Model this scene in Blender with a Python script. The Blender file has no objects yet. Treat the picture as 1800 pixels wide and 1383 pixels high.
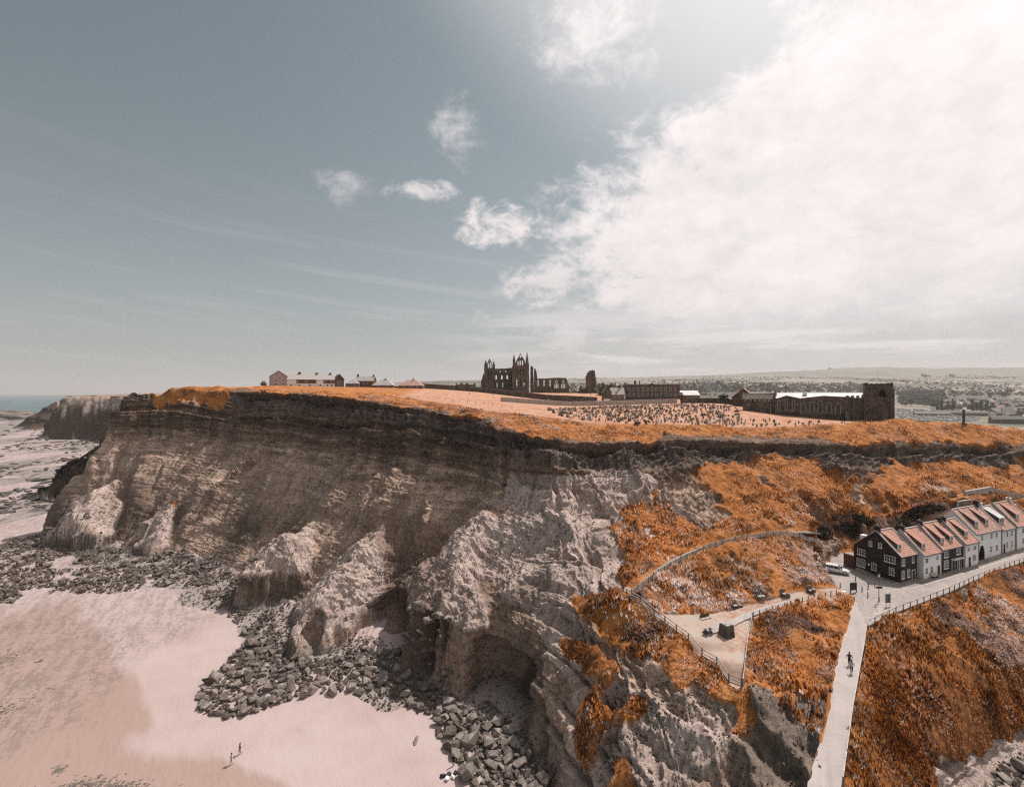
import bpy, bmesh, math, random
import numpy as np
from mathutils import Vector, Matrix
from mathutils.geometry import delaunay_2d_cdt

random.seed(7)
rng = np.random.default_rng(11)
R = math.radians
scene = bpy.context.scene
COL = scene.collection
K = 0.85                      # metres of depth per unit of the survey table below
CAMZ = 55.0

# ------------------------------------------------------------------ camera
cam_d = bpy.data.cameras.new('camera')
cam_d.sensor_width = 36.0
cam_d.lens = 36.0 * (1000.0 * K) / 1800.0
cam_d.clip_start = 0.5
cam_d.clip_end = 60000.0
cam = bpy.data.objects.new('camera', cam_d)
cam.location = (0, 0, CAMZ)
cam.rotation_euler = (R(90), 0, 0)
COL.objects.link(cam)
scene.camera = cam

# ------------------------------------------------------------------ light
SUN_AZ, SUN_EL = R(47), R(56)          # azimuth to the right of the view direction
sdir = Vector((math.sin(SUN_AZ) * math.cos(SUN_EL), math.cos(SUN_AZ) * math.cos(SUN_EL), math.sin(SUN_EL)))
sun_d = bpy.data.lights.new('sun', 'SUN')
sun_d.energy = 5.0
sun_d.angle = R(0.6)
sun_d.color = (1.0, 0.925, 0.88)
sun = bpy.data.objects.new('sun', sun_d)
sun.rotation_euler = sdir.to_track_quat('Z', 'Y').to_euler()
COL.objects.link(sun)

vs = scene.view_settings
vs.view_transform = 'Standard'; vs.look = 'None'; vs.gamma = 1.0; vs.exposure = 0.0
vs.use_curve_mapping = False
cy = scene.cycles
cy.max_bounces = 6; cy.diffuse_bounces = 2; cy.glossy_bounces = 2; cy.transmission_bounces = 3; cy.volume_bounces = 0
cy.transparent_max_bounces = 6
cy.use_denoising = False; cy.filter_width = 1.25; cy.sample_clamp_indirect = 2.0; cy.use_adaptive_sampling = False
cy.caustics_reflective = False; cy.caustics_refractive = False

# ------------------------------------------------------------------ node helper
class X:
    """a socket with arithmetic, so that node trees read as formulas"""
    def __init__(s, t, o): s.t, s.o = t, o
    def _m(s, op, *a):
        n = s.t.nodes.new('ShaderNodeMath'); n.operation = op
        for i, v in enumerate((s,) + a): put(s.t, n.inputs[i], v)
        return X(s.t, n.outputs[0])
    def __add__(s, b): return s._m('ADD', b)
    def __radd__(s, b): return s._m('ADD', b)
    def __sub__(s, b): return s._m('SUBTRACT', b)
    def __rsub__(s, b): return val(s.t, b)._m('SUBTRACT', s)
    def __mul__(s, b): return s._m('MULTIPLY', b)
    def __rmul__(s, b): return s._m('MULTIPLY', b)
    def __truediv__(s, b): return s._m('DIVIDE', b)
    def __rtruediv__(s, b): return val(s.t, b)._m('DIVIDE', s)
    def mx(s, b): return s._m('MAXIMUM', b)
    def mn(s, b): return s._m('MINIMUM', b)
    def pw(s, b): return s._m('POWER', b)
    def exp(s): return s._m('EXPONENT')
    def atan2(s, b): return s._m('ARCTAN2', b)
    def asin(s): return s._m('ARCSINE')
    def abs(s): return s._m('ABSOLUTE')
    def sin(s): return s._m('SINE')
    def ss(s, a, b, lo=0.0, hi=1.0):
        n = s.t.nodes.new('ShaderNodeMapRange'); n.interpolation_type = 'SMOOTHSTEP'
        put(s.t, n.inputs[0], s); put(s.t, n.inputs[1], a); put(s.t, n.inputs[2], b); put(s.t, n.inputs[3], lo); put(s.t, n.inputs[4], hi)
        return X(s.t, n.outputs[0])
    def lin(s, a, b, lo=0.0, hi=1.0):
        n = s.t.nodes.new('ShaderNodeMapRange')
        put(s.t, n.inputs[0], s); put(s.t, n.inputs[1], a); put(s.t, n.inputs[2], b); put(s.t, n.inputs[3], lo); put(s.t, n.inputs[4], hi)
        return X(s.t, n.outputs[0])
def put(t, inp, v):
    if isinstance(v, X): t.links.new(v.o, inp)
    elif isinstance(v, (tuple, list)) and len(v) == 3 and inp.type == 'RGBA': inp.default_value = (*v, 1)
    else: inp.default_value = v
def val(t, v):
    n = t.nodes.new('ShaderNodeValue'); n.outputs[0].default_value = v; return X(t, n.outputs[0])
def mix(t, f, a, b, mode='MIX'):
    n = t.nodes.new('ShaderNodeMix'); n.data_type = 'RGBA'; n.blend_type = mode; n.clamp_factor = True
    put(t, n.inputs[0], f); put(t, n.inputs[6], a); put(t, n.inputs[7], b)
    return X(t, n.outputs[2])
def noise(t, vec, scale, detail=4, rough=0.55, dist=0.0, w=None):
    n = t.nodes.new('ShaderNodeTexNoise')
    if vec is not None: put(t, n.inputs['Vector'], vec)
    n.inputs['Scale'].default_value = scale; n.inputs['Detail'].default_value = detail
    n.inputs['Roughness'].default_value = rough; n.inputs['Distortion'].default_value = dist
    return X(t, n.outputs[0])
def voro(t, vec, scale, feature='F1', out=0):
    n = t.nodes.new('ShaderNodeTexVoronoi'); n.feature = feature
    if vec is not None: put(t, n.inputs['Vector'], vec)
    n.inputs['Scale'].default_value = scale
    return X(t, n.outputs[out])
def comb(t, x, y, z):
    n = t.nodes.new('ShaderNodeCombineXYZ')
    put(t, n.inputs[0], x); put(t, n.inputs[1], y); put(t, n.inputs[2], z)
    return X(t, n.outputs[0])
def sep(t, v):
    n = t.nodes.new('ShaderNodeSeparateXYZ'); put(t, n.inputs[0], v)
    return [X(t, o) for o in n.outputs]
def attr(t, name, out=2):
    n = t.nodes.new('ShaderNodeAttribute'); n.attribute_name = name
    return X(t, n.outputs[out])
def ramp(t, f, stops):
    n = t.nodes.new('ShaderNodeValToRGB'); put(t, n.inputs[0], f)
    e = n.color_ramp.elements
    while len(e) < len(stops): e.new(0.5)
    for i, (p, c) in enumerate(stops): e[i].position = p; e[i].color = (*c, 1)
    return X(t, n.outputs[0])

# ------------------------------------------------------------------ sky
world = bpy.data.worlds.new('World'); scene.world = world; world.use_nodes = True
wt = world.node_tree; wt.nodes.clear()
wo = wt.nodes.new('ShaderNodeOutputWorld'); bg = wt.nodes.new('ShaderNodeBackground')
sky = wt.nodes.new('ShaderNodeTexSky'); sky.sky_type = 'NISHITA'; sky.sun_disc = False
sky.sun_elevation = SUN_EL; sky.sun_rotation = SUN_AZ
sky.air_density = 1.0; sky.dust_density = 2.0; sky.ozone_density = 1.0; sky.altitude = 50
tc = wt.nodes.new('ShaderNodeTexCoord')
dx, dy, dz = sep(wt, X(wt, tc.outputs['Generated']))
hs = wt.nodes.new('ShaderNodeHueSaturation'); hs.inputs['Saturation'].default_value = 0.42; hs.inputs['Value'].default_value = 1.0
wt.links.new(sky.outputs[0], hs.inputs['Color'])
DEG = 57.29578
az = dx.atan2(dy) * DEG
el = dz.mx(-0.2).asin() * DEG
dzc = dz.mx(0.0) + 0.10
cu, cv = dx / dzc, dy / dzc
pv = comb(wt, cu, cv, 0.0)
n_big = noise(wt, pv, 1.3, 9, 0.60, 0.25)
n_med = noise(wt, comb(wt, cu * 1.0, cv * 1.0, 3.7), 5.5, 8, 0.66, 0.3)
n_rip = noise(wt, comb(wt, cu * 0.6 + cv * 0.25, cv * 1.7, 9.1), 9.0, 6, 0.62, 0.5)
n_iso = noise(wt, comb(wt, az * 0.075, el * 0.095, 2.2), 1.5, 9, 0.62, 0.35)
n_fin = noise(wt, comb(wt, az * 0.11, el * 0.17, 7.7), 2.6, 9, 0.68, 0.4)
n_str = noise(wt, comb(wt, az * 0.035, el * 0.32, 1.3), 1.6, 7, 0.58, 0.2)
sdot = (dx * sdir.x + dy * sdir.y + dz * sdir.z).mx(0.0)
# the big bank of cloud under the sun: its ragged left edge follows the elevation
edge_az = el.lin(6.0, 24.0, 2.5, 8.0) + el.ss(24.0, 36.0, 0.0, 27.0)
bank = ((az - edge_az) / 12.0 + (n_iso - 0.5) * 3.2 + (n_fin - 0.5) * 2.2).ss(-0.35, 0.75)
bank = bank * (el + (n_iso - 0.5) * 9.0).ss(3.5, 11.0) * (0.96 + 0.55 * (n_fin - 0.5)).mn(1.0)
def puff(a0, e0, ra, re, lo, hi):
    q = ((az - a0) / ra) * ((az - a0) / ra) + ((el - e0) / re) * ((el - e0) / re)
    return ((0.0 - q).exp() * (0.55 + 1.1 * n_fin) + (n_iso - 0.5) * 1.4 + (n_fin - 0.5) * 1.3).ss(lo, hi)
puffs = (puff(-1.2, 18.6, 6.5, 3.0, 0.42, 1.05).mx(puff(-10.3, 22.6, 5.0, 1.5, 0.45, 1.15) * 0.8)
         .mx(puff(-6.5, 28.3, 4.2, 4.0, 0.50, 1.5) * 0.6).mx(puff(10.5, 37.5, 9.5, 6.0, 0.42, 1.35) * 0.75)
         .mx(puff(-19.8, 22.0, 4.2, 2.2, 0.50, 1.5) * 0.45).mx(puff(4.0, 13.0, 8.0, 2.8, 0.40, 1.1) * 0.85))
# long thin streets of cloud near the horizon, to the right
street = (n_str - 0.44).ss(0.0, 0.17) * el.ss(0.4, 4.0) * (1.0 - el.ss(8.5, 13.0)) * az.ss(-14.0, 14.0)
# faint streaks of high cloud on the left
cir = noise(wt, comb(wt, az * 0.02 + el * 0.012, el * 0.33 + az * 0.028, 6.0), 1.5, 6, 0.6, 0.3)
cirrus = (cir - 0.5).ss(0.0, 0.2) * (1.0 - el.ss(10.0, 26.0)) * el.ss(0.0, 4.0) * 0.16
cover = bank.mx(puffs).mx(street * 0.75).mx(cirrus)
hazeband = (0.0 - el.mx(0.0) / 9.0).exp()
SKYK = 0.071
sky_rgb = mix(wt, 1.0, X(wt, hs.outputs[0]), (SKYK * .85, SKYK * .975, SKYK * .955), 'MULTIPLY')
tint = mix(wt, az.ss(-25.0, 30.0), (0.54, 0.545, 0.53), (0.70, 0.645, 0.64))
sky_rgb = mix(wt, hazeband * 0.92, sky_rgb, tint)
glow = sdot.pw(4.0) * 0.30 + 0.80
und = noise(wt, comb(wt, az * 0.05, el * 0.16, 11.0), 1.4, 6, 0.55, 0.3)
shade = (1.04 + 0.34 * (n_iso - 0.5) + 0.22 * (n_fin - 0.5) - (und - 0.52).ss(0.0, 0.14) * 0.11 * (1.0 - sdot.pw(2.0))) * glow
cl = wt.nodes.new('ShaderNodeVectorMath'); cl.operation = 'SCALE'; cl.inputs[0].default_value = (1.0, 0.93, 0.925)
wt.links.new(shade.o, cl.inputs[3])
sky_rgb = mix(wt, (sdot - 0.72).ss(0.0, 0.26) * 0.9, sky_rgb, (.98, .935, .93))
col = mix(wt, cover, sky_rgb, X(wt, cl.outputs[0]))
wt.links.new(col.o, bg.inputs[0]); bg.inputs[1].default_value = 1.0
wt.links.new(bg.outputs[0], wo.inputs[0])
try:
    world.cycles.sampling_method = 'MANUAL'; world.cycles.sample_map_resolution = 512
except Exception: pass
# ------------------------------------------------------------------ survey of the ground
def S(px, py, z=None, q=None):
    """a sighted bearing (px, py) with either its height z or its distance q -> a point of the place, in metres"""
    d = py - 691.5
    if q is None: q = (CAMZ - z) * 1000.0 / d
    else: z = CAMZ - d * q / 1000.0
    return ((px - 900.0) * q / 1000.0, K * q, z)
def Q(x, q, z): return (x, K * q, z)
def proj(x, y, z):
    f = 1000.0 * K
    return 900.0 + f * x / y, 691.5 - f * (z - CAMZ) / y

lines = []
def line(*pts, step=3.0): lines.append((pts, step))
# left sea cliff: sections from the foot up to the rim
PROF = [(0, 0), (.10, .035), (.42, .30), (.76, .62), (.82, .65), (.90, .83), (.945, .86), (1, 1)]
def section(foot, rim, mids=None):
    if mids is None:
        mids = [tuple(foot[i] + (rim[i] - foot[i]) * (a if i < 2 else b) for i in range(3)) for a, b in PROF[1:-1]]
    return [foot] + mids + [rim]
secs = [
    section(S(65, 948, .5), S(230, 681, q=246), [S(88, 905, q=218), S(97, 880, q=220), S(128, 835, q=224), S(165, 790, q=228), S(200, 750, q=233), S(216, 732, q=239)]),
    section(S(150, 955, 1), S(268, 684, q=248)),
    section(S(230, 975, 1), S(385, 689, q=247)),
    section(S(340, 995, 1.5), S(500, 691, q=232)),
    section(S(450, 1040, 1.5), S(600, 699, q=205)),
    section(S(560, 1140, 1), S(690, 713, q=185)),
    section(S(690, 1140, 2), S(765, 725, q=169)),
    section(S(790, 1195, 1.5), S(835, 735, q=158)),
]
secs.append([S(850, 1215, 1.5), S(862, 1110, q=104.0), S(868, 1050, q=107), S(858, 965, q=122), S(866, 880, q=134), S(872, 830, q=140.5), S(876, 800, q=143), S(880, 757, q=146.5)])
secs.append([S(905, 1265, 1.5), S(935, 1140, q=96.0), S(952, 1088, q=98.5), S(965, 1000, q=108), S(980, 900, q=120), S(968, 838, q=132), S(962, 812, q=135.5), S(960, 768, q=138.5)])
nlev = len(secs[0])
for s in secs: assert len(s) == nlev
for lv in range(nlev): line(*[s[lv] for s in secs], step=4.0)
# the coast behind the nose, out to the far headland
line(S(65, 948, .5), Q(-179, 224, 0), Q(-164, 262, 0), Q(-172, 330, 0), Q(-262, 450, 0), Q(-400, 600, 0), Q(-515, 688, 0), Q(-566, 684, 0), Q(-584, 705, 0), Q(-572, 770, 0), Q(-600, 1000, 0), Q(-900, 1500, 0), Q(-1700, 2600, -2), step=20)
line(S(230, 681, q=246), Q(-138, 262, 58), Q(-146, 330, 57), Q(-236, 450, 55), Q(-375, 612, 52.5), Q(-505, 712, 52), Q(-568, 712, 51), Q(-560, 760, 50), Q(-570, 1000, 40), Q(-860, 1500, 20), step=20)
line(Q(-560, 700, 36), Q(-500, 702, 37), Q(-380, 606, 38), step=20)
# lip and foot of the headland below the terrace
line(S(905, 1265, 1.5), S(940, 1330, 1), S(970, 1383, .5), Q(4, 66, 0), Q(13, 55, 0), Q(24, 46, 0), Q(40, 38, 0))
line(S(952, 1088, q=98.5), S(985, 1180, q=89), S(1003, 1290, q=78), S(1000, 1383, q=74), Q(9, 64, 4), Q(18, 54, 6), Q(30, 45, 6))
line(S(935, 1140, q=96.0), S(965, 1210, q=88.2), S(985, 1310, q=79.8), Q(5.4, 72, 2))
line(S(965, 1000, q=108), S(1010, 1060, q=98), S(1045, 1120, q=88.5), S(1050, 1200, q=81.5), S(1060, 1290, q=74.5), S(1060, 1383, q=68.5), Q(15, 60, 9.5))
line(S(1030, 1060, 20.4), S(1100, 1130, q=86.5), S(1150, 1180, q=78.5), S(1165, 1235, q=73.5), S(1110, 1290, q=71.5), S(1110, 1383, q=64.5), Q(19, 56, 10))
line(S(1200, 1240, q=71.5), S(1200, 1310, q=67), S(1200, 1383, q=62.8), Q(21, 54, 10))
line(S(1290, 1245, q=70), S(1290, 1310, q=66), S(1300, 1383, q=61.5), Q(24, 52, 11))
line(S(1350, 1200, 17.2), S(1360, 1260, q=66.2), S(1365, 1325, q=62.0), S(1375, 1383, q=58.8), Q(27, 50, 13))
# rim and foot of the sandstone cap towards the right, then the slope below it
line(S(960, 768, q=138.5), S(1010, 779, q=139), S(1100, 778, q=144), S(1200, 773, q=149), S(1263, 774, q=152), S(1368, 780, q=157), S(1403, 780, q=159), S(1528, 784, q=168), S(1633, 787, q=177), S(1683, 787, q=181), S(1800, 795, q=192), S(1980, 805, q=206))
line(S(968, 838, q=132), S(1010, 822, q=134.5), S(1100, 802, q=140.5), S(1217, 802, q=146.6), S(1368, 799, q=154.5), S(1411, 801, q=157), S(1528, 806, q=165.5), S(1594, 822, q=168), S(1633, 807, q=174.3), S(1757, 812, q=184.5), S(1800, 819, q=188.5), S(1980, 828, q=202))
line(S(980, 900, q=120), S(1100, 900, q=122), S(1200, 885, q=126), S(1300, 880, q=132), S(1400, 872, q=139), S(1528, 866, q=148), S(1650, 866, q=155), S(1800, 862, q=166), S(1980, 862, q=178))
line(S(965, 1000, q=108), S(1080, 985, q=106), S(1180, 975, q=110.5), S(1240, 950, q=116.5), S(1330, 928, q=123), S(1400, 918, q=127), S(1470, 912, q=133), S(1540, 893, q=138), S(1610, 880, q=145), S(1690, 872, q=153), S(1800, 870, q=162), S(1980, 872, q=174))
line(S(1090, 1043, 22.6), S(1150, 1005, 23.6), S(1240, 962, 24.5), S(1330, 942, 24.8), S(1400, 934, 24.8), S(1438, 938, 24.0))
line(S(1438, 952, q=131.5), S(1500, 946, q=135))
line(Q(79.5, 134.5, 18.4), Q(92, 138, 18.6), Q(104, 143, 19.0), Q(118, 150, 19.6), Q(140, 160, 20.4), Q(165, 172, 21))
line(Q(79.0, 137.2, 22.2), Q(90, 141, 23.5), Q(102, 146.5, 25), Q(116, 153, 26), Q(138, 163, 27.5))
# the grassy mound between the two paths
line(S(1130, 1050, 22.0), S(1200, 1035, 22.0), S(1300, 1000, 22.5), S(1400, 985, 22.4), S(1432, 985, 21.6))
line(S(1160, 1072, 20.8), S(1230, 1068, 20.6), S(1300, 1058, 20.3), S(1400, 1035, 19.7), S(1440, 1020, 19.6), S(1472, 1036, 18.4))
line(S(1443, 1005, 18.2), S(1449, 985, 18.2), S(1470, 972, 18.2), S(1500, 962, 18.2))
# terrace
line(S(1100, 1047, 22.2), S(1150, 1082, 20.4), S(1210, 1122, 19.5), S(1260, 1160, 19.0), S(1305, 1199, 18.6))
line(S(1305, 1199, 18.6), S(1313, 1140, 18.9), S(1322, 1087, 19.2), S(1400, 1063, 18.9), S(1478, 1046, 18.2))
line(S(1250, 1100, 19.6), S(1290, 1080, 19.6), S(1380, 1055, 19.1))
line(S(1106, 1062, 21.6), S(1160, 1108, 19.2), S(1220, 1152, 18.0), S(1290, 1212, 16.6))
line(S(1318, 1205, 17.6), S(1335, 1130, 18.2), S(1345, 1100, 18.6), S(1420, 1078, 18.2))
# road down to the pier, both edges
line(S(1503, 1049, 18.0), S(1490, 1086, 17.9), S(1474, 1151, 17.7), S(1459, 1230, 17.4), S(1440, 1309, 17.1), S(1419, 1383, 16.8), Q(26, 46, 16.4))
line(S(1523, 1101, 18.0), S(1519, 1138, 17.7), S(1498, 1256, 17.4), S(1481, 1383, 16.8), Q(31, 46, 16.4))
line(S(1523, 1101, 18.0), S(1574, 1076, 18.1), S(1669, 1040, 18.4), S(1711, 1020, 18.6), S(1800, 986, 19.2), S(1980, 930, 20))
line(S(1503, 1049, 18.0), S(1480, 1040, 18.2), S(1455, 1018, 18.2))
line(S(1583, 1026, 18.05), S(1660, 1003, 18.4), S(1757, 973, 19.0), S(1800, 962, 19.3), S(1980, 915, 20.2))
line(S(1505, 1000, 18.1), S(1540, 1012, 18.1), S(1583, 1026, 18.05))
# slope right of the road down to the rocks
line(S(1540, 1115, 16.6), S(1535, 1180, 16.2), S(1520, 1280, 15.6), S(1508, 1383, 15.2))
line(S(1600, 1095, 16.4), S(1690, 1052, 16.8), S(1800, 1010, 17.4), S(1980, 950, 18))
line(S(1560, 1200, 14.4), S(1560, 1300, 12.8), S(1550, 1383, 12.0), Q(33, 46, 12))
line(S(1650, 1150, 13.4), S(1640, 1250, 10.6), S(1610, 1383, 8.2), Q(36, 46, 7))
line(S(1800, 1080, 13.6), S(1740, 1190, 10.4), S(1700, 1290, 6.0), S(1668, 1383, 2.6), Q(42, 52, 1))
line(S(1800, 1190, 7.6), S(1770, 1290, 3.4), S(1720, 1383, .6), Q(50, 56, 0))
line(S(1980, 1030, 13), S(1980, 1100, 9), S(1900, 1240, 4), S(1850, 1300, 1.2), S(1800, 1383, .3))
line(Q(82, 72, 0), Q(110, 96, 0), Q(150, 115, 0), Q(200, 140, 0), Q(70, 45, -1), Q(150, 60, -1))
# turf edge above the cap, graveyard, church close
line(S(864, 737, q=150.5), S(905, 738, q=160), S(1000, 738, q=172), S(1030, 744, q=170), S(1130, 747, q=173), S(1200, 747, q=175), S(1290, 752, q=177), S(1400, 753, q=180), S(1500, 749, q=184), S(1560, 742, q=189), S(1620, 740, q=194), S(1690, 745, q=200), S(1800, 757, q=212), S(1980, 775, q=232))
line(S(870, 752, q=149.5), S(1000, 758, q=158), S(1130, 760, q=163), S(1290, 762, q=167), S(1400, 766, q=171), S(1500, 764, q=176), S(1560, 757, q=181), S(1690, 762, q=191), S(1800, 773, q=203), S(1980, 788, q=220))
line(S(1305, 722, q=238), S(1380, 732, q=226), S(1480, 741, q=212), S(1575, 739, q=205), Q(150, 218, 44), Q(190, 245, 40))
line(S(1000, 720, q=255), S(1130, 718, q=260), S(1290, 714, q=262))
line(S(700, 706, q=215), S(850, 713, q=225), S(960, 719, q=235))
line(S(560, 688, q=300), S(700, 692, q=310), S(850, 700, q=315), S(1000, 712, q=310), S(1190, 708, q=315), S(1305, 706, q=320), Q(150, 300, 42), Q(210, 300, 35))
line(S(300, 679, q=330), S(473, 677, q=398), S(603, 680, q=398), S(740, 682, q=400), S(850, 690, q=410), S(960, 703, q=380), S(1060, 708, q=370), S(1190, 700, q=385), Q(150, 400, 38), Q(230, 400, 22))
line(S(400, 679, q=480), S(700, 681, q=500), S(850, 686, q=500), S(940, 690, q=500), S(1050, 691, q=500), S(1190, 697, q=500), Q(210, 500, 28), Q(300, 500, 14))
line(Q(-240, 640, 54), Q(-100, 640, 56), Q(50, 640, 50), Q(150, 640, 38), Q(300, 640, 14), Q(480, 640, 6), step=25)
# back country
FAR = {  # q: heights at bearings 100 ... 2100
    900: [45, 40, 45, 40, 28, 14, 7, 5, 5, 5],
    1300: [10, 30, 40, 38, 30, 20, 12, 6, 6, 8],
    1800: [-3, 20, 45, 50, 46, 44, 34, 20, 16, 20],
    2500: [-4, 10, 50, 75, 78, 80, 72, 58, 52, 54],
    3400: [-5, -2, 55, 110, 120, 124, 122, 116, 106, 104],
    4600: [-5, -3, 60, 150, 164, 170, 180, 188, 184, 176],
    6200: [-5, -4, 60, 176, 212, 228, 268, 342, 344, 318],
    9000: [-5, -5, 20, 90, 120, 140, 180, 240, 240, 220],
}
FPX = [100, 300, 500, 700, 900, 1100, 1300, 1500, 1750, 2150]
for q, zs in FAR.items(): line(*[Q((px - 900) * q / 1000, q, z) for px, z in zip(FPX, zs)], step=q * 0.05)
# beach
line(S(-60, 960, 0), S(60, 985, 0), S(200, 1040, .2), S(330, 1040, .4), S(420, 1080, .5), S(430, 1150, .4), S(350, 1235, .2), S(500, 1240, .3), S(700, 1230, .6), S(800, 1300, .5), S(850, 1383, .3))
line(S(-60, 1100, -.6), S(100, 1250, -.5), S(250, 1383, -.3), Q(-30, 50, -.3), Q(0, 40, 0))
line(S(-200, 760, -.6), S(-200, 800, -.7), S(-250, 900, -.8), S(-300, 1100, -1.0), S(-200, 1383, -1.0), step=30)
line(S(0, 730, -.4), S(40, 760, 0), S(60, 820, 0), S(20, 880, 0), step=40)
line(Q(-330, 70, -5), Q(-520, 250, -5), Q(-900, 620, -5), Q(-1600, 1200, -4), Q(-2600, 2000, -5), step=60)

pts = []
for pl, st in lines:
    for a, b in zip(pl[:-1], pl[1:]):
        L = math.dist(a[:2], b[:2]); n = max(1, int(L / st))
        for i in range(n):
            t = i / n; pts.append(tuple(a[k] + (b[k] - a[k]) * t for k in range(3)))
    pts.append(pl[-1])
seen = {}; P3 = []
for p in pts:
    k = (round(p[0] * 2), round(p[1] * 2))
    if k in seen: continue
    seen[k] = 1; P3.append(p)
P3 += [(-9000, 0, -6), (9000, 0, -3), (-14000, 9000, -6), (14000, 9000, 60), (0, -200, -3)]
vv, _, ff, _, _, _ = delaunay_2d_cdt([Vector(p[:2]) for p in P3], [], [], 0, 1e-4, False)
TV = np.array([(v.x, v.y) for v in vv]); TZ = np.array([p[2] for p in P3])[:len(TV)]
TF = np.array([list(f) for f in ff])

def raster(x0, x1, y0, y1, res):
    nx, ny = int((x1 - x0) / res) + 1, int((y1 - y0) / res) + 1
    Z = np.zeros((ny, nx), np.float32)
    for f in TF:
        a, b, c = TV[f]; za, zb, zc = TZ[f]
        i0 = max(0, int(math.floor((min(a[0], b[0], c[0]) - x0) / res))); i1 = min(nx - 1, int(math.ceil((max(a[0], b[0], c[0]) - x0) / res)))
        j0 = max(0, int(math.floor((min(a[1], b[1], c[1]) - y0) / res))); j1 = min(ny - 1, int(math.ceil((max(a[1], b[1], c[1]) - y0) / res)))
        if i1 < i0 or j1 < j0: continue
        gx = (x0 + np.arange(i0, i1 + 1) * res)[None, :]; gy = (y0 + np.arange(j0, j1 + 1) * res)[:, None]
        d = (b[1] - c[1]) * (a[0] - c[0]) + (c[0] - b[0]) * (a[1] - c[1])
        if abs(d) < 1e-12: continue
        u = ((b[1] - c[1]) * (gx - c[0]) + (c[0] - b[0]) * (gy - c[1])) / d
        v = ((c[1] - a[1]) * (gx - c[0]) + (a[0] - c[0]) * (gy - c[1])) / d
        w = 1 - u - v
        m = (u >= -1e-6) & (v >= -1e-6) & (w >= -1e-6)
        sub = Z[j0:j1 + 1, i0:i1 + 1]
        sub[m] = (u * za + v * zb + w * zc)[m]
    return Z
def blur(Z, sig):
    r = int(sig * 3) + 1; k = np.exp(-0.5 * (np.arange(-r, r + 1) / sig) ** 2); k /= k.sum()
    for ax in (0, 1):
        p = np.pad(Z, [(r, r) if i == ax else (0, 0) for i in (0, 1)], mode='edge'); o = np.zeros_like(Z)
        for i, w in enumerate(k): o += w * (p[i:i + Z.shape[0], :] if ax == 0 else p[:, i:i + Z.shape[1]])
        Z = o
    return Z.astype(np.float32)
class Grid:
    def __init__(s, x0, x1, y0, y1, res, sig):
        s.x0, s.y0, s.res = x0, y0, res
        s.Z = blur(raster(x0, x1, y0, y1, res), sig) if sig else raster(x0, x1, y0, y1, res)
        s.ny, s.nx = s.Z.shape
    def at(s, x, y):
        fx = np.clip((x - s.x0) / s.res, 0, s.nx - 1.001); fy = np.clip((y - s.y0) / s.res, 0, s.ny - 1.001)
        i = fx.astype(int); j = fy.astype(int); u = fx - i; v = fy - j
        Z = s.Z
        return (Z[j, i] * (1 - u) + Z[j, i + 1] * u) * (1 - v) + (Z[j + 1, i] * (1 - u) + Z[j + 1, i + 1] * u) * v
G1 = Grid(-215, 215, 32, 232, 0.4, 1.3)
G2 = Grid(-1000, 1000, 30, 1000, 3.0, 0.7)
G3 = Grid(-8500, 8500, 300, 8200, 30.0, 1.0)
def smooth(a, b, x):
    t = np.clip((x - a) / (b - a), 0, 1); return t * t * (3 - 2 * t)
def base_z(x, y):
    x = np.asarray(x, float); y = np.asarray(y, float)
    w1 = smooth(215, 205, np.abs(x)) * smooth(231, 222, y) * smooth(32, 34, y)
    w2 = smooth(980, 900, np.abs(x)) * smooth(980, 900, y)
    return (G1.at(x, y) * w1 + (1 - w1) * (G2.at(x, y) * w2 + (1 - w2) * G3.at(x, y)))

# ------------------------------------------------------------------ noise in numpy
_perm = np.random.default_rng(5).permutation(256).astype(np.int32); _perm = np.concatenate([_perm, _perm, _perm])
_val = np.random.default_rng(6).random(256).astype(np.float32) * 2 - 1
def vnoise(x, y, z=None):
    x = np.asarray(x, np.float32); y = np.asarray(y, np.float32)
    z = np.zeros_like(x) if z is None else np.asarray(z, np.float32)
    xi = np.floor(x).astype(np.int32); yi = np.floor(y).astype(np.int32); zi = np.floor(z).astype(np.int32)
    u = x - xi; v = y - yi; w = z - zi
    u = u * u * (3 - 2 * u); v = v * v * (3 - 2 * v); w = w * w * (3 - 2 * w)
    xi &= 255; yi &= 255; zi &= 255
    def h(a, b, c): return _val[_perm[_perm[_perm[(xi + a) & 255] + ((yi + b) & 255)] + ((zi + c) & 255)]]
    def lx(b, c):
        p = h(0, b, c); return p + (h(1, b, c) - p) * u
    a = lx(0, 0); a = a + (lx(1, 0) - a) * v
    b = lx(0, 1); b = b + (lx(1, 1) - b) * v
    return a + (b - a) * w
def fbm(x, y, z=None, oct=4, gain=.5):
    s = 0; a = 1.0; f = 1.0
    for o in range(oct):
        s = s + a * vnoise(x * f + o * 17.3, y * f + o * 9.1, None if z is None else z * f + o * 5.7); a *= gain; f *= 2.03
    return s
def ridged(x, y, z=None, oct=3):
    s = 0; a = 1.0; f = 1.0
    for o in range(oct):
        n = 1 - np.abs(vnoise(x * f + o * 13.7, y * f + o * 3.9, None if z is None else z * f + o * 7.1)); s = s + a * n * n; a *= .5; f *= 2.1
    return s

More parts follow.
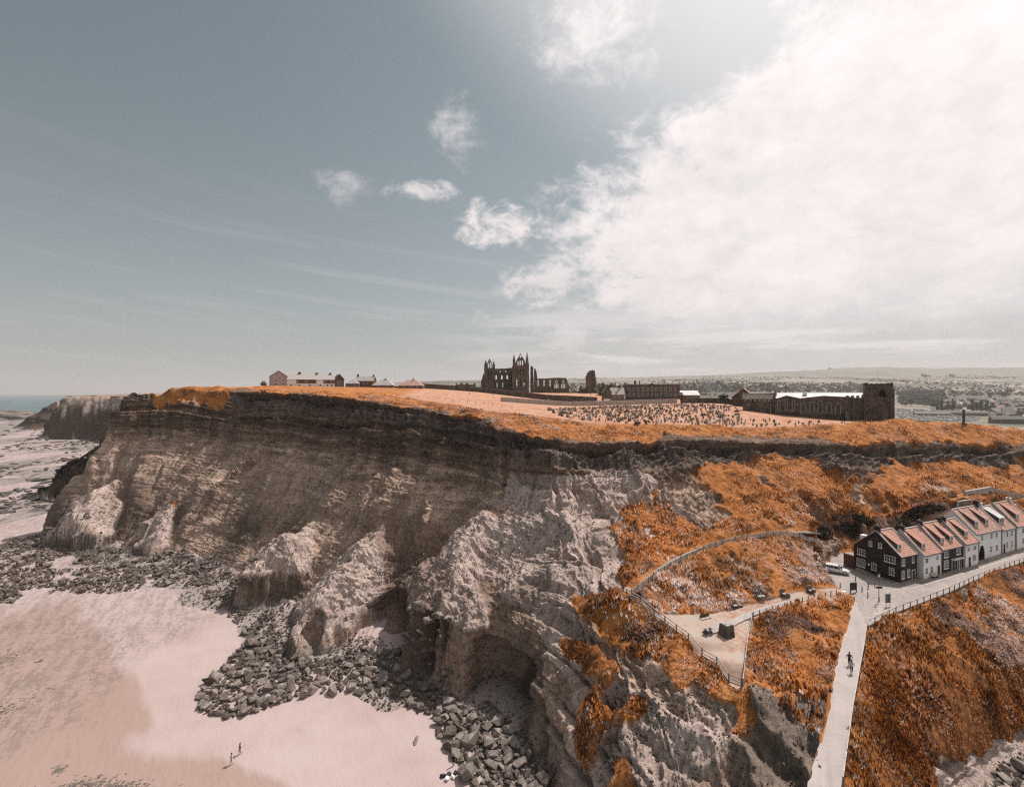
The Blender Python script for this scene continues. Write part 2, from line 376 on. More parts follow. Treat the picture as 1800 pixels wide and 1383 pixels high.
def inpoly(px, py, poly):
    c = np.zeros(px.shape, bool); n = len(poly)
    for i in range(n):
        x1, y1 = poly[i]; x2, y2 = poly[(i + 1) % n]
        if y1 == y2: continue
        c ^= ((y1 > py) != (y2 > py)) & (px < (x2 - x1) * (py - y1) / (y2 - y1) + x1)
    return c
def distline(x, y, pl):
    """distance in plan to a polyline, the height along it and the running fraction"""
    best = np.full(x.shape, 1e9, np.float32); hz = np.zeros(x.shape, np.float32); fr = np.zeros(x.shape, np.float32); n = len(pl) - 1
    for i in range(n):
        a, b = pl[i], pl[i + 1]; ex, ey = b[0] - a[0], b[1] - a[1]; L2 = ex * ex + ey * ey + 1e-9
        t = np.clip(((x - a[0]) * ex + (y - a[1]) * ey) / L2, 0, 1)
        d = np.hypot(x - a[0] - t * ex, y - a[1] - t * ey); m = d < best
        best[m] = d[m]; hz[m] = (a[2] + (b[2] - a[2]) * t)[m]; fr[m] = ((i + t) / n)[m]
    return best, hz, fr

# paved strips (plan), so that the ground can be cut to them
def poly_w(*pp): return [S(*p) for p in pp]
ROAD = poly_w((1503, 1049, 18.0), (1490, 1086, 17.9), (1474, 1151, 17.7), (1459, 1230, 17.4), (1440, 1309, 17.1), (1419, 1383, 16.8)) + [Q(26, 46, 16.4), Q(31, 46, 16.4)] + poly_w((1481, 1383, 16.8), (1498, 1256, 17.4), (1519, 1138, 17.7), (1523, 1101, 18.0))
STREET = poly_w((1503, 1049, 18.0), (1523, 1101, 18.0), (1574, 1076, 18.1), (1669, 1040, 18.4), (1711, 1020, 18.6), (1800, 986, 19.2), (1980, 930, 20), (1980, 915, 20.2), (1800, 962, 19.3), (1757, 973, 19.0), (1660, 1003, 18.4), (1583, 1026, 18.05), (1503, 1001, 18.1), (1503, 962, 18.2), (1470, 972, 18.2), (1449, 985, 18.2), (1443, 1005, 18.2), (1455, 1018, 18.2), (1478, 1038, 18.1))
BPATH = poly_w((1270, 1100, 19.5), (1320, 1075, 19.45), (1400, 1052, 19.0), (1478, 1038, 18.1))
FPATH = poly_w((1103, 1045, 22.2), (1150, 1007, 23.5), (1190, 983, 24.1), (1240, 962, 24.5), (1330, 942, 24.8), (1400, 934, 24.8), (1438, 936, 24.2))
BUTT = [  # spurs of pale rock at the foot of the cliff: ridge line, flank slope, roundness
    ([S(205, 842, q=223), S(165, 862, q=215), S(128, 884, q=211), S(98, 922, q=207), S(78, 938, q=206)], .80, 5.0),
    ([S(318, 866, q=213), S(297, 892, q=204), S(288, 914, q=198), S(275, 940, q=191.5), S(262, 968, q=188)], .85, 3.0),
    ([S(570, 905, q=169), S(530, 935, q=159), S(492, 938, q=154.5), S(470, 965, q=151), S(462, 985, q=149.5)], .80, 9.0),
    ([S(700, 890, q=159), S(668, 925, q=148), S(635, 958, q=139), S(590, 1010, q=131), S(553, 1065, q=124.5), S(528, 1095, q=121.5)], .78, 4.5),
    ([S(868, 880, q=135), S(836, 908, q=130), S(812, 950, q=124), S(808, 1000, q=116.5), S(835, 1050, q=109)], .9, 12.5),
]
CAVES = [  # openings under the spurs and the big lip: x, y, z, radius along, height, depth
    S(548, 1128, 2) + (3.2, 5.5, 5.0), S(690, 1120, 3) + (8.5, 8.0, 6.5), S(765, 1160, 3) + (5.0, 9.5, 7.5), S(485, 1010, 4) + (4.5, 5.5, 5.0),
    S(235, 955, 3) + (4.0, 6.5, 5.0), S(170, 935, 3) + (7.0, 7.0, 5.0), S(885, 1220, 3) + (7.0, 7.5, 6.0), S(330, 985, 2) + (3., 4., 3.), S(95, 945, 1.5) + (4., 5., 3.),
]
def ground_z(x, y, detail=False):
    z = base_z(x, y).astype(np.float32)
    near = (y < 235) & (x < 10) & (x > -220); spur = np.zeros_like(z); spw = np.zeros_like(z)
    if near.any():
        xs, ys = x[near], y[near]; zz = z[near]; sp = np.zeros_like(zz); sw = np.zeros_like(zz)
        for ridge, sl, cut in BUTT:
            d, h, fr = distline(xs, ys, ridge)
            d = d + 1.3 * fbm(xs / 5, ys / 5, None, 3) + 1.0 * (ridged(xs / 7, ys / 7, None, 2) - 1)
            hh = h - sl * np.sqrt(d * d + 0.8) + sl * .9
            hh = hh - 2.6 * np.clip(cut - hh, 0, 4) * (cut > 0)
            hh = np.where(d < 18, hh, -99)
            k = 2.6; m = np.clip(.5 + .5 * (hh - zz) / k, 0, 1)
            sw = np.maximum(sw, m); sp = np.maximum(sp, smooth(.45, .95, m) * (hh > cut - .5) * smooth(.02, .22, fr + .12 * fbm(xs / 3, ys / 3, None, 3)))
            zz = zz * (1 - m) + hh * m + k * m * (1 - m) * .5
        z[near] = zz; spur[near] = sp; spw[near] = sw
    return (z, spur, spw) if detail else z
def strip_mask(x, y, poly, grow=0.0):
    return inpoly(np.asarray(x), np.asarray(y), [(p[0], p[1]) for p in poly])
# ------------------------------------------------------------------ the ground as one fine sheet, cut into beach, cliff, turf and hills
def boxblur0(A): return sum(np.roll(np.roll(A, i, 0), j, 1) for i in (-6, -3, 0, 3, 6) for j in (-6, -3, 0, 3, 6)) / 25
AZ = np.radians(np.linspace(-49.5, 49.5, 1000))
# the rows crowd together where the ground is steep, so that cliffs keep their detail
NROW = 900
_rl = np.exp(np.linspace(math.log(42), math.log(8600), 1700))
_R, _A = np.meshgrid(_rl, AZ[::4], indexing='ij')
_Z = base_z((np.tan(_A) * _R).ravel(), _R.ravel()).reshape(_R.shape)
_sl = np.abs(np.gradient(_Z, axis=0) / np.gradient(_R, axis=0))
_w = np.where(_R < 60, 1.6, np.where(_R < 240, 6.0, np.where(_R < 420, 1.5, np.where(_R < 1000, .95, .30)))) * (1 + np.where(_R < 240, 1.7 * np.clip(_sl, 0, 3.0), 0)) * np.where((_Z < 2.5) & (_R < 240), .45, 1)
_w = np.stack([np.convolve(_w[:, j], np.ones(9) / 9, mode='same') for j in range(_w.shape[1])], 1)
_k = np.ones(13) / 13; _wp = np.pad(_w, ((0, 0), (6, 6)), mode='edge'); _w = sum(_wp[:, i:i + _w.shape[1]] for i in range(13)) / 13
_c = np.cumsum(_w, axis=0); _c = (_c - _c[:1]) / (_c[-1:] - _c[:1])
_t = np.linspace(0, 1, NROW)
_rd = np.stack([np.exp(np.interp(_t, _c[:, j], np.log(_rl))) for j in range(_c.shape[1])], 1)
RD = np.stack([np.interp(AZ, AZ[::4], _rd[i]) for i in range(NROW)], 0)
AA = np.broadcast_to(AZ[None, :], RD.shape)
GX = (np.tan(AA) * RD).astype(np.float64); GY = RD.copy().astype(np.float64)
GZ, SPUR, SPW = ground_z(GX.ravel(), GY.ravel(), True); SPW = boxblur0(SPW.reshape(GX.shape)); GZ = GZ.reshape(GX.shape); SPUR = SPUR.reshape(GX.shape)
def grad2(Z):
    """downhill direction and slope on the sheet (finite differences in plan)"""
    dxr = np.gradient(GX, axis=1); dzr = np.gradient(Z, axis=1)
    dyr = np.gradient(GY, axis=1)
    dyv = np.gradient(GY, axis=0); dzv = np.gradient(Z, axis=0); dxv = np.gradient(GX, axis=0)
    det = dxr * dyv - dyr * dxv
    gx = (dzr * dyv - dzv * dyr) / det; gy = (dzv * dxr - dzr * dxv) / det
    return gx, gy
gx, gy = grad2(GZ)
slope = np.hypot(gx, gy)
def boxblur(A, n):
    for _ in range(2):
        p = np.pad(A, ((n, n), (n, n)), mode='edge'); c = np.cumsum(np.cumsum(np.pad(p, ((1, 0), (1, 0))), 0), 1)
        w = 2 * n + 1; A = (c[w:, w:] - c[:-w, w:] - c[w:, :-w] + c[:-w, :-w]) / (w * w)
    return A
ssl = boxblur(slope, 3)
sgx, sgy = boxblur(gx, 5), boxblur(gy, 5)
gl = np.hypot(sgx, sgy) + 1e-6
ox, oy = -sgx / gl, -sgy / gl                       # outward in plan
PX, PY = proj(GX, GY, GZ)
X1, Y1, Z1 = GX, GY, GZ
n1 = fbm(X1 / 14, Y1 / 14, None, 4)
wob = 20 * fbm(X1 / 9, Y1 / 9, None, 4)               # raggedness of borders, in the survey's bearings
wob2 = 20 * fbm(X1 / 9 + 40, Y1 / 9, None, 4)
wpx, wpy = PX + wob, PY + wob2 * .6
near = (GY < 240)
rimline = [s[-1] for s in secs] + [S(1010, 779, q=139), S(1100, 778, q=144), S(1200, 773, q=149), S(1263, 774, q=152), S(1368, 780, q=157), S(1403, 780, q=159), S(1528, 784, q=168), S(1633, 787, q=177), S(1683, 787, q=181), S(1800, 795, q=192), S(1980, 805, q=206)]
drm, hrm, frm = distline(GX, GY, rimline)
_cum = np.concatenate([[0], np.cumsum([math.dist(a[:2], b[:2]) for a, b in zip(rimline, rimline[1:])])])
arc = np.interp(frm * (len(rimline) - 1), np.arange(len(rimline)), _cum).astype(np.float32)   # metres along the rim
arc = arc + 1.5 * fbm(GX / 6, GY / 6, None, 2)
# --- where turf and bracken grow
veg = np.zeros(GX.shape, bool)
top_line = [(-400, 660), (230, 600), (2400, 600), (2400, 800), (1800, 786), (1683, 780), (1633, 780), (1528, 777), (1403, 772), (1368, 771), (1330, 769), (1263, 768), (1200, 767), (1121, 771), (1017, 777), (974, 773), (930, 764), (870, 756), (866, 738), (772, 727), (711, 718), (650, 704), (500, 691.5), (400, 688), (385, 716), (330, 713), (262, 706), (258, 690), (228, 682), (100, 690)]
veg |= inpoly(PX + wob * .5, PY + wob2 * .28, top_line) & (GZ > 30)
hill = [(1060, 925), (1100, 905), (1140, 870), (1160, 850), (1200, 905), (1250, 935), (1290, 905), (1235, 850), (1230, 820), (1350, 803), (1420, 812), (1480, 830), (1540, 835), (1560, 815), (1640, 812), (1820, 825), (2300, 830), (2300, 1000), (1500, 965), (1450, 985), (1450, 1010), (1480, 1045), (1330, 1066), (1290, 1078), (1180, 1082), (1100, 1048), (1085, 1020), (1120, 985), (1090, 960)]
veg |= inpoly(wpx, wpy, hill)
veg |= inpoly(wpx, wpy, [(1015, 1060), (1060, 1045), (1110, 1055), (1160, 1085), (1240, 1140), (1306, 1198), (1300, 1235), (1240, 1225), (1190, 1215), (1150, 1165), (1100, 1160), (1060, 1110)])
veg |= inpoly(wpx, wpy, [(1000, 1120), (1040, 1130), (1075, 1165), (1100, 1200), (1075, 1215), (1040, 1185), (1005, 1150)])
veg |= inpoly(wpx, wpy, [(1306, 1198), (1322, 1085), (1480, 1044), (1520, 1049), (1500, 1150), (1470, 1300), (1440, 1400), (1425, 1330), (1420, 1240), (1380, 1200)])
veg |= inpoly(wpx, wpy, [(1460, 1460), (1478, 1256), (1500, 1101), (1560, 1062), (1700, 1005), (1830, 955), (2400, 900), (2400, 1180), (1830, 1290), (1740, 1300), (1700, 1330), (1660, 1340), (1640, 1383), (1640, 1460)])
veg |= inpoly(wpx, wpy, [(1000, 1200), (1300, 1230), (1330, 1300), (1300, 1400), (1010, 1400)]) & (fbm(X1 / 3.2 + 50, Y1 / 3.2, None, 4) > .42)
veg |= inpoly(wpx, wpy * 1.0, [(272, 880), (320, 876), (322, 888), (275, 890)]) & near
veg |= (GY >= 240) & (GZ > 16) & (slope < .45)
vb = boxblur(veg.astype(float), 6); veg = np.where(near, smooth(.30, .70, vb + .55 * fbm(X1 / 2.2, Y1 / 2.2, None, 3) * (1 - np.abs(2 * vb - 1) * .6)), boxblur(veg.astype(float), 1))
patch = smooth(.05, .5, fbm(X1 / 7 + 3, Y1 / 7, None, 4))               # bare places in the turf
bare = smooth(.45, .95, fbm(X1 / 4.5 + 30, Y1 / 4.5, None, 4) + .5 * (slope - .75)) * near * (PY > 800)
veg = np.clip(veg - .7 * bare * (PX < 1700) * (PY < 1060), 0, 1)
terr = inpoly(GX, GY, [(p[0], p[1]) for p in poly_w((1110, 1052, 21.8), (1160, 1078, 20.7), (1230, 1080, 20.1), (1285, 1072, 19.8), (1400, 1042, 19.3), (1478, 1034, 18.2), (1503, 1049, 18.0), (1478, 1050, 18.2), (1400, 1066, 18.9), (1322, 1087, 19.2), (1313, 1140, 18.9), (1305, 1199, 18.6), (1260, 1160, 19.0), (1210, 1122, 19.5), (1150, 1082, 20.4))])
paved = inpoly(GX, GY, [(p[0], p[1]) for p in ROAD]) | inpoly(GX, GY, [(p[0], p[1]) for p in STREET])
houses_pad = inpoly(GX, GY, [(S(1583, 1026, 18.05)[0], S(1583, 1026, 18.05)[1]), (S(1800, 962, 19.3)[0], S(1800, 962, 19.3)[1]), (150, 140), (135, 150), (80, 113), (S(1503, 998, 18.1)[0], S(1503, 998, 18.1)[1])])
dbp, _, _ = distline(GX, GY, BPATH); dfp, _, _ = distline(GX, GY, FPATH)
flat = paved | terr | (dbp < 1.6) | (dfp < 1.0)
flatb = boxblur(flat.astype(float), 2)
mown = smooth(.2, .6, veg) * (GZ > 43.0) * (PY < 752) * (GY > 140)
mown = mown * smooth(0, 8, np.minimum(distline(GX, GY, [S(864, 737, q=152), S(1000, 738, q=174), S(1130, 748, q=175), S(1290, 752, q=179), S(1400, 753, q=182), S(1500, 749, q=186), S(1560, 742, q=191)])[0] * (GY < 10000), 8)) if False else mown
gyd = inpoly(PX, PY + wob2 * .06, [(840, 722), (900, 727), (960, 733), (1003, 738), (1030, 744), (1200, 746), (1290, 751), (1400, 752), (1500, 748), (1560, 741), (1575, 700), (730, 684), (700, 699), (760, 706)]) & (GZ > 40) & (GY < 470)
mown = boxblur(gyd.astype(float), 4)
# --- beach or rock
beach = (GZ < 3.2) & (GX < 12) & (GY < 1400) & (PX < 1010) & (ssl < .8)
rock = np.clip(1 - veg, 0, 1) * (1 - smooth(3.0, 1.2, GZ)) * (1 - flatb)
steep = smooth(.55, 1.1, ssl) * near
# --- relief of the rock
dip = GZ + 0.035 * GX + 1.2 * fbm(X1 / 30, Y1 / 30, None, 2)
def bands(z, w, sharp=.25):
    f = z / w; i = np.floor(f); t = f - i
    h = _val[(i.astype(int) * 37) & 255]; h2 = _val[((i.astype(int) + 1) * 37) & 255]
    return h + (h2 - h) * smooth(1 - sharp, 1, t)
strat = (.60 * bands(dip, 2.3) + .35 * bands(dip + 3, .9) + .9 * bands(dip, 6.0, .15)) * (1 + .5 * smooth(34, 42, dip))
col1 = ridged(X1 / 2.6, Y1 / 2.6, Z1 / 22, 3) - 1.0          # upright joints
gul = ridged(arc / 7 + 9, drm / 60, None, 3) - 1.0       # gullies
rill = ridged(arc / 2.2 + 5, drm / 16, None, 3) - 1.0
big = 1.5 * (ridged(arc / 26 + 2.3, drm / 45 + .2 * fbm(GX / 12, GY / 12, None, 2), None, 2) - .78) + .8 * fbm(arc / 9 + 2, drm / 14, None, 3)
lump = fbm(X1 / 4, Y1 / 4, Z1 / 4, 4)
fine = fbm(X1 / .9, Y1 / .9, Z1 / .9, 3)
d_rim = np.clip((GZ - 24) / 30, 0, 1)
cap = steep * (smooth(32, 36, GZ + .06 * GX) if False else 1.0)
# band of the jointed sandstone: within ~8 m of the rim
below = hrm - GZ
capb = np.exp(-(np.clip(below - 2.5, -3, 40) / 4.5) ** 2) * smooth(14, 9, drm) * smooth(-.3, .6, below) * near
capb = np.where(frm < .42, capb * .8, capb)
mid = smooth(.30, .85, ssl)
pale = smooth(900, 1010, PX + wob) * smooth(5, 9, hrm - GZ) * smooth(1560, 1500, PX); calm = 1 - .25 * SPUR
rill2 = ridged(arc / .95 + 15, drm / 7, None, 2) - .9
D = rock * near * calm * ((.24 - .10 * pale) * lump + (.12 - .05 * pale) * fine + (.16 + .18 * pale) * rill2 * (.4 + .6 * mid) + pale * (.9 * rill + .8 * gul + .5 * strat) + mid * (1.05 * strat * (.30 + .95 * np.maximum(smooth(26, 34, GZ), smooth(930, 990, PX))) + 1.0 * gul + (.35 + .45 * pale) * rill)) + rock * near * smooth(.4, .9, ssl) * (1 - .92 * pale) * (1 - .9 * SPW) * smooth(2, 10, GZ) * 2.5 * big
crag = smooth(1000, 1060, PX) * smooth(1150, 1210, PY) * smooth(1480, 1420, PX) * near
D += rock * crag * (1.2 * (ridged(X1 / 6.5, Y1 / 10, Z1 / 9, 2) - 1.1) + .55 * (ridged(X1 / 1.5 + 4, Y1 / 2.0, Z1 / 2.6, 3) - .9))
D += rock * near * (.34 - .22 * pale) * (ridged(X1 / 1.1, Y1 / 1.1, Z1 / .8, 2) - .8)
D += rock * near * .12 * fbm(X1 / .35, Y1 / .35, Z1 / .35, 2)
D += capb * rock * (1.5 * col1 + .4 * fine)
# turf hummocks
D2 = veg * (1 - flatb) * near * (.38 * fbm(X1 / 2.4, Y1 / 2.4, None, 3) + .20 * fbm(X1 / .8, Y1 / .8, None, 2) + .9 * fbm(X1 / 11, Y1 / 11, None, 2)) * np.where(mown > .5, .12, 1.0)
nz = 1 / np.sqrt(1 + sgx ** 2 + sgy ** 2); nxy = gl * nz
VX = GX + D * ox * nxy; VY = GY + D * oy * nxy; VZ = GZ + D * nz + D2
# caves: push the foot of the wall back in
for (cx, cyy, cz, ra, hh, dep) in CAVES:
    r = np.hypot((VX - cx), (VY - cyy)); zz = (VZ - cz)
    arch = np.clip(1 - np.clip(zz / hh, -1, 2) ** 2, 0, 1)
    m = smooth(ra * 1.15, ra * .55, r) * np.sqrt(arch) * (zz > -2.5) * (GX < 12)
    VX += m * dep * -ox * smooth(.35, .8, ssl); VY += m * dep * -oy * smooth(.35, .8, ssl)
# sand
ripp = .05 * fbm(X1 / 6, Y1 / 6, None, 3)
VZ += beach * ripp
scar = smooth(.0, .45, fbm(X1 / 22, Y1 / 40, None, 4) + smooth(185, 330, GY) * .75 - .30) * beach * (GY > 170)
VZ += scar * (.5 * ridged(X1 / 9 + Y1 / 30, Y1 / 9, None, 3) - .2) * 1.0
VZ -= (paved | houses_pad) * .14
# distant ground
farm = (GY > 600) & (PX > 420)
farcliff = (GY > 235) & (GY < 1200) & (GX < 0) & (slope > .35) & (PX < 400)
VX += farcliff * ox * (4 * fbm(X1 / 25, Y1 / 25, Z1 / 50, 4) + 2.2 * bands(GZ, 5)); VY += farcliff * oy * (4 * fbm(X1 / 25, Y1 / 25, Z1 / 50, 4) + 2.2 * bands(GZ, 5))
VZ += farm * 6.0 * fbm(X1 / 260, Y1 / 260, None, 4) * smooth(600, 1500, GY)
TERRZ = VZ

PX2, PY2 = proj(VX, VY, np.minimum(VZ, 400))
white = np.zeros(GX.shape, np.float32)
for poly, amt in [
    ([(985, 835), (1130, 830), (1230, 905), (1110, 1000), (1100, 1045), (1030, 1065), (1040, 1150), (1000, 1200), (960, 1100), (870, 1050), (812, 980), (838, 905), (900, 915), (880, 870), (910, 830)], 1.0),
    ([(510, 1100), (560, 1000), (632, 950), (672, 985), (664, 1045), (610, 1075), (560, 1140)], 1.0),
    ([(435, 930), (520, 920), (530, 985), (470, 990)], .9), ([(225, 985), (240, 890), (330, 880), (350, 910), (320, 985)], 1.0),
    ([(75, 945), (130, 855), (200, 850), (215, 895), (160, 915), (110, 950)], .95), ([(1000, 1280), (1060, 1290), (1090, 1383), (990, 1383)], .9),
    ([(1060, 1180), (1180, 1240), (1300, 1240), (1250, 1400), (1000, 1400), (1010, 1200)], .55), ([(1640, 1300), (1900, 1240), (1900, 1420), (1600, 1420)], .8),
    ([(385, 690), (430, 695), (430, 720), (390, 722)], .6), ([(760, 760), (830, 765), (870, 790), (740, 790)], .0), ([(120, 740), (135, 745), (150, 775), (80, 775)], .9)]:
    white = np.maximum(white, amt * inpoly(wpx, PY2 + wob2 * .5, poly))
white = white * smooth(-26, -4, GX + 5 * fbm(X1 / 6, Y1 / 6, Z1 / 6, 3))
white = np.maximum(boxblur(white, 2), SPUR) * near
white[GY > 235] = 0
white += 0 * ((GY > 500) & (GY < 800)) * inpoly(PX2, PY2, [(118, 742), (150, 745), (150, 778), (70, 778)]) * .8 + ((GY > 500) & (GY < 800)) * inpoly(PX2, PY2, [(100, 697), (225, 692), (215, 722), (100, 728)]) * .45
red = boxblur(np.maximum.reduce([.8 * inpoly(wpx, wpy, [(640, 900), (740, 890), (800, 960), (780, 1100), (680, 1090)]), 1.0 * inpoly(wpx, wpy, [(640, 1080), (740, 1080), (740, 1150), (650, 1150)]), .8 * inpoly(wpx, wpy, [(840, 760), (1010, 790), (1000, 830), (940, 850), (860, 800)]), .7 * inpoly(wpx, wpy, [(1020, 1230), (1080, 1230), (1080, 1300), (1030, 1300)])]).astype(float), 3) * near
soil = smooth(6.5, 3.5, below + 1.2 * n1) * smooth(12, 8, drm) * (frm < .47) * near * smooth(-1.0, .5, below)
wetp = inpoly(wpx, wpy, [(40, 1075), (140, 1062), (200, 1130), (262, 1240), (275, 1290), (215, 1300), (230, 1340), (300, 1335), (430, 1345), (530, 1383), (530, 1430), (-90, 1430), (-90, 1150), (20, 1150)])
wetp = np.maximum(wetp, inpoly(wpx, wpy, [(-90, 1030), (20, 1060), (40, 1140), (-90, 1150)]) * .6)
wetp = boxblur(wetp * near, 7)
hgt = VZ.copy()
talus = smooth(-.1, .5, fbm(X1 / 10 + 7, Y1 / 10, None, 3) + .25) * smooth(24, 10, GZ) * near * (GX < 5)
grey = near * inpoly(wpx, wpy, [(1325, 1205), (1350, 1150), (1400, 1150), (1425, 1220), (1430, 1330), (1390, 1400), (1310, 1400), (1290, 1250)]) * 1.0
grey = boxblur(grey, 3)
rub = smooth(2.6, .9, GZ) * (distline(GX, GY, [s[0] for s in secs] + [S(940, 1330, 1), S(970, 1383, .5)])[0] < 9 + 4 * n1) * near * (PX < 1010)

# faces
NR, NC = GX.shape
idx = np.arange(NR * NC).reshape(NR, NC)
quads = np.stack([idx[:-1, :-1], idx[:-1, 1:], idx[1:, 1:], idx[1:, :-1]], -1).reshape(-1, 4)
co = np.stack([VX, VY, VZ], -1).reshape(-1, 3).astype(np.float32)
zone = np.where(beach, 0, np.where((GY > 520) & (PX > 300), 3, np.where(veg > .5, 2, 1)))
zf = zone[:-1, :-1].ravel()
brk = boxblur((smooth(1500, 1560, PX) * smooth(1080, 1180, PY - .18 * (PX - 1500) + wob2) * near).astype(float), 3)
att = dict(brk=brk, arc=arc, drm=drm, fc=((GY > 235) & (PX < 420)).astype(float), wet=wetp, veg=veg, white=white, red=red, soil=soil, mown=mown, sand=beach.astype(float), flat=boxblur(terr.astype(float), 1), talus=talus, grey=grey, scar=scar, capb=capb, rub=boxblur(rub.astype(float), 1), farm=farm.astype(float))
att = {k: np.asarray(v, np.float32).ravel() for k, v in att.items()}

def mesh_from(name, co, faces, smooth_=False):
    faces = np.asarray(faces, np.int32); n = faces.shape[1]
    me = bpy.data.meshes.new(name)
    me.vertices.add(len(co)); me.vertices.foreach_set('co', np.ascontiguousarray(co, np.float32).ravel())
    me.loops.add(faces.size); me.loops.foreach_set('vertex_index', faces.ravel())
    me.polygons.add(len(faces)); me.polygons.foreach_set('loop_start', np.arange(0, faces.size, n, dtype=np.int32))
    if smooth_: me.polygons.foreach_set('use_smooth', np.ones(len(faces), bool))
    me.update(calc_edges=True)
    return me
def new_obj(name, me, mat=None, parent=None):
    o = bpy.data.objects.new(name, me); COL.objects.link(o)
    if mat is not None and me is not None and not me.materials: me.materials.append(mat)
    if parent is not None: o.parent = parent
    return o
def tag(o, label=None, cat=None, group=None, kind=None):
    if label: o['label'] = label
    if cat: o['category'] = cat
    if group: o['group'] = group
    if kind: o['kind'] = kind
    return o
def cutout(name, keep, mat, smooth_=False):
    fs = quads[keep]; u, inv = np.unique(fs, return_inverse=True)
    me = mesh_from(name, co[u], inv.reshape(-1, 4), smooth_)
    for k, v in att.items():
        a = me.attributes.new(k, 'FLOAT', 'POINT'); a.data.foreach_set('value', np.ascontiguousarray(v[u]))
    o = new_obj(name, me, mat); o['kind'] = 'structure'
    return o
_RL = np.exp(np.linspace(math.log(42), math.log(8600), 3000))
_LUT = np.stack([np.interp(_RL, GY[:, j], TERRZ[:, j]) for j in range(NC)], 1)
def ground_at(x, y):
    """height of the finished ground sheet"""
    x = np.atleast_1d(np.asarray(x, float)); y = np.atleast_1d(np.asarray(y, float))
    j = np.interp(np.arctan2(x, y), AZ, np.arange(NC)); i = np.interp(np.log(np.maximum(y, 1)), np.log(_RL), np.arange(len(_RL)))
    i0 = np.clip(i.astype(int), 0, len(_RL) - 2); j0 = np.clip(j.astype(int), 0, NC - 2); u = i - i0; v = j - j0
    return (_LUT[i0, j0] * (1 - u) + _LUT[i0 + 1, j0] * u) * (1 - v) + (_LUT[i0, j0 + 1] * (1 - u) + _LUT[i0 + 1, j0 + 1] * u) * v
def gz(x, y): return float(ground_at(x, y)[0])
# ------------------------------------------------------------------ materials
def new_mat(name):
    m = bpy.data.materials.new(name); m.use_nodes = True
    t = m.node_tree; b = t.nodes['Principled BSDF']
    b.inputs['Roughness'].default_value = 0.9; b.inputs['Specular IOR Level'].default_value = 0.2
    return m, t, b
def bump(t, b, h, strength, dist):
    n = t.nodes.new('ShaderNodeBump'); n.inputs['Strength'].default_value = strength; n.inputs['Distance'].default_value = dist
    put(t, n.inputs['Height'], h); t.links.new(n.outputs[0], b.inputs['Normal'])
def objpos(t):
    g = t.nodes.new('ShaderNodeNewGeometry'); return X(t, g.outputs['Position'])

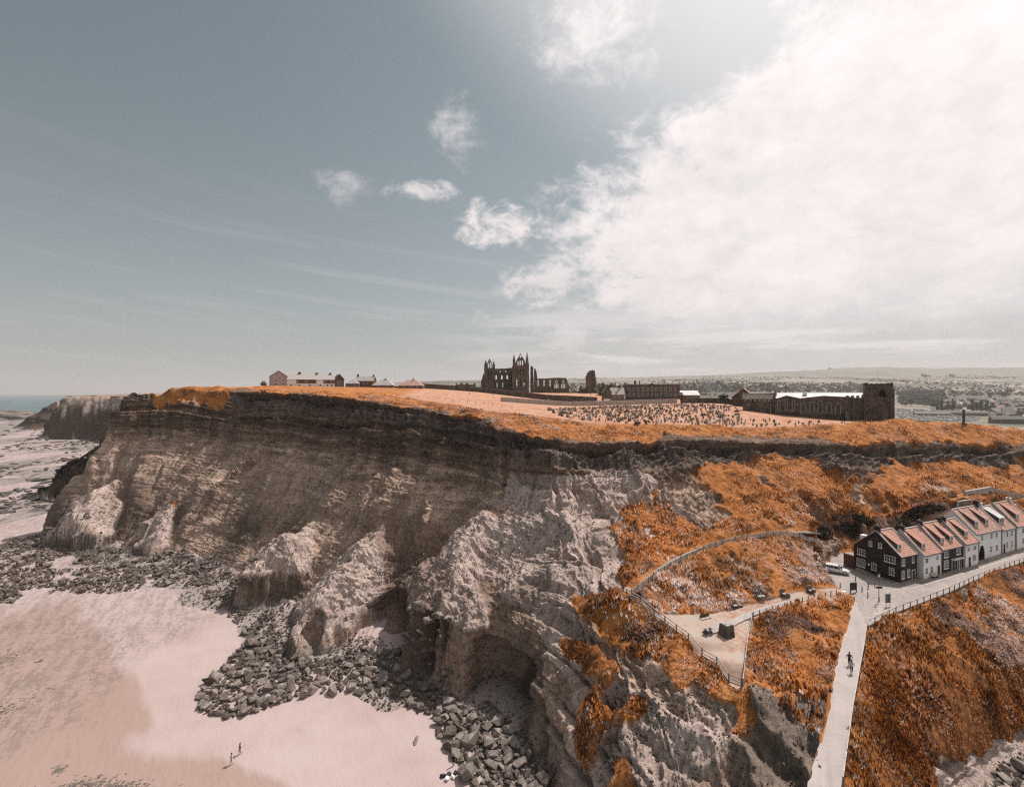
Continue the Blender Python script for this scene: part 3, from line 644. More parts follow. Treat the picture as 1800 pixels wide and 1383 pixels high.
def terrain_material():
    m, t, b = new_mat('ground')
    P = objpos(t); px, py, pz = sep(t, P)
    nf = noise(t, P, 1.3, 6, 0.65); nm = noise(t, P, 0.22, 5, 0.6); nl = noise(t, P, 0.05, 4, 0.55); nff = noise(t, P, 4.5, 4, 0.7)
    # rock with its beds; streaks run down from the rim
    sk = noise(t, comb(t, attr(t, 'arc'), attr(t, 'drm') * 0.10, pz * 0.05), 0.9, 6, 0.7)
    sk2 = noise(t, comb(t, attr(t, 'arc'), attr(t, 'drm') * 0.16, pz * 0.1), 0.28, 4, 0.6)
    dipz = pz + px * 0.035 + (nl - 0.5) * 3.0
    st = noise(t, comb(t, px * 0.02, py * 0.02, dipz * 1.0), 0.9, 5, 0.7)
    rockc = ramp(t, st * 0.65 + nm * 0.35, [(0.28, (.060, .041, .031)), (0.45, (.15, .112, .088)), (0.60, (.225, .175, .143)), (0.78, (.12, .086, .067))])
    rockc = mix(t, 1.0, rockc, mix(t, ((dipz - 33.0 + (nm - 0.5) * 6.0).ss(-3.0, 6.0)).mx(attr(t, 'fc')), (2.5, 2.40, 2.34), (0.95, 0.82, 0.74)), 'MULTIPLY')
    rockc = mix(t, (nf - 0.45).ss(0.0, 0.25) * 0.45, rockc, (.31, .255, .215))
    rockc = mix(t, (0.47 - nf).ss(0.0, 0.2) * 0.6, rockc, (.075, .058, .048))
    rockc = mix(t, 1.0, rockc, ramp(t, nff * 0.45 + nf * 0.42 + sk * 0.13, [(.36, (.42, .40, .38)), (.5, (1, 1, 1)), (.64, (1.6, 1.58, 1.55))]), 'MULTIPLY')
    rockc = mix(t, 1.0, rockc, ramp(t, sk2, [(.36, (.80, .77, .75)), (.62, (1.2, 1.19, 1.18))]), 'MULTIPLY')
    bed = noise(t, comb(t, px * 0.05, py * 0.05, dipz * 0.8 + (nm - 0.5) * 2.6), 1.1, 5, 0.7)
    jnt = noise(t, comb(t, px, py, pz * 0.12), 0.55, 5, 0.7)
    bed = bed * 0.72 + jnt * 0.28
    rockc = mix(t, 1.0, rockc, mix(t, (dipz - 20.0).ss(0.0, 12.0) * 0.85, (1, 1, 1), ramp(t, bed, [(.36, (.38, .36, .34)), (.48, (.9, .9, .9)), (.56, (1.3, 1.28, 1.25)), (.66, (2.1, 2.05, 2.0))])), 'MULTIPLY')
    dark_bed = (1.0 - ((dipz - 40.0) / 2.2).abs().mn(1.0)) * 0.55
    rockc = mix(t, dark_bed * attr(t, 'sand').lin(0, 1, 1, 0) * (1.0 - attr(t, 'white')), rockc, (.05, .038, .032))
    whitec = ramp(t, nf * 0.6 + nff * 0.4, [(0.28, (.19, .14, .118)), (0.38, (.43, .325, .275)), (0.50, (.63, .495, .43)), (0.66, (.75, .615, .55)), (0.85, (.57, .44, .38))])
    whitec = mix(t, 1.0, whitec, ramp(t, sk * 0.7 + sk2 * 0.3, [(.36, (.50, .46, .43)), (.5, (1, 1, 1)), (.66, (1.22, 1.22, 1.22))]), 'MULTIPLY')
    strk = noise(t, comb(t, px * 1.0, py * 1.0, pz * 0.22), 1.6, 6, 0.72)
    whitec = mix(t, (0.465 - strk).ss(0.0, 0.09) * 0.65, whitec, (.12, .088, .07))
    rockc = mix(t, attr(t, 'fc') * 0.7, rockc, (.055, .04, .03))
    c = mix(t, (attr(t, 'white') * 1.25 - (nm - 0.5) * 1.0 - 0.08).ss(0.15, 0.75), rockc, whitec)
    talc = ramp(t, nf * 0.5 + nff * 0.5, [(0.3, (.065, .046, .036)), (0.55, (.135, .10, .08)), (0.75, (.24, .19, .16))])
    c = mix(t, attr(t, 'talus') * (1.0 - attr(t, 'white')) * 0.8, c, talc)
    c = mix(t, (attr(t, 'red') - (nm - 0.5) * 0.9).ss(0.2, 0.9) * 0.6, c, ramp(t, nf, [(0.3, (.13, .075, .052)), (0.65, (.32, .21, .16))]))
    c = mix(t, (attr(t, 'soil') - (nf - 0.5) * 0.7).ss(0.2, 0.6) * 0.85, c, ramp(t, noise(t, comb(t, px, py, pz * 0.15), 0.7, 5, 0.6), [(0.32, (.055, .032, .022)), (0.52, (.13, .078, .055)), (0.68, (.34, .235, .19))]))
    c = mix(t, (attr(t, 'capb') - (nf - 0.5) * 0.5).ss(0.3, 0.8) * 0.7, c, ramp(t, noise(t, comb(t, px, py, pz * 0.1), 0.9, 5, 0.65), [(0.34, (.055, .042, .035)), (0.52, (.21, .165, .14)), (0.66, (.40, .34, .30))]))
    greyc = ramp(t, nff * 0.5 + nf * 0.5, [(0.3, (.13, .10, .078)), (0.55, (.26, .215, .175)), (0.75, (.38, .33, .28))])
    c = mix(t, attr(t, 'grey') * 0.85, c, greyc)
    rubc = ramp(t, nff, [(0.32, (.08, .064, .054)), (0.5, (.27, .23, .205)), (0.7, (.45, .395, .36))])
    c = mix(t, (attr(t, 'rub') - (nf - 0.5) * 0.6).ss(0.2, 0.7), c, rubc)
    # turf
    vegn = nf * 0.5 + nm * 0.5
    vegc = ramp(t, vegn, [(0.30, (.13, .040, .011)), (0.44, (.33, .108, .02)), (0.56, (.50, .185, .04)), (0.70, (.57, .285, .115))])
    vegc = mix(t, (nff - 0.50).ss(0.0, 0.16) * 0.30, vegc, (.56, .38, .26))
    vegc = mix(t, (nl * 0.6 + nf * 0.4 - 0.50).ss(0.02, 0.14) * 0.40, vegc, (.34, .25, .19))
    vstk = noise(t, comb(t, px * 0.35 + py * 0.10, py * 0.9 - px * 0.2, pz * 0.5), 0.5, 5, 0.65)
    vegc = mix(t, (0.47 - vstk).ss(0.0, 0.10) * 0.65, vegc, (.10, .048, .022))
    vegc = mix(t, (vstk - 0.56).ss(0.0, 0.10) * 0.45, vegc, (.50, .34, .22))
    vegc = mix(t, attr(t, 'brk') * 0.75, vegc, ramp(t, nf, [(.35, (.075, .026, .010)), (.55, (.24, .085, .024)), (.7, (.42, .22, .11))]))
    c = mix(t, (attr(t, 'veg') - (nf - 0.5) * 0.9 - (nff - 0.5) * 0.5).ss(0.18, 0.82), c, vegc)
    mownc = ramp(t, nm * 0.7 + nf * 0.3, [(0.36, (.33, .145, .06)), (0.47, (.47, .24, .14)), (0.57, (.52, .315, .225)), (0.68, (.38, .28, .215))])
    c = mix(t, attr(t, 'mown') * attr(t, 'veg').ss(0.2, 0.5), c, mownc)
    terc = ramp(t, nm * 0.6 + nf * 0.4, [(0.38, (.32, .165, .095)), (0.50, (.40, .30, .245)), (0.62, (.38, .33, .295))])
    c = mix(t, attr(t, 'flat') * 0.95, c, terc)
    # sand, wet and rippled towards the sea, with the rocky scar beyond
    ripv = comb(t, px * 0.9 + py * 0.5, py * 0.22 - px * 0.12, 0.0)
    rip = noise(t, ripv, 0.55, 6, 0.7)
    sandc = ramp(t, nl * 0.7 + nm * 0.3, [(0.35, (.385, .292, .268)), (0.52, (.425, .335, .315)), (0.7, (.45, .37, .35))])
    strw = noise(t, comb(t, px * 0.55 + py * 0.45, px * -0.07 + py * 0.09, 4.0), 0.6, 5, 0.65)
    wet = (attr(t, 'wet') + (nm - 0.5) * 0.5 + (strw - 0.5) * 0.9).ss(0.25, 0.75)
    sandc = mix(t, wet * 0.75, sandc, (.31, .212, .172))
    sandc = mix(t, (rip - 0.56).ss(0.0, 0.12) * (wet * 0.7 + 0.1) * 0.30, sandc, (.20, .145, .12))
    rip2 = noise(t, comb(t, px * 1.5 + py * 1.1, px * -0.16 + py * 0.2, 8.0), 1.3, 4, 0.6)
    sandc = mix(t, (0.47 - rip2).ss(0.0, 0.10) * wet * 0.13, sandc, (.19, .13, .105))
    weed = ((px + 71.0 + (nl - .5) * 30.0) / -10.0).ss(0.2, 1.0) * ((rip + nf) * 0.5 - 0.45).ss(0.0, 0.12)
    sandc = mix(t, weed * 0.45, sandc, (.11, .10, .085))
    scarc = ramp(t, noise(t, comb(t, px * 0.35 + py * 0.1, py * 0.12, 0.0), 0.6, 7, 0.75), [(0.36, (.07, .058, .05)), (0.47, (.20, .17, .15)), (0.54, (.295, .25, .228)), (0.72, (.20, .215, .22))])
    sandc = mix(t, (attr(t, 'scar') - (nm - 0.5)).ss(0.1, 0.7), sandc, scarc)
    c = mix(t, attr(t, 'sand') * (1.0 - (attr(t, 'rub') - (nf - 0.5) * 0.6).ss(0.2, 0.7) * 0.9), c, sandc)
    # far country: a patchwork of fields and woods
    fv = voro(t, comb(t, px * 1.0 + py * 0.15, py * 0.55, 0.0), 0.0058, 'F1', 1)
    fn = t.nodes.new('ShaderNodeSeparateColor'); put(t, fn.inputs[0], fv); fr = X(t, fn.outputs[0])
    fieldc = ramp(t, fr, [(0.0, (.22, .195, .145)), (0.3, (.32, .27, .215)), (0.55, (.18, .165, .125)), (0.75, (.40, .33, .275)), (1.0, (.25, .225, .17))])
    fe = voro(t, comb(t, px * 1.0 + py * 0.15, py * 0.55, 0.0), 0.0058, 'DISTANCE_TO_EDGE', 0)
    fieldc = mix(t, (1.0 - fe.ss(0.0, 0.035)) * 0.8, fieldc, (.085, .085, .062))
    woods = (noise(t, P, 0.0021, 6, 0.62) - 0.5).ss(0.0, 0.05)
    fieldc = mix(t, woods * 0.9, fieldc, ramp(t, noise(t, P, 0.05, 4, 0.7), [(0.3, (.04, .042, .03)), (0.7, (.15, .145, .105))]))
    moor = (pz - 170.0 + (nl - 0.5) * 60.0).ss(0.0, 60.0)
    fieldc = mix(t, 1.0, fieldc, (.82, .82, .80), 'MULTIPLY')
    fieldc = mix(t, moor * 0.8, fieldc, (.17, .165, .135))
    c = mix(t, attr(t, 'farm'), c, fieldc)
    t.links.new(c.o, b.inputs['Base Color'])
    hgt = nff * 0.5 + nf * 1.0
    crk = voro(t, comb(t, px, py, pz * 0.7), 1.7, 'DISTANCE_TO_EDGE', 0).ss(0.0, 0.12)
    hgt = hgt + (strk * 0.9 + noise(t, P, 2.4, 6, 0.75) * 1.2) * (1.0 - attr(t, 'veg')) * (1.0 - attr(t, 'sand')) * (1.0 - attr(t, 'flat'))
    bump(t, b, hgt * (1.0 - attr(t, 'sand') * 0.85) * (1.0 - attr(t, 'farm')) * (1.0 - attr(t, 'flat') * .8) + rip * attr(t, 'sand') * 0.25, 0.9, 0.55)
    pool = (noise(t, comb(t, px * 0.4 + py * 0.1, py * 0.16, 2.0), 0.5, 5, 0.6) - 0.52).ss(0.0, 0.06) * attr(t, 'scar') * attr(t, 'sand')
    put(t, b.inputs['Roughness'], 0.92 - pool * 0.7)
    return m
GROUND = terrain_material()

def simple(name, colr, var=0.25, scale=1.2, rough=0.9, spec=0.2, metal=0.0, bmp=0.0, stretch=None):
    m, t, b = new_mat(name)
    if stretch:
        px, py, pz = sep(t, objpos(t)); P = comb(t, px * stretch[0], py * stretch[1], pz * stretch[2])
    else: P = objpos(t)
    n = noise(t, P, scale, 5, 0.65)
    lo = tuple(v * (1 - var) for v in colr); hi = tuple(min(1, v * (1 + var)) for v in colr)
    c = ramp(t, n, [(0.3, lo), (0.7, hi)])
    t.links.new(c.o, b.inputs['Base Color'])
    b.inputs['Roughness'].default_value = rough; b.inputs['Specular IOR Level'].default_value = spec; b.inputs['Metallic'].default_value = metal
    if bmp: bump(t, b, n, 0.6, bmp)
    return m

def paving(name, colr, sx, sy, ang, mortar=.7, var=.16, stain=.25):
    """setts or slabs laid in courses, with stains and worn wheel lines"""
    m, t, b = new_mat(name); px, py, pz = sep(t, objpos(t)); ca, sa = math.cos(ang), math.sin(ang)
    u = px * ca + py * sa; v = py * ca - px * sa
    br = t.nodes.new('ShaderNodeTexBrick'); put(t, br.inputs['Vector'], comb(t, u, v, 0.0)); br.inputs['Scale'].default_value = 1.0
    br.inputs['Brick Width'].default_value = sx; br.inputs['Row Height'].default_value = sy; br.inputs['Mortar Size'].default_value = .018
    br.inputs['Color1'].default_value = (*[c * (1 - var) for c in colr], 1); br.inputs['Color2'].default_value = (*[min(1, c * (1 + var)) for c in colr], 1); br.inputs['Mortar'].default_value = (*[c * mortar for c in colr], 1)
    n = noise(t, objpos(t), .35, 5, .65); f = noise(t, objpos(t), 3.0, 4, .7); w = noise(t, comb(t, u * .06, v * .9, 0.0), 1.0, 4, .6)
    c = mix(t, 1.0, X(t, br.outputs[0]), ramp(t, n * .6 + f * .4, [(.3, (1 - stain, 1 - stain, 1 - stain * 1.05)), (.7, (1.1, 1.1, 1.1))]), 'MULTIPLY')
    c = mix(t, (w - .52).ss(0.0, .12) * .22, c, tuple(c_ * .55 for c_ in colr)); t.links.new(c.o, b.inputs['Base Color']); bump(t, b, f, .3, .03); return m
# ------------------------------------------------------------------ setting
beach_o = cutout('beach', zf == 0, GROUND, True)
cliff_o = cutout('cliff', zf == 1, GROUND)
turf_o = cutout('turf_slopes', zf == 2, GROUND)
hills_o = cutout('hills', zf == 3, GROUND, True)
sea_m, t, b = new_mat('sea')
Pn = objpos(t)
wv = noise(t, Pn, 0.05, 6, 0.7)
t.links.new(ramp(t, noise(t, Pn, 0.004, 4, 0.6), [(0.3, (.055, .105, .115)), (0.7, (.10, .165, .175))]).o, b.inputs['Base Color'])
b.inputs['Roughness'].default_value = 0.35; b.inputs['Specular IOR Level'].default_value = 0.3
bump(t, b, wv, 0.5, 1.5)
me = mesh_from('sea', np.array([(-33000, -3000, -1.6), (33000, -3000, -1.6), (33000, 40000, -1.6), (-33000, 40000, -1.6)]), [[0, 1, 2, 3]])
sea_o = new_obj('sea', me, sea_m); sea_o['kind'] = 'structure'
# ------------------------------------------------------------------ building kit
from mathutils.geometry import tessellate_polygon
class MB:
    def __init__(s): s.v, s.f = [], []
    def poly(s, pts):
        i = len(s.v); s.v += [tuple(p) for p in pts]; s.f.append(list(range(i, i + len(pts)))); return s
    def box(s, x0, y0, z0, x1, y1, z1):
        i = len(s.v)
        s.v += [(x0, y0, z0), (x1, y0, z0), (x1, y1, z0), (x0, y1, z0), (x0, y0, z1), (x1, y0, z1), (x1, y1, z1), (x0, y1, z1)]
        s.f += [[i + a for a in q] for q in ((3, 2, 1, 0), (4, 5, 6, 7), (0, 1, 5, 4), (1, 2, 6, 5), (2, 3, 7, 6), (3, 0, 4, 7))]; return s
    def cyl(s, a, b, r0, r1=None, n=8, cap=True):
        r1 = r0 if r1 is None else r1
        a, b = Vector(a), Vector(b); d = (b - a).normalized()
        u = d.orthogonal().normalized(); w = d.cross(u); i = len(s.v)
        for c, r in ((a, r0), (b, r1)):
            for k in range(n):
                an = 2 * math.pi * k / n; s.v.append(tuple(c + (u * math.cos(an) + w * math.sin(an)) * r))
        for k in range(n): s.f.append([i + k, i + (k + 1) % n, i + n + (k + 1) % n, i + n + k])
        if cap: s.f += [[i + n - 1 - k for k in range(n)], [i + n + k for k in range(n)]]
        return s
    def beam(s, a, b, w, h):
        """a squared bar from a to b, w wide and h high"""
        a, b = Vector(a), Vector(b); d = (b - a).normalized(); sd = d.cross(Vector((0, 0, 1)))
        sd = sd.normalized() if sd.length > 1e-4 else Vector((1, 0, 0)); up = sd.cross(d)
        i = len(s.v)
        for c in (a, b):
            for p, q in ((-1, -1), (1, -1), (1, 1), (-1, 1)): s.v.append(tuple(c + sd * (p * w / 2) + up * (q * h / 2)))
        s.f += [[i + x for x in q] for q in ((3, 2, 1, 0), (4, 5, 6, 7), (0, 1, 5, 4), (1, 2, 6, 5), (2, 3, 7, 6), (3, 0, 4, 7))]; return s
    def slab(s, outer, y0, y1, holes=(), flip=False):
        """an upright slab from an outline in (x, z), with openings, from y0 to y1"""
        loops = [outer] + list(holes)
        flat2 = [p for l in loops for p in l]
        tris = tessellate_polygon([[Vector((x, z, 0)) for x, z in l] for l in loops])
        i = len(s.v); n = len(flat2)
        s.v += [(x, y0, z) for x, z in flat2] + [(x, y1, z) for x, z in flat2]
        for a, b, c in tris: s.f += [[i + a, i + b, i + c], [i + n + c, i + n + b, i + n + a]]
        o = i
        for l in loops:
            m = len(l)
            for k in range(m): s.f.append([o + k, o + (k + 1) % m, o + n + (k + 1) % m, o + n + k])
            o += m
        return s
    def mesh(s, name):
        me = bpy.data.meshes.new(name); me.from_pydata(s.v, [], s.f)
        bm = bmesh.new(); bm.from_mesh(me); bmesh.ops.recalc_face_normals(bm, faces=bm.faces); bm.to_mesh(me); bm.free()
        return me
    def build(s, name, mat, parent=None, **kw):
        o = new_obj(name, s.mesh(name), mat, parent)
        if kw: tag(o, **kw)
        return o
def thing(name, label, cat, loc=(0, 0, 0), rz=0.0, group=None):
    o = bpy.data.objects.new(name, None); COL.objects.link(o); o.location = loc; o.rotation_euler = (0, 0, rz); o.empty_display_size = .5
    return tag(o, label, cat, group)
def copy_tree(o, parent=None):
    c = o.copy(); COL.objects.link(c)
    if parent is not None: c.parent = parent
    for ch in list(o.children): copy_tree(ch, c)
    return c
def arch(cx, z0, z1, w, n=5):
    """outline of a pointed window"""
    h = w / 2; zs = z1 - w * .8; pts = [(cx - h, z0), (cx + h, z0), (cx + h, zs)]
    for k in range(1, n): a = k / n; pts.append((cx + h * (1 - a ** 1.6), zs + (z1 - zs) * math.sin(a * math.pi / 2)))
    pts.append((cx, z1))
    for k in range(n - 1, 0, -1): a = k / n; pts.append((cx - h * (1 - a ** 1.6), zs + (z1 - zs) * math.sin(a * math.pi / 2)))
    pts.append((cx - h, zs)); return pts
def rect(x0, z0, x1, z1): return [(x0, z0), (x1, z0), (x1, z1), (x0, z1)]

M = {}
M['black_paint'] = simple('dark_brick_wall', (.030, .022, .020), .45, 2.5, .8, .3, bmp=.03)
M['brick'] = simple('red_brown_brick', (.11, .058, .042), .5, 3.0, .9, .2, bmp=.03)
M['whitewash'] = simple('white_render', (.78, .74, .71), .08, 1.0, .9)
M['palewash'] = simple('grey_white_render', (.70, .67, .64), .08, 1.0, .9)
M['white'] = simple('white_joinery', (.80, .77, .75), .06, 3, .5, .4)
M['glass'] = simple('window_glass', (.028, .03, .033), .3, 1.0, .08, .6)
M['tile'] = simple('clay_pantiles', (.45, .25, .19), .32, 2.2, .9, bmp=.02, stretch=(1, 1, .4))
M['tile2'] = simple('weathered_pantiles', (.40, .25, .20), .35, 1.8, .9, bmp=.02)
M['slate'] = simple('pale_slates', (.36, .33, .31), .25, 1.5, .7, .4)
M['slate_dark'] = simple('dark_slates', (.10, .088, .078), .35, 1.5, .7, .4)
M['slate_mid'] = simple('grey_slates', (.21, .19, .175), .35, 1.0, .8, .3)
M['lead'] = simple('roof_lead', (.50, .48, .47), .15, .6, .6, .4)
M['coping'] = simple('stone_coping', (.46, .42, .39), .2, 1.5)
M['stone_dark'] = simple('weathered_sandstone', (.105, .084, .068), .7, .55, .95, bmp=.12)
M['stone_mid'] = simple('grey_sandstone', (.15, .125, .105), .55, .8, .95, bmp=.08)
M['stone_pale'] = simple('pale_stone', (.36, .315, .285), .4, 1.2, .95, bmp=.06)
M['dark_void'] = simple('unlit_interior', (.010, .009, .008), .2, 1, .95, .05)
M['timber'] = simple('weathered_timber', (.43, .375, .33), .3, 2, .9)
M['timber_mid'] = simple('brown_timber', (.14, .11, .09), .4, 3, .8)
M['timber_dark'] = simple('dark_timber', (.055, .042, .034), .4, 3, .8)
M['iron'] = simple('black_ironwork', (.022, .021, .021), .3, 3, .5, .5)
M['setts'] = paving('stone_setts', (.355, .31, .285), .45, .22, R(23))
M['concrete'] = paving('pale_concrete', (.395, .35, .33), 3.6, 4.2, R(57), .8, .05, .2)
M['flags'] = paving('pavement_flags', (.28, .245, .22), .9, .6, R(23))
M['carwhite'] = simple('white_car_paint', (.66, .65, .645), .03, .5, .22, .6)
M['rubber'] = simple('black_rubber', (.02, .02, .02), .2, 4, .8, .2)
M['metal'] = simple('bright_metal', (.5, .5, .5), .1, 4, .35, .5, .8)
M['cloth_dark'] = simple('dark_panel', (.03, .03, .03), .5, 6, .7)

# ------------------------------------------------------------------ row of cottages
ST0 = Vector(S(1583, 1025, 18.05)); ST1 = Vector(S(1757, 972.5, 19.0))
ST_ANG = math.atan2(ST1.y - ST0.y, ST1.x - ST0.x)
def window(parent, x, y, z, w, h, cols=2, rows=2, face='front', name='window', sill=True, bar=.05, side=1):
    """white casement with glazing bars, its pane a sub-part; face 'front' looks along -y, 'side' along -x"""
    f = MB(); g = MB(); fr = .085
    def bx(m, a0, d0, z0, a1, d1, z1):
        if face == 'front': m.box(a0, y - d1, z0, a1, y - d0, z1)
        else: m.box(x - d1, a0, z0, x - d0, a1, z1)
    a = x if face == 'front' else y
    bx(f, a, .003, z, a + fr, .06, z + h); bx(f, a + w - fr, .003, z, a + w, .06, z + h)
    bx(f, a + fr, .003, z, a + w - fr, .06, z + fr); bx(f, a + fr, .003, z + h - fr, a + w - fr, .06, z + h)
    for i in range(1, cols): c = a + w * i / cols; bx(f, c - bar / 2, .006, z + fr, c + bar / 2, .055, z + h - fr)
    for j in range(1, rows): c = z + h * j / rows; bx(f, a + fr, .008, c - bar / 2, a + w - fr, .050, c + bar / 2)
    if sill: bx(f, a - .06, .003, z - .09, a + w + .06, .11, z - .003)
    o = f.build(name, M['white'], parent)
    bx(g, a + fr, .004, z + fr, a + w - fr, .02, z + h - fr)
    g.build('pane', M['glass'], o)
    return o
def stepped_roof(m, x0, x1, y0, z0, y1, z1, courses, th=.05):
    """one pitch of a roof laid in overlapping courses, from eave (y0, z0) to ridge (y1, z1)"""
    for k in range(courses):
        a, b = k / courses, (k + 1.25) / courses
        b = min(b, 1.0)
        ya, za = y0 + (y1 - y0) * a, z0 + (z1 - z0) * a; yb, zb = y0 + (y1 - y0) * b, z0 + (z1 - z0) * b
        i = len(m.v)
        m.v += [(x0, ya, za), (x1, ya, za), (x1, ya, za + th * 1.6), (x0, ya, za + th * 1.6), (x0, yb, zb), (x1, yb, zb), (x1, yb, zb + th * .25), (x0, yb, zb + th * .25)]
        m.f += [[i + q for q in p] for p in ((0, 1, 2, 3), (3, 2, 6, 7), (5, 4, 7, 6), (0, 3, 7, 4), (1, 5, 6, 2), (0, 4, 5, 1))]
def chimney(parent, x, y, z0, w, d, h, mat, pots=2):
    m = MB().box(x - w / 2, y - d / 2, z0, x + w / 2, y + d / 2, z0 + h).box(x - w / 2 - .07, y - d / 2 - .07, z0 + h, x + w / 2 + .07, y + d / 2 + .07, z0 + h + .14)
    o = m.build('chimney', mat, parent)
    for k in range(pots):
        px_ = x + (k - (pots - 1) / 2) * w / max(pots, 1)
        MB().cyl((px_, y, z0 + h + .14), (px_, y, z0 + h + .55), .12, .10, 8).build('chimney_pot', M['tile2'], o)
def cottage(label, s0, s1, fwd, depth, eave, ridge, wall, roofmat, dormers=(), wins=(), doors=(), chim=(), gable_coping=True, z=0.0, extra=None, side_wins=(), downpipe=True, dorm_roof=None):
    w = s1 - s0
    c, sn = math.cos(ST_ANG), math.sin(ST_ANG)
    loc = (ST0.x + s0 * c + fwd * sn, ST0.y + s0 * sn - fwd * c, ST0.z + z)
    h = thing('cottage', label, 'house', loc, ST_ANG, 'row of cottages along the street')
    ym = depth / 2
    prof = [(0, -.6), (depth, -.6), (depth, eave), (ym, ridge), (0, eave)]
    m = MB(); i = len(m.v)
    m.v += [(0, y, zz) for y, zz in prof] + [(w, y, zz) for y, zz in prof]
    m.f += [[0, 1, 2, 3, 4], [9, 8, 7, 6, 5]] + [[k, (k + 1) % 5, 5 + (k + 1) % 5, 5 + k] for k in range(5)]
    wo_ = m.build('wall', wall, h)
    r = MB(); pit = (ridge - eave) / ym; ov = .22
    stepped_roof(r, -.02, w + .02, -ov, eave - ov * pit + .03, ym, ridge + .03, 17)
    stepped_roof(r, -.02, w + .02, depth + ov, eave - ov * pit + .03, ym, ridge + .03, 10)
    ro = r.build('roof', roofmat, h)
    MB().beam((-.04, ym, ridge + .10), (w + .04, ym, ridge + .10), .26, .16).build('ridge_tiles', M['coping'], ro)
    if gable_coping:
        for xx in ((.0, w) if gable_coping is True else (gable_coping - 1,)):
            g = MB(); g.beam((xx, -ov - .05, eave - ov * pit + .10), (xx, ym, ridge + .16), .26, .15); g.beam((xx, depth + ov, eave - ov * pit + .10), (xx, ym, ridge + .16), .26, .15)
            g.build('gable_coping', M['coping'], ro)
    MB().cyl((-.05, -ov - .05, eave - ov * pit - .02), (w + .05, -ov - .05, eave - ov * pit - .02), .07, n=6).build('gutter', M['iron'], ro)
    if downpipe: MB().cyl((w - .12, -.08, 0), (w - .12, -.08, eave - .2), .05, n=6).build('downpipe', M['iron'], h)
    for (dx0, dw, zb, hh) in dormers:
        # long sloping dormer that starts just below the ridge
        yf = (zb - eave) / pit; zt = zb + hh; ytop = ym - .25; ztop = ridge - .12
        d = MB()
        i = len(d.v); d.v += [(dx0, yf, zb), (dx0, yf, zt), (dx0, ytop, ztop), (dx0 + dw, yf, zb), (dx0 + dw, yf, zt), (dx0 + dw, ytop, ztop)]
        d.f += [[i, i + 1, i + 2], [i + 5, i + 4, i + 3], [i, i + 3, i + 4, i + 1], [i + 1, i + 4, i + 5, i + 2], [i, i + 2, i + 5, i + 3]]
        do = d.build('dormer', M['slate_dark'] if dorm_roof is None else M['slate_dark'], h)
        dr = MB(); stepped_roof(dr, dx0 - .10, dx0 + dw + .10, yf - .16, zt - .02, ytop, ztop + .05, 10, .04)
        dr.build('dormer_roof', roofmat if dorm_roof is None else dorm_roof, do)
        MB().box(dx0 + .02, yf - .03, zb + .02, dx0 + dw - .02, yf - .002, zt - .03).build('dormer_front', M['white'], do)
        window(do, dx0 + .12, yf - .03, zb + .14, dw - .24, hh - .28, 2, 2, sill=False)
    for (x, zz, ww, hh, cc, rr) in wins: window(h, x, 0, zz, ww, hh, cc, rr)
    for (y, zz, ww, hh, cc, rr) in side_wins: window(h, 0, y, zz, ww, hh, cc, rr, face='side')
    for (x, ww, hh) in doors:
        d = MB().box(x, -.05, .02, x + ww, -.003, hh).build('door', M['timber_dark'], h)
        MB().box(x - .09, -.08, .02, x - .003, -.004, hh + .09).box(x + ww + .003, -.08, .02, x + ww + .09, -.004, hh + .09).box(x - .003, -.08, hh + .003, x + ww + .003, -.004, hh + .09).build('door_frame', M['white'], d)
        MB().box(x + ww - .18, -.09, 1.0, x + ww - .1, -.052, 1.12).build('handle', M['metal'], d)
    for (x, y, hh, pots, mt) in chim: chimney(h, x, y, ridge - .5, .62, .85, hh, mt, pots)
    if extra: extra(h)
    return h
def black_extra(h):
    # brick yard wall, rainwater pipe and plaque on the black gable
    MB().box(-.35, 8.5, -.4, .0, 10.6, 2.6).box(-.42, 8.4, 2.6, .07, 10.7, 2.72).build('yard_wall', M['brick'], h)
    MB().cyl((-.09, 6.2, 0), (-.09, 6.2, 5.0), .05, n=6).build('downpipe', M['iron'], h)
    MB().box(-.05, 5.6, 1.6, -.004, 5.9, 2.05).build('plaque', M['white'], h)
    MB().box(-.008, -.012, 0.0, 5.2, -.004, .55).build('brick_plinth', M['brick'], h)
    MB().box(1.2, 7.0, 6.0, 2.2, 8.2, 7.2).build('rear_dormer', M['white'], h)
cottage('black gabled cottage at the corner nearest the parked white car', 0, 5.25, 0, 8.7, 5.2, 9.0, M['black_paint'], M['tile'],
        dormers=[(.9, 1.3, 6.1, 1.05)], wins=[(.35, 3.35, 1.0, 1.25, 2, 2), (3.7, 3.5, .75, 1.1, 1, 2), (.35, .8, .85, 1.5, 2, 3), (2.1, .85, .95, 1.5, 2, 3)], doors=[(3.75, .9, 2.0)],
        side_wins=[(6.4, .9, 1.7, 1.6, 4, 3), (4.3, 1.0, .95, 1.45, 2, 3), (1.05, 1.1, .95, 1.45, 2, 3), (6.2, 3.3, 1.8, 1.25, 4, 2), (.9, 3.45, 1.95, 1.35, 4, 2), (5.1, 5.7, .65, 1.05, 2, 2), (3.3, 5.8, .65, 1.05, 2, 2)],
        chim=[(.4, 4.35, 1.4, 2, M['black_paint'])], extra=black_extra)
cottage('narrow white cottage between the two black cottages', 5.9, 12.2, .9, 8.2, 4.75, 8.7, M['whitewash'], M['tile'],
        dormers=[(1.0, 1.3, 5.6, 1.05)], wins=[(.5, 3.0, 1.1, 1.1, 2, 2), (4.4, 3.1, .7, .95, 2, 2), (.5, .8, .9, 1.35, 2, 2), (2.3, .8, .95, 1.35, 2, 2)], doors=[(4.7, .9, 2.0)],
        chim=[(.45, 4.1, 1.2, 2, M['black_paint'])], z=.25)
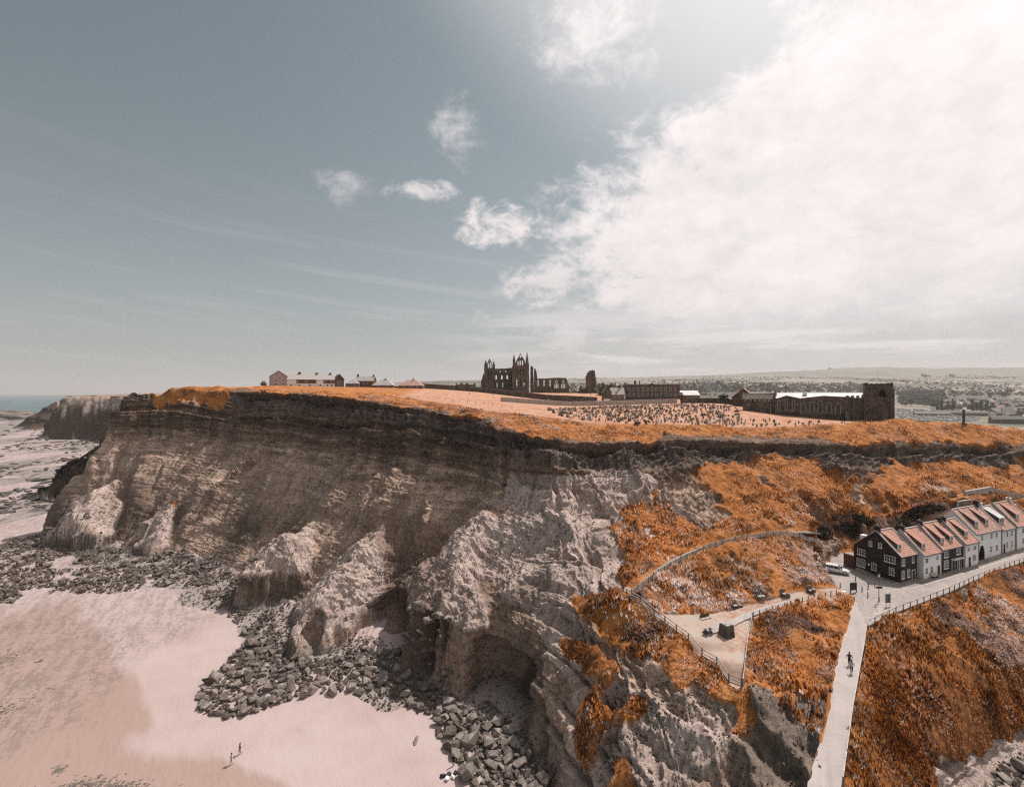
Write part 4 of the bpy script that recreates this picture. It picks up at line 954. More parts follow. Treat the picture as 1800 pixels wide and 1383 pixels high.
cottage('black fronted cottage with two dormers and a wide porch', 12.4, 20.0, .9, 8.2, 4.85, 8.9, M['black_paint'], M['tile'],
        dormers=[(1.2, 1.3, 5.7, 1.05), (4.5, 1.3, 5.7, 1.05)], wins=[(.6, 3.05, 1.5, 1.25, 3, 2), (5.2, 3.05, 1.5, 1.25, 3, 2), (.6, .75, 1.6, 1.7, 3, 3)], doors=[(3.5, 1.0, 2.1), (5.6, 1.2, 2.1)],
        chim=[(.35, 4.1, 1.1, 2, M['black_paint']), (7.4, 4.1, 1.0, 2, M['black_paint'])], z=.45,
        extra=lambda h: MB().box(3.2, -.6, 2.3, 7.2, -.004, 2.4).box(5.0, -.58, 0, 5.1, -.48, 2.3).build('porch', M['white'], h))
cottage('small white cottage left of the big arched white house', 20.2, 25.3, 1.3, 8.2, 4.9, 8.8, M['whitewash'], M['tile'],
        dormers=[(2.0, 1.2, 5.9, 1.1)], wins=[(.7, 3.2, .9, .9, 2, 2), (2.9, 3.2, 1.2, .9, 2, 2), (2.6, .9, 1.5, 1.4, 3, 3)], doors=[(1.0, .85, 2.0)],
        chim=[(.4, 4.1, 1.1, 2, M['black_paint'])], z=.65)
def big_extra(h):
    # arched carriage entry
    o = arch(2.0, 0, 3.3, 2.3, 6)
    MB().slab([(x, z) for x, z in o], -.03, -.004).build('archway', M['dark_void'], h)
    q = MB(); inner = arch(2.0, 0, 3.3, 2.3, 6); outer = arch(2.0, -.01, 3.75, 3.0, 6)
    for k in range(1, len(inner)):
        a, b = inner[k], inner[(k + 1) % len(inner)]; c_, d_ = outer[k], outer[(k + 1) % len(outer)]
        if k == len(inner) - 1: b, d_ = inner[0], outer[0]
        q.poly([(a[0], -.16, a[1]), (b[0], -.16, b[1]), (d_[0], -.16, d_[1]), (c_[0], -.16, c_[1])])
        q.poly([(c_[0], -.16, c_[1]), (d_[0], -.16, d_[1]), (d_[0], -.004, d_[1]), (c_[0], -.004, c_[1])])
        q.poly([(a[0], -.16, a[1]), (a[0], -.004, a[1]), (b[0], -.004, b[1]), (b[0], -.16, b[1])])
    q.build('arch_surround', M['whitewash'], h)
cottage('large white house with an arched entry and two dormers', 26.4, 37.0, .4, 8.6, 5.95, 10.2, M['whitewash'], M['tile2'],
        dormers=[(2.0, 1.3, 7.0, 1.15), (6.3, 1.3, 7.0, 1.15)], wins=[(2.0, 4.2, .8, 1.2, 1, 2), (5.9, 4.2, .8, 1.2, 1, 2), (8.0, 4.2, .8, 1.2, 1, 2), (5.6, 1.2, 1.0, 1.4, 2, 2), (8.0, 1.2, 1.0, 1.4, 2, 2)],
        chim=[(10.0, 4.3, 1.5, 2, M['black_paint'])], z=.75, extra=big_extra)
cottage('grey white house with a flat lead dormer beside the large arched house', 37.4, 43.2, .4, 8.4, 5.3, 9.4, M['palewash'], M['tile2'],
        dormers=[(1.1, 2.2, 6.3, 1.25)], wins=[(1.7, 3.4, .7, 1.4, 1, 2), (3.7, 3.4, .7, 1.4, 1, 2), (1.7, .9, .7, 1.5, 1, 2), (3.7, .9, .7, 1.5, 1, 2)], doors=[(.25, .85, 2.1)],
        chim=[(.5, 4.2, 1.5, 3, M['whitewash'])], z=1.05, dorm_roof=M['lead'])
cottage('rightmost white house of the row with a single dormer', 43.4, 51.0, .6, 8.4, 5.3, 9.6, M['whitewash'], M['tile'],
        dormers=[(2.2, 1.3, 6.4, 1.15)], wins=[(2.2, 3.4, .9, 1.3, 1, 2), (2.2, 1.0, .9, 1.3, 1, 2), (5.6, 3.4, .9, 1.3, 1, 2), (5.6, 1.0, .9, 1.3, 1, 2)], chim=[(7.2, 4.2, 1.2, 2, M['palewash'])], z=1.25)
# ------------------------------------------------------------------ church on the cliff
CHQ = 209.0
ch0 = Vector(S(1305, 722, q=240)); ch1 = Vector(S(1572, 739, q=208))
CH_ANG = math.atan2(ch1.y - ch0.y, ch1.x - ch0.x)
church = thing('church', 'long dark stone church with square battlemented tower on the clifftop', 'church', (ch0.x, ch0.y, 44.5), CH_ANG)
def cx(px):
    """distance along the church front of the bearing px"""
    k = (px - 900) / 850.0; return (k * ch0.y - ch0.x) / (math.cos(CH_ANG) - k * math.sin(CH_ANG))
def czz(py): return (738.5 - py) * .2235
D_ = 13.0
# chancel
MB().box(cx(1305), 1.0, -1, cx(1362), 8, czz(702)).build('chancel_wall', M['stone_dark'], church)
r = MB(); stepped_roof(r, cx(1305) - .2, cx(1361), .8, czz(702), 4.5, czz(692), 8); stepped_roof(r, cx(1305) - .2, cx(1361), 8.2, czz(702), 4.5, czz(692), 5)
r.build('chancel_roof', M['stone_mid'], church)
MB().box(cx(1304), 4.2, czz(692.5), cx(1360), 4.8, czz(691)).build('ridge', M['lead'], church)
g = MB().slab([(1.0, czz(702)), (8.0, czz(702)), (4.5, czz(690))], 0, .35)
g.v = [(cx(1304) + y, x, z) for x, y, z in g.v]; g.build('chancel_gable', M['stone_mid'], church)
for k in range(7): MB().box(cx(1309) + k * 1.75, .75, czz(706), cx(1309) + k * 1.75 + .7, .997, czz(703.2)).build('corbel', M['stone_pale'], church)
# nave with two low gables
out = [(cx(1362), -1), (cx(1496), -1), (cx(1496), czz(697)), (cx(1480), czz(697)), (cx(1448), czz(695.5)), (cx(1406), czz(700)), (cx(1382), czz(695)), (cx(1362), czz(702))]
MB().slab(out, 0, .9).build('nave_front', M['stone_dark'], church)
MB().box(cx(1362), .903, -1, cx(1496), D_, czz(700)).build('nave_wall', M['stone_dark'], church)
nr = MB(); i = 0
nr.poly([(cx(1360), .3, czz(700.5)), (cx(1520), .3, czz(699)), (cx(1520), D_, czz(690.5)), (cx(1360), D_, czz(690.5))])
nr.poly([(cx(1360), D_, czz(690.5)), (cx(1520), D_, czz(690.5)), (cx(1520), D_ + .2, czz(700)), (cx(1360), D_ + .2, czz(700))])
nr.build('nave_roof', M['lead'], church)
MB().box(cx(1410), 6, czz(694.5), cx(1418), 8, czz(688.5)).build('roof_lantern', M['white'], church)
MB().box(cx(1361), 0.2, czz(702), cx(1363), 8, czz(686)).build('end_stack', M['stone_dark'], church)
MB().box(cx(1486), -1.2, -1, cx(1492), -.003, czz(722)).build('buttress', M['stone_mid'], church)
for px_ in (1403, 1424, 1441, 1456, 1471): MB().box(cx(px_), -.7, -1, cx(px_) + .8, -.003, czz(727)).build('buttress', M['stone_dark'], church)
def lancet(px_, y0, y1, w):
    o = arch(cx(px_), czz(y0), czz(y1), w, 4); o2 = arch(cx(px_), czz(y0) - .14, czz(y1) + .2, w + .36, 4)
    f = MB().slab(o2, -.10, -.004, [o]).build('window', M['stone_pale'], church)
    MB().slab(o, -.035, -.006).build('pane', M['glass'], f)
    b = MB()
    for k in range(1, 5): zc = czz(y0) + (czz(y1) - czz(y0)) * k / 5.5; b.box(cx(px_) - w / 2 + .02, -.07, zc, cx(px_) + w / 2 - .02, -.038, zc + .05)
    if w > 1: b.box(cx(px_) - .03, -.075, czz(y0), cx(px_) + .03, -.037, czz(y1) - .5)
    b.build('glazing_bars', M['stone_mid'], f)
for px_, y0, y1, w in ((1369, 723, 704, .62), (1382, 723, 701, .62), (1395, 723, 704, .62), (1412, 724, 708, 1.35), (1427, 725, 706.5, 1.35), (1442, 725, 704.5, 1.35), (1457.5, 725.5, 706.5, 1.35), (1473, 726, 708.5, 1.35)): lancet(px_, y0, y1, w)
lancet(1316, 714, 709, .5)
# link with battlements
MB().box(cx(1496), .6, -1, cx(1521), 11, czz(698.5)).build('aisle_wall', M['stone_dark'], church)
for k in range(4): MB().box(cx(1487 + k * 9.2), .55, czz(698.4), cx(1487 + k * 9.2) + .95, 1.2, czz(695)).build('merlon', M['stone_mid'], church)
o = thing_w = MB().box(cx(1489), .30, czz(720), cx(1492.5), .595, czz(702)).build('window', M['glass'], church)
for zz in (705, 716): MB().box(cx(1507), .50, czz(zz), cx(1516), .597, czz(zz - 6)).build('window', M['glass'], church)
MB().cyl((cx(1501), .5, 0), (cx(1501), .5, czz(699)), .07, n=6).build('downpipe', M['stone_pale'], church)
MB().cyl((cx(1406.5), -.1, 0.5), (cx(1406.5), -.1, czz(703)), .07, n=6).build('downpipe', M['stone_pale'], church)
MB().cyl((cx(1353), .9, 0.2), (cx(1355), .7, czz(709)), .12, n=6).build('downpipe', M['stone_pale'], church)
# tower
tx0, tx1, tz = cx(1520.5), cx(1570), czz(678)
MB().box(tx0, -.6, -3, tx1, 10, tz).build('tower', M['stone_mid'] if False else M['stone_dark'], church)
for xx in (tx0 - .35, tx1 - 1.0): MB().box(xx, -1.0, -1.5, xx + 1.35, .2, czz(684)).build('tower_buttress', M['stone_dark'], church)
MB().box(tx0 - .12, -.72, czz(701), tx1 + .12, -.603, czz(699.6)).build('string_course', M['stone_mid'], church)
MB().box(tx0 - .12, -.72, czz(681), tx1 + .12, -.603, czz(679.8)).build('string_course', M['stone_mid'], church)
nm_ = 6; mw = (tx1 - tx0) / (2 * nm_ - 1)
for k in range(nm_):
    hh = czz(673.5) if k in (0, nm_ - 1) else czz(674.8)
    MB().box(tx0 + 2 * k * mw, -.55, tz, tx0 + (2 * k + 1) * mw, .1, hh).build('merlon', M['stone_dark'], church)
    MB().box(tx0 + 2 * k * mw, 9.3, tz, tx0 + (2 * k + 1) * mw, 9.95, hh).build('merlon', M['stone_dark'], church)
for k in range(1, nm_ - 1):
    for xx in (tx0 + .05, tx1 - .65): MB().box(xx, 10 * k / nm_, tz, xx + .6, 10 * k / nm_ + 1, czz(674.8)).build('merlon', M['stone_dark'], church)
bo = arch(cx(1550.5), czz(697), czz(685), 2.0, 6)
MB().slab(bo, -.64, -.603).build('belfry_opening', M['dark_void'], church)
for k in range(4): MB().box(cx(1561) + (0.1 * (k % 2)), -.66, czz(689 + k * 7.5), cx(1562.6) + (0.1 * (k % 2)), -.604, czz(687.4 + k * 7.5)).build('wall_plate', M['stone_pale'], church)
MB().cyl((cx(1545), 4, tz), (cx(1545), 4, tz + 6.0), .07, .04, 6).build('flagpole', M['white'], church)
# ------------------------------------------------------------------ abbey ruin
AQ = .5
ab0 = Vector(S(845, 684, q=500))
ABZ = 55.2
def ax(px): return (px - 845) * AQ
def azz(py): return (CAMZ + (691.5 - py) * AQ) - ABZ
abbey = thing('abbey_ruin', 'tall roofless dark abbey ruin with pinnacled gables and open lancet windows', 'ruin', (ab0.x, ab0.y, ABZ), 0)
SD = M['stone_dark']
def jag(pts, amp, seed):
    rr = random.Random(seed); o = []
    for a, b in zip(pts, pts[1:] + pts[:1]):
        n = max(1, int(math.dist(a, b) / 2.0)); o.append(a)
        for k in range(1, n):
            t = k / n; o.append((a[0] + (b[0] - a[0]) * t + rr.uniform(-amp, amp), a[1] + (b[1] - a[1]) * t + rr.uniform(-amp, amp)))
    return o
A = lambda *pp: [(ax(x), azz(y)) for x, y in pp]
def wall_part(name, outer, holes, y0, th, parent=abbey, mat=SD, jg=.18, seed=1):
    return MB().slab(jag(outer, jg, seed), y0, y0 + th, holes).build(name, mat, parent)
def L(px_, y0, y1, w): return arch(ax(px_), azz(y0), azz(y1), w, 3)
# choir: near wall with three tiers of openings and the far wall behind it
ch_h = [L(872, 666.5, 659, 1.3), L(882, 666.5, 659, 1.3), L(891.5, 666.5, 659, 1.3), L(863, 666, 660, .9)] + [L(873.5, 681, 672.5, 1.0), L(883.5, 681, 672.5, 1.0), L(856, 681, 668, 1.2), L(893, 681, 673, 1.0)] + [L(869, 655, 651, .7), L(879, 655, 651, .7), L(889, 655, 651, .7)]
wall_part('choir_wall', A((851, 689), (902, 689), (902, 646.2), (884, 647.5), (870, 648), (852, 647)), ch_h, 2.0, 1.6, seed=2)
wall_part('choir_far_wall', A((853, 689), (902, 689), (902, 652), (884, 653), (853, 653)), [L(872, 667.5, 656, 2.2), L(882, 667.5, 656, 2.2), L(891.5, 667.5, 656, 2.2), L(873.5, 684, 671, 2.2), L(883.5, 684, 671, 2.2)], 15, 1.4, seed=3)
for px_ in (866.5, 877.5, 887.5, 897): MB().box(ax(px_) - .5, .9, -2, ax(px_) + .5, 1.997, azz(657)).build('buttress', SD, abbey)
MB().slab(A((845, 690), (852, 690), (852, 656), (849.5, 657), (846.2, 668), (845.2, 672)), 1.0, 4.0).build('flying_buttress', SD, abbey)
# east gable with its turrets
wall_part('east_gable', A((851, 689), (870, 689), (870, 640), (866, 641), (864.2, 637.5), (860.3, 629.7), (857, 637.5), (856, 640), (851, 640)), [L(858.4, 646.5, 638, .9), L(861.6, 646.5, 636, .9), L(864.6, 646.5, 639, .7), L(858, 666, 651, 1.2), L(862.5, 668, 651, 1.2)], .2, 1.7, seed=4, jg=.10)
def turret(px0, px1, shoulder, apex, y, parent=abbey):
    xc = (ax(px0) + ax(px1)) / 2; r_ = (ax(px1) - ax(px0)) / 2
    MB().cyl((xc, y, azz(690)), (xc, y, azz(shoulder)), r_, r_ * .92, 8).cyl((xc, y, azz(shoulder)), (xc, y, azz(apex)), r_ * 1.0, .12, 8).build('pinnacle', SD, parent)
turret(851.5, 856.2, 640, 632, .6); turret(866, 869.8, 640.5, 634.5, .6)
turret(851.8, 855.5, 641, 634, 15.0)
# north transept
tr_h = [L(910.3, 643.3, 636, .8), L(914, 643.3, 634.8, 1.0), L(917.9, 643.3, 635.2, 1.0), [(ax(914.5) + .85 * math.cos(a), azz(628.4) + 1.3 * math.sin(a)) for a in np.linspace(0, 2 * math.pi, 9)[:-1]],
        L(908.2, 679.5, 667.5, 1.0), L(914, 679.5, 667.5, 1.0), L(920.5, 679.5, 667.5, 1.0), L(908.5, 661, 650, 1.0), L(914, 661, 650, 1.0), L(919.5, 661, 650, 1.0)]
wall_part('transept_front', A((900, 690), (929, 690), (929, 641), (922.5, 641), (922, 636.5), (914.2, 623), (907, 636.5), (905.5, 640), (900, 646)), tr_h, -14.0, 1.8, seed=5, jg=.08)
wall_part('transept_backing', A((903, 690), (926, 690), (926, 646), (903, 646)), [L(908.2, 680, 666, 1.6), L(920.5, 680, 672, .9)], -11.5, .6, seed=7)
turret(901, 905.8, 636, 624, -13.4); turret(922.8, 928.6, 640, 620.7, -13.4)
w = MB().slab(jag([(-12.2, -2), (3.0, -2), (3.0, azz(648)), (-12.2, azz(645))], .15, 8), 0, 1.5, [arch(-8, 2, 10, 2.2, 3), arch(-2.5, 2, 10, 2.2, 3), arch(-8, azz(668), azz(656), 2, 3), arch(-2.5, azz(668), azz(656), 2, 3)])
w.v = [(ax(900) + y, x, z) for x, y, z in w.v]; w.build('transept_side_wall', SD, abbey)
for zz_ in (666, 661.5): MB().box(ax(903), -14.25, azz(zz_), ax(928), -14.003, azz(zz_ - 1)).build('string_course', M['stone_mid'], abbey)
# crossing piers and nave
MB().slab(jag(A((932, 690), (938, 690), (937.5, 668), (936.7, 646), (935, 644), (932, 644)), .12, 11), -6, -3.5).build('crossing_pier', SD, abbey)
MB().slab(jag(A((938.6, 690), (945, 690), (944.5, 666), (943, 653), (940.5, 647), (939, 648)), .15, 12), -2, .5).build('crossing_pier', SD, abbey)
nv_h = [L(946.2, 679, 667.2, 1.2), L(956.4, 679, 667.2, 1.2), L(967, 679, 667.2, 1.2)]
for c_, in ((978.2,), (990.2,)):
    nv_h += [L(c_ - 2.6, 682, 673.5, 1.0), L(c_, 682, 673, 1.0), L(c_ + 2.6, 682, 673.5, 1.0), L(c_ - 1.3, 672.2, 669.2, .8), L(c_ + 1.3, 672.2, 669.2, .8), L(c_, 669.2, 666.6, .8)]
nv_h += [arch(ax(1002.6), azz(688.8), azz(681.5), 2.4, 3)]
wall_part('nave_wall', A((940, 690.5), (1006.5, 690.5), (1005.5, 683), (1001, 677.5), (998, 675), (997.5, 669), (995, 664.2), (985, 663.8), (975, 664), (960, 665.2), (940, 665.6)), nv_h, 0, 1.5, seed=6)
wall_part('low_wall', A((1006, 691.5), (1030, 691.5), (1030, 684), (1024, 683.5), (1022.5, 678), (1020, 678.2), (1019, 687), (1008, 687.4)), [], 2, 1.2, seed=9)
ruin2 = thing('ruined_pier', 'tall isolated pier of the ruin with rounded broken top', 'ruin', (ab0.x, ab0.y, ABZ), 0)
MB().slab(jag(A((1030, 692), (1040, 692), (1039.5, 670), (1039.8, 651.5), (1038, 651), (1033, 655), (1030.4, 662)), .12, 21), -1.5, 3).build('left_shaft', SD, ruin2)
MB().slab(jag(A((1041.2, 692), (1050.2, 692), (1048.5, 675), (1047, 661), (1045.5, 651.2), (1042, 650.2), (1040.8, 656)), .12, 22), .5, 5).build('right_shaft', SD, ruin2)
MB().box(ax(1037), 1, azz(656), ax(1043), 3.6, azz(651)).build('lintel', SD, ruin2)
ruin3 = thing('ruined_stump', 'low broken stump of wall right of the isolated pier', 'ruin', (ab0.x, ab0.y, ABZ), 0)
MB().slab(jag(A((1050.8, 692), (1060, 692), (1059, 682), (1056.5, 675), (1053, 674.6), (1051, 678)), .2, 23), 0, 3).build('wall', SD, ruin3)
# dark arcaded ruin left of the abbey
cr0 = Vector(S(800, 686, q=450))
cr = thing('arcaded_ruin', 'low dark battlemented wall with small pointed openings left of the abbey', 'ruin', (cr0.x, cr0.y, cr0.z - .8), 0)
def kx(px): return (px - 800) * .45
def kz(py): return (686 - py) * .45 + .8
o = [(kx(800), -1), (kx(835.5), -1), (kx(836), kz(674)), (kx(834), kz(673)), (kx(831.5), kz(676)), (kx(824), kz(676)), (kx(822), kz(672.6)), (kx(820), kz(673)), (kx(818), kz(675.5)), (kx(814), kz(675.5)), (kx(812), kz(672.5)), (kx(810), kz(673)), (kx(808), kz(675.6)), (kx(804), kz(676)), (kx(802.5), kz(673)), (kx(800.5), kz(675))]
MB().slab(o, 0, 2.0, [arch(kx(806), kz(681.8), kz(679), 1.6, 2), arch(kx(816.5), kz(683), kz(679.5), 1.6, 2), arch(kx(827), kz(681.8), kz(678.5), 1.8, 2)]).build('wall', SD, cr)
# ------------------------------------------------------------------ roads and paths (sheets a few centimetres thick on the cut ground)
def sheet(name, poly, mat, lift=0.0, thick=.25, kind='structure'):
    P = [Vector((p[0], p[1], p[2] + lift)) for p in poly]
    tris = tessellate_polygon([[Vector((p.x, p.y, 0)) for p in P]])
    n = len(P); me = MB(); me.v = [tuple(p) for p in P] + [(p.x, p.y, p.z - thick) for p in P]
    for a, b, c in tris: me.f += [[a, b, c], [n + c, n + b, n + a]]
    for k in range(n): me.f.append([k, (k + 1) % n, n + (k + 1) % n, n + k])
    o = me.build(name, mat); 
    if kind: o['kind'] = kind
    return o
def ragged(poly, amp, step, seed):
    rr = random.Random(seed); out = []
    for a, b in zip(poly, poly[1:] + poly[:1]):
        L_ = math.dist(a[:2], b[:2]); n = max(1, int(L_ / step)); out.append(a)
        for k in range(1, n):
            t = k / n; nx, ny = -(b[1] - a[1]) / L_, (b[0] - a[0]) / L_; d = rr.uniform(-amp, amp)
            out.append((a[0] + (b[0] - a[0]) * t + nx * d, a[1] + (b[1] - a[1]) * t + ny * d, a[2] + (b[2] - a[2]) * t))
    return out
sheet('pier_road', ragged(ROAD, .10, .7, 3), M['concrete'])
sheet('street', STREET, M['setts'], lift=-.004)
front = [S(*p) for p in ((1503, 1001, 18.1), (1583, 1027, 18.05), (1660, 1004, 18.4), (1757, 974.5, 19.0), (1830, 955, 19.4))]
def offset(pl, d):
    out = []
    for i, p in enumerate(pl):
        a = pl[max(0, i - 1)]; b = pl[min(len(pl) - 1, i + 1)]; L_ = math.dist(a[:2], b[:2])
        out.append((p[0] + (b[1] - a[1]) / L_ * d, p[1] - (b[0] - a[0]) / L_ * d, p[2]))
    return out
def ribbon_poly(pl, w): return offset(pl, w / 2) + offset(pl, -w / 2)[::-1]
pav = sheet('pavement', offset(front, -6.0)[::-1] + offset(front, 2.3), M['flags'], lift=.10, thick=.3)
kb = MB(); f2 = offset(front, 2.42)
for a, b in zip(f2, f2[1:]):
    n = max(1, int(math.dist(a, b) / 1.0))
    for k in range(n):
        p = Vector(a).lerp(Vector(b), (k + .02) / n); q = Vector(a).lerp(Vector(b), (k + .98) / n)
        MB().beam((p.x, p.y, p.z + .03), (q.x, q.y, q.z + .03), .2, .2).build('kerb_stone', M['coping'], pav)
sheet('bench_path', ragged(ribbon_poly([(p[0], p[1], p[2]) for p in BPATH], 2.0), .08, .8, 5), M['concrete'], lift=.05)
fp = sheet('clifftop_path', ragged(ribbon_poly(FPATH, 1.5), .1, .8, 6), M['flags'], lift=.06)
tri = [S(1524, 1100, 18.0), S(1546, 1062, 18.05), S(1560, 1066, 18.1), S(1573, 1077, 18.1)]
sheet('cobbled_corner', tri, M['stone_pale'], lift=.03)
# lay the ground under the paths
# ------------------------------------------------------------------ fences: every post and rail is a part
def fence(name, label, pl, post_h, spacing, rails, post_mat, rail_mat, pw=.13, rw=.07, rh=.11, board=None, use_ground=False):
    base = Vector(pl[0]); f = thing(name, label, 'fence', base)
    pts = []
    for a, b in zip(pl, pl[1:]):
        n = max(1, round(math.dist(a[:2], b[:2]) / spacing))
        for k in range(n): pts.append(Vector(a).lerp(Vector(b), k / n))
    pts.append(Vector(pl[-1]))
    if use_ground:
        for p in pts: p.z = gz(p.x, p.y)
    pts = [p - base for p in pts]
    for p in pts:
        l = random.uniform(-.03, .03); MB().beam((p.x, p.y, p.z - .4), (p.x + l, p.y + l, p.z + post_h * random.uniform(.95, 1.05)), pw, pw).build('post', post_mat, f)
    for a, b in zip(pts, pts[1:]):
        for h in rails: MB().beam((a.x, a.y, a.z + h), (b.x, b.y, b.z + h + random.uniform(-.02, .02)), rw, rh).build('rail', rail_mat, f)
        if board: MB().beam((a.x, a.y, a.z + board[0]), (b.x, b.y, b.z + board[0]), .06, board[1]).build('board', board[2], f)
    return f
fence('post_and_rail_fence', 'fence on the seaward edge of the triangular terrace', [S(1102, 1046, 22.3), S(1150, 1082, 20.4), S(1210, 1122, 19.5), S(1260, 1160, 19.0), S(1304, 1197, 18.6)], 1.15, 2.1, (.55, 1.05), M['timber_mid'], M['timber'], use_ground=True, board=(.12, .18, M['timber']))
fence('post_and_rail_fence', 'short fence on the inner side of the triangular terrace', [S(1306, 1197, 18.6), S(1313, 1140, 18.9), S(1322, 1088, 19.2)], 1.1, 2.0, (.5, 1.0), M['timber'], M['timber'], use_ground=True)
fence('post_and_rail_fence', 'fence with dark posts along the lower edge of the bench path', [S(1324, 1087, 19.2), S(1400, 1064, 18.9), S(1470, 1047, 18.3)], 1.1, 1.7, (.5, 1.0), M['timber_mid'], M['timber'], rw=.05, rh=.06, use_ground=True)
fpl = offset(FPATH, .85)
fence('boarded_fence', 'pale boarded fence curving up along the clifftop path', [(p[0], p[1], p[2]) for p in offset(FPATH, .8)], 1.05, 1.9, (.95,), M['timber_dark'], M['timber'], board=(.5, .75, M['timber']), use_ground=True)
fence('post_and_rail_fence', 'long pale railing beside the pier road and the street', [S(1482, 1383, 16.8), S(1499, 1256, 17.4), S(1520, 1138, 17.7), S(1525, 1101, 18.0), S(1575, 1077, 18.1), S(1669, 1041, 18.4), S(1711, 1021, 18.6), S(1800, 987, 19.2), S(1850, 970, 19.4)], 1.05, 2.2, (1.0,), M['timber_mid'], M['timber'], rh=.13, rw=.10)
fence('rockfall_fence', 'short row of dark posts with netting on the slope above the black cottage', [S(1451, 905, q=131), S(1475, 893, q=134), S(1500, 882, q=137), S(1528, 874, q=140)], 1.9, 1.5, (1.5, 1.0, .5), M['timber_dark'], M['timber_dark'], rw=.03, rh=.03, use_ground=True)
# low stone walls on the slope
def stone_wall(name, label, pl, h, th, mat, cat='wall', coping=None, use_ground=True, step=6.0):
    base = Vector(pl[0]); w = thing(name, label, cat, base)
    P_ = []
    for a, b in zip(pl, pl[1:]):
        n = max(1, int(math.dist(a[:2], b[:2]) / step))
        for k in range(n): P_.append(Vector(a).lerp(Vector(b), k / n))
    P_.append(Vector(pl[-1]))
    if use_ground:
        for p in P_: p.z = gz(p.x, p.y)
    P_ = [p - base for p in P_]
    m = MB(); c = MB(); n = len(P_)
    for i, p in enumerate(P_):
        a = P_[max(0, i - 1)]; b = P_[min(n - 1, i + 1)]; d = (b - a); d.z = 0; d.normalize(); s_ = Vector((d.y, -d.x, 0)) * th / 2
        hh = h * random.uniform(.96, 1.04)
        for q, z in ((p + s_, p.z - .8), (p + s_, p.z + hh), (p - s_, p.z + hh), (p - s_, p.z - .8)): m.v.append((q.x, q.y, z))
        for q, z in ((p + s_ * 1.2, p.z + hh + .003), (p + s_ * 1.2, p.z + hh + .2), (p - s_ * 1.2, p.z + hh + .2), (p - s_ * 1.2, p.z + hh + .003)): c.v.append((q.x, q.y, z))
    for mm in (m, c):
        for i in range(n - 1):
            for k in range(4): mm.f.append([i * 4 + k, i * 4 + (k + 1) % 4, i * 4 + 4 + (k + 1) % 4, i * 4 + 4 + k])
        mm.f += [[0, 1, 2, 3], [n * 4 - 1, n * 4 - 2, n * 4 - 3, n * 4 - 4]]
    m.build('wall_body', mat, w); c.build('coping', coping or M['coping'], w)
    return w
stone_wall('stone_wall', 'pale low wall running across the slope at the right edge', [S(1696, 868, q=157), S(1740, 862, q=162), S(1820, 866, q=166), S(1860, 866, q=168)], .9, .4, M['stone_pale'])
stone_wall('stone_wall', 'stepped stone wall behind the roofs of the cottages', [S(1664, 897, q=147), S(1682, 884, q=150), S(1684, 877, q=152), S(1706, 875, q=154)], 1.1, .35, M['stone_mid'])
stone_wall('stone_wall', 'broken stone wall hidden behind the black cottage roofs', [S(1585, 917, q=140), S(1602, 912, q=142), S(1622, 908, q=144)], 1.2, .4, M['stone_mid'])
sh = Vector(S(1772, 905, q=158)); shed = thing('stone_shed', 'flat roofed dark shed behind the last cottages at the right edge', 'shed', (sh.x, sh.y, gz(sh.x, sh.y) - .3), ST_ANG)
MB().box(0, 0, -.5, 9, 5, 2.6).build('wall', M['stone_dark'], shed); MB().box(-.3, -.3, 2.603, 9.3, 5.3, 2.85).build('roof', M['lead'], shed); MB().box(1.0, -.06, 0, 2.1, -.003, 2.0).build('door', M['timber_dark'], shed)
# ------------------------------------------------------------------ street furniture
def on(px, py, z): p = S(px, py, z); return Vector(p)
p = on(1545, 1057, 18.05)
lamp = thing('street_lamp', 'black street lamp with a sign board at the head of the pier road', 'street lamp', p)
MB().cyl((0, 0, 0), (0, 0, .9), .11, .08, 8).cyl((0, 0, .9), (0, 0, 4.3), .055, .045, 8).cyl((-.3, 0, 4.0), (.3, 0, 4.0), .025, n=6).build('post', M['iron'], lamp)
MB().cyl((0, 0, 4.35), (0, 0, 4.85), .12, .2, 6).build('lantern', M['white'], lamp); MB().cyl((0, 0, 4.853), (0, 0, 5.1), .24, .04, 6).build('lantern_cap', M['iron'], lamp)
MB().box(-.55, -.10, 2.35, .55, -.06, 2.75).build('sign_board', M['iron'], lamp)
bol = None
for i, (px, py, lab) in enumerate([(1504, 1021, 'black bollard nearest the front of the white car'), (1477, 1033, 'black bollard at the tip of the grassy mound'), (1515.5, 1040, 'black bollard just right of the dark notice board'), (1526, 1036.5, 'taller black bollard left of the street lamp, nearest the black gable'), (1525.5, 1049.5, 'black bollard standing alone in the mouth of the pier road'), (1538, 1032, 'black bollard half hidden behind the street lamp'), (1460, 1023, 'black bollard against the bracken below the car')]):
    p = on(px, py, 18.08)
    if bol is None:
        bol = thing('bollard', lab, 'bollard', p, 0, 'bollards at the road junction')
        MB().cyl((0, 0, 0), (0, 0, .85), .09, .075, 8).build('shaft', M['iron'], bol); MB().cyl((0, 0, .853), (0, 0, 1.0), .10, .03, 8).build('cap', M['iron'], bol)
    else:
        c = copy_tree(bol); c.location = p; c['label'] = lab
        if 'taller' in lab: c.scale = (1, 1, 1.3)
p = on(1500, 1041, 18.1); nb = thing('notice_board', 'dark notice board on two posts beside the bench path', 'notice board', p, .2)
MB().box(-.62, -.06, .45, .62, .06, 1.75).build('panel', M['cloth_dark'], nb); MB().box(-.70, -.08, 1.753, .70, .08, 1.85).build('top_rail', M['iron'], nb)
for s in (-1, 1): MB().box(s * .66 - .06, -.07, 0, s * .66 + .06, .07, 1.75).build('post', M['iron'], nb)
p = on(1561, 1066, 18.1); sg = thing('road_sign', 'upright information sign on white legs right of the street lamp', 'sign', p, .15)
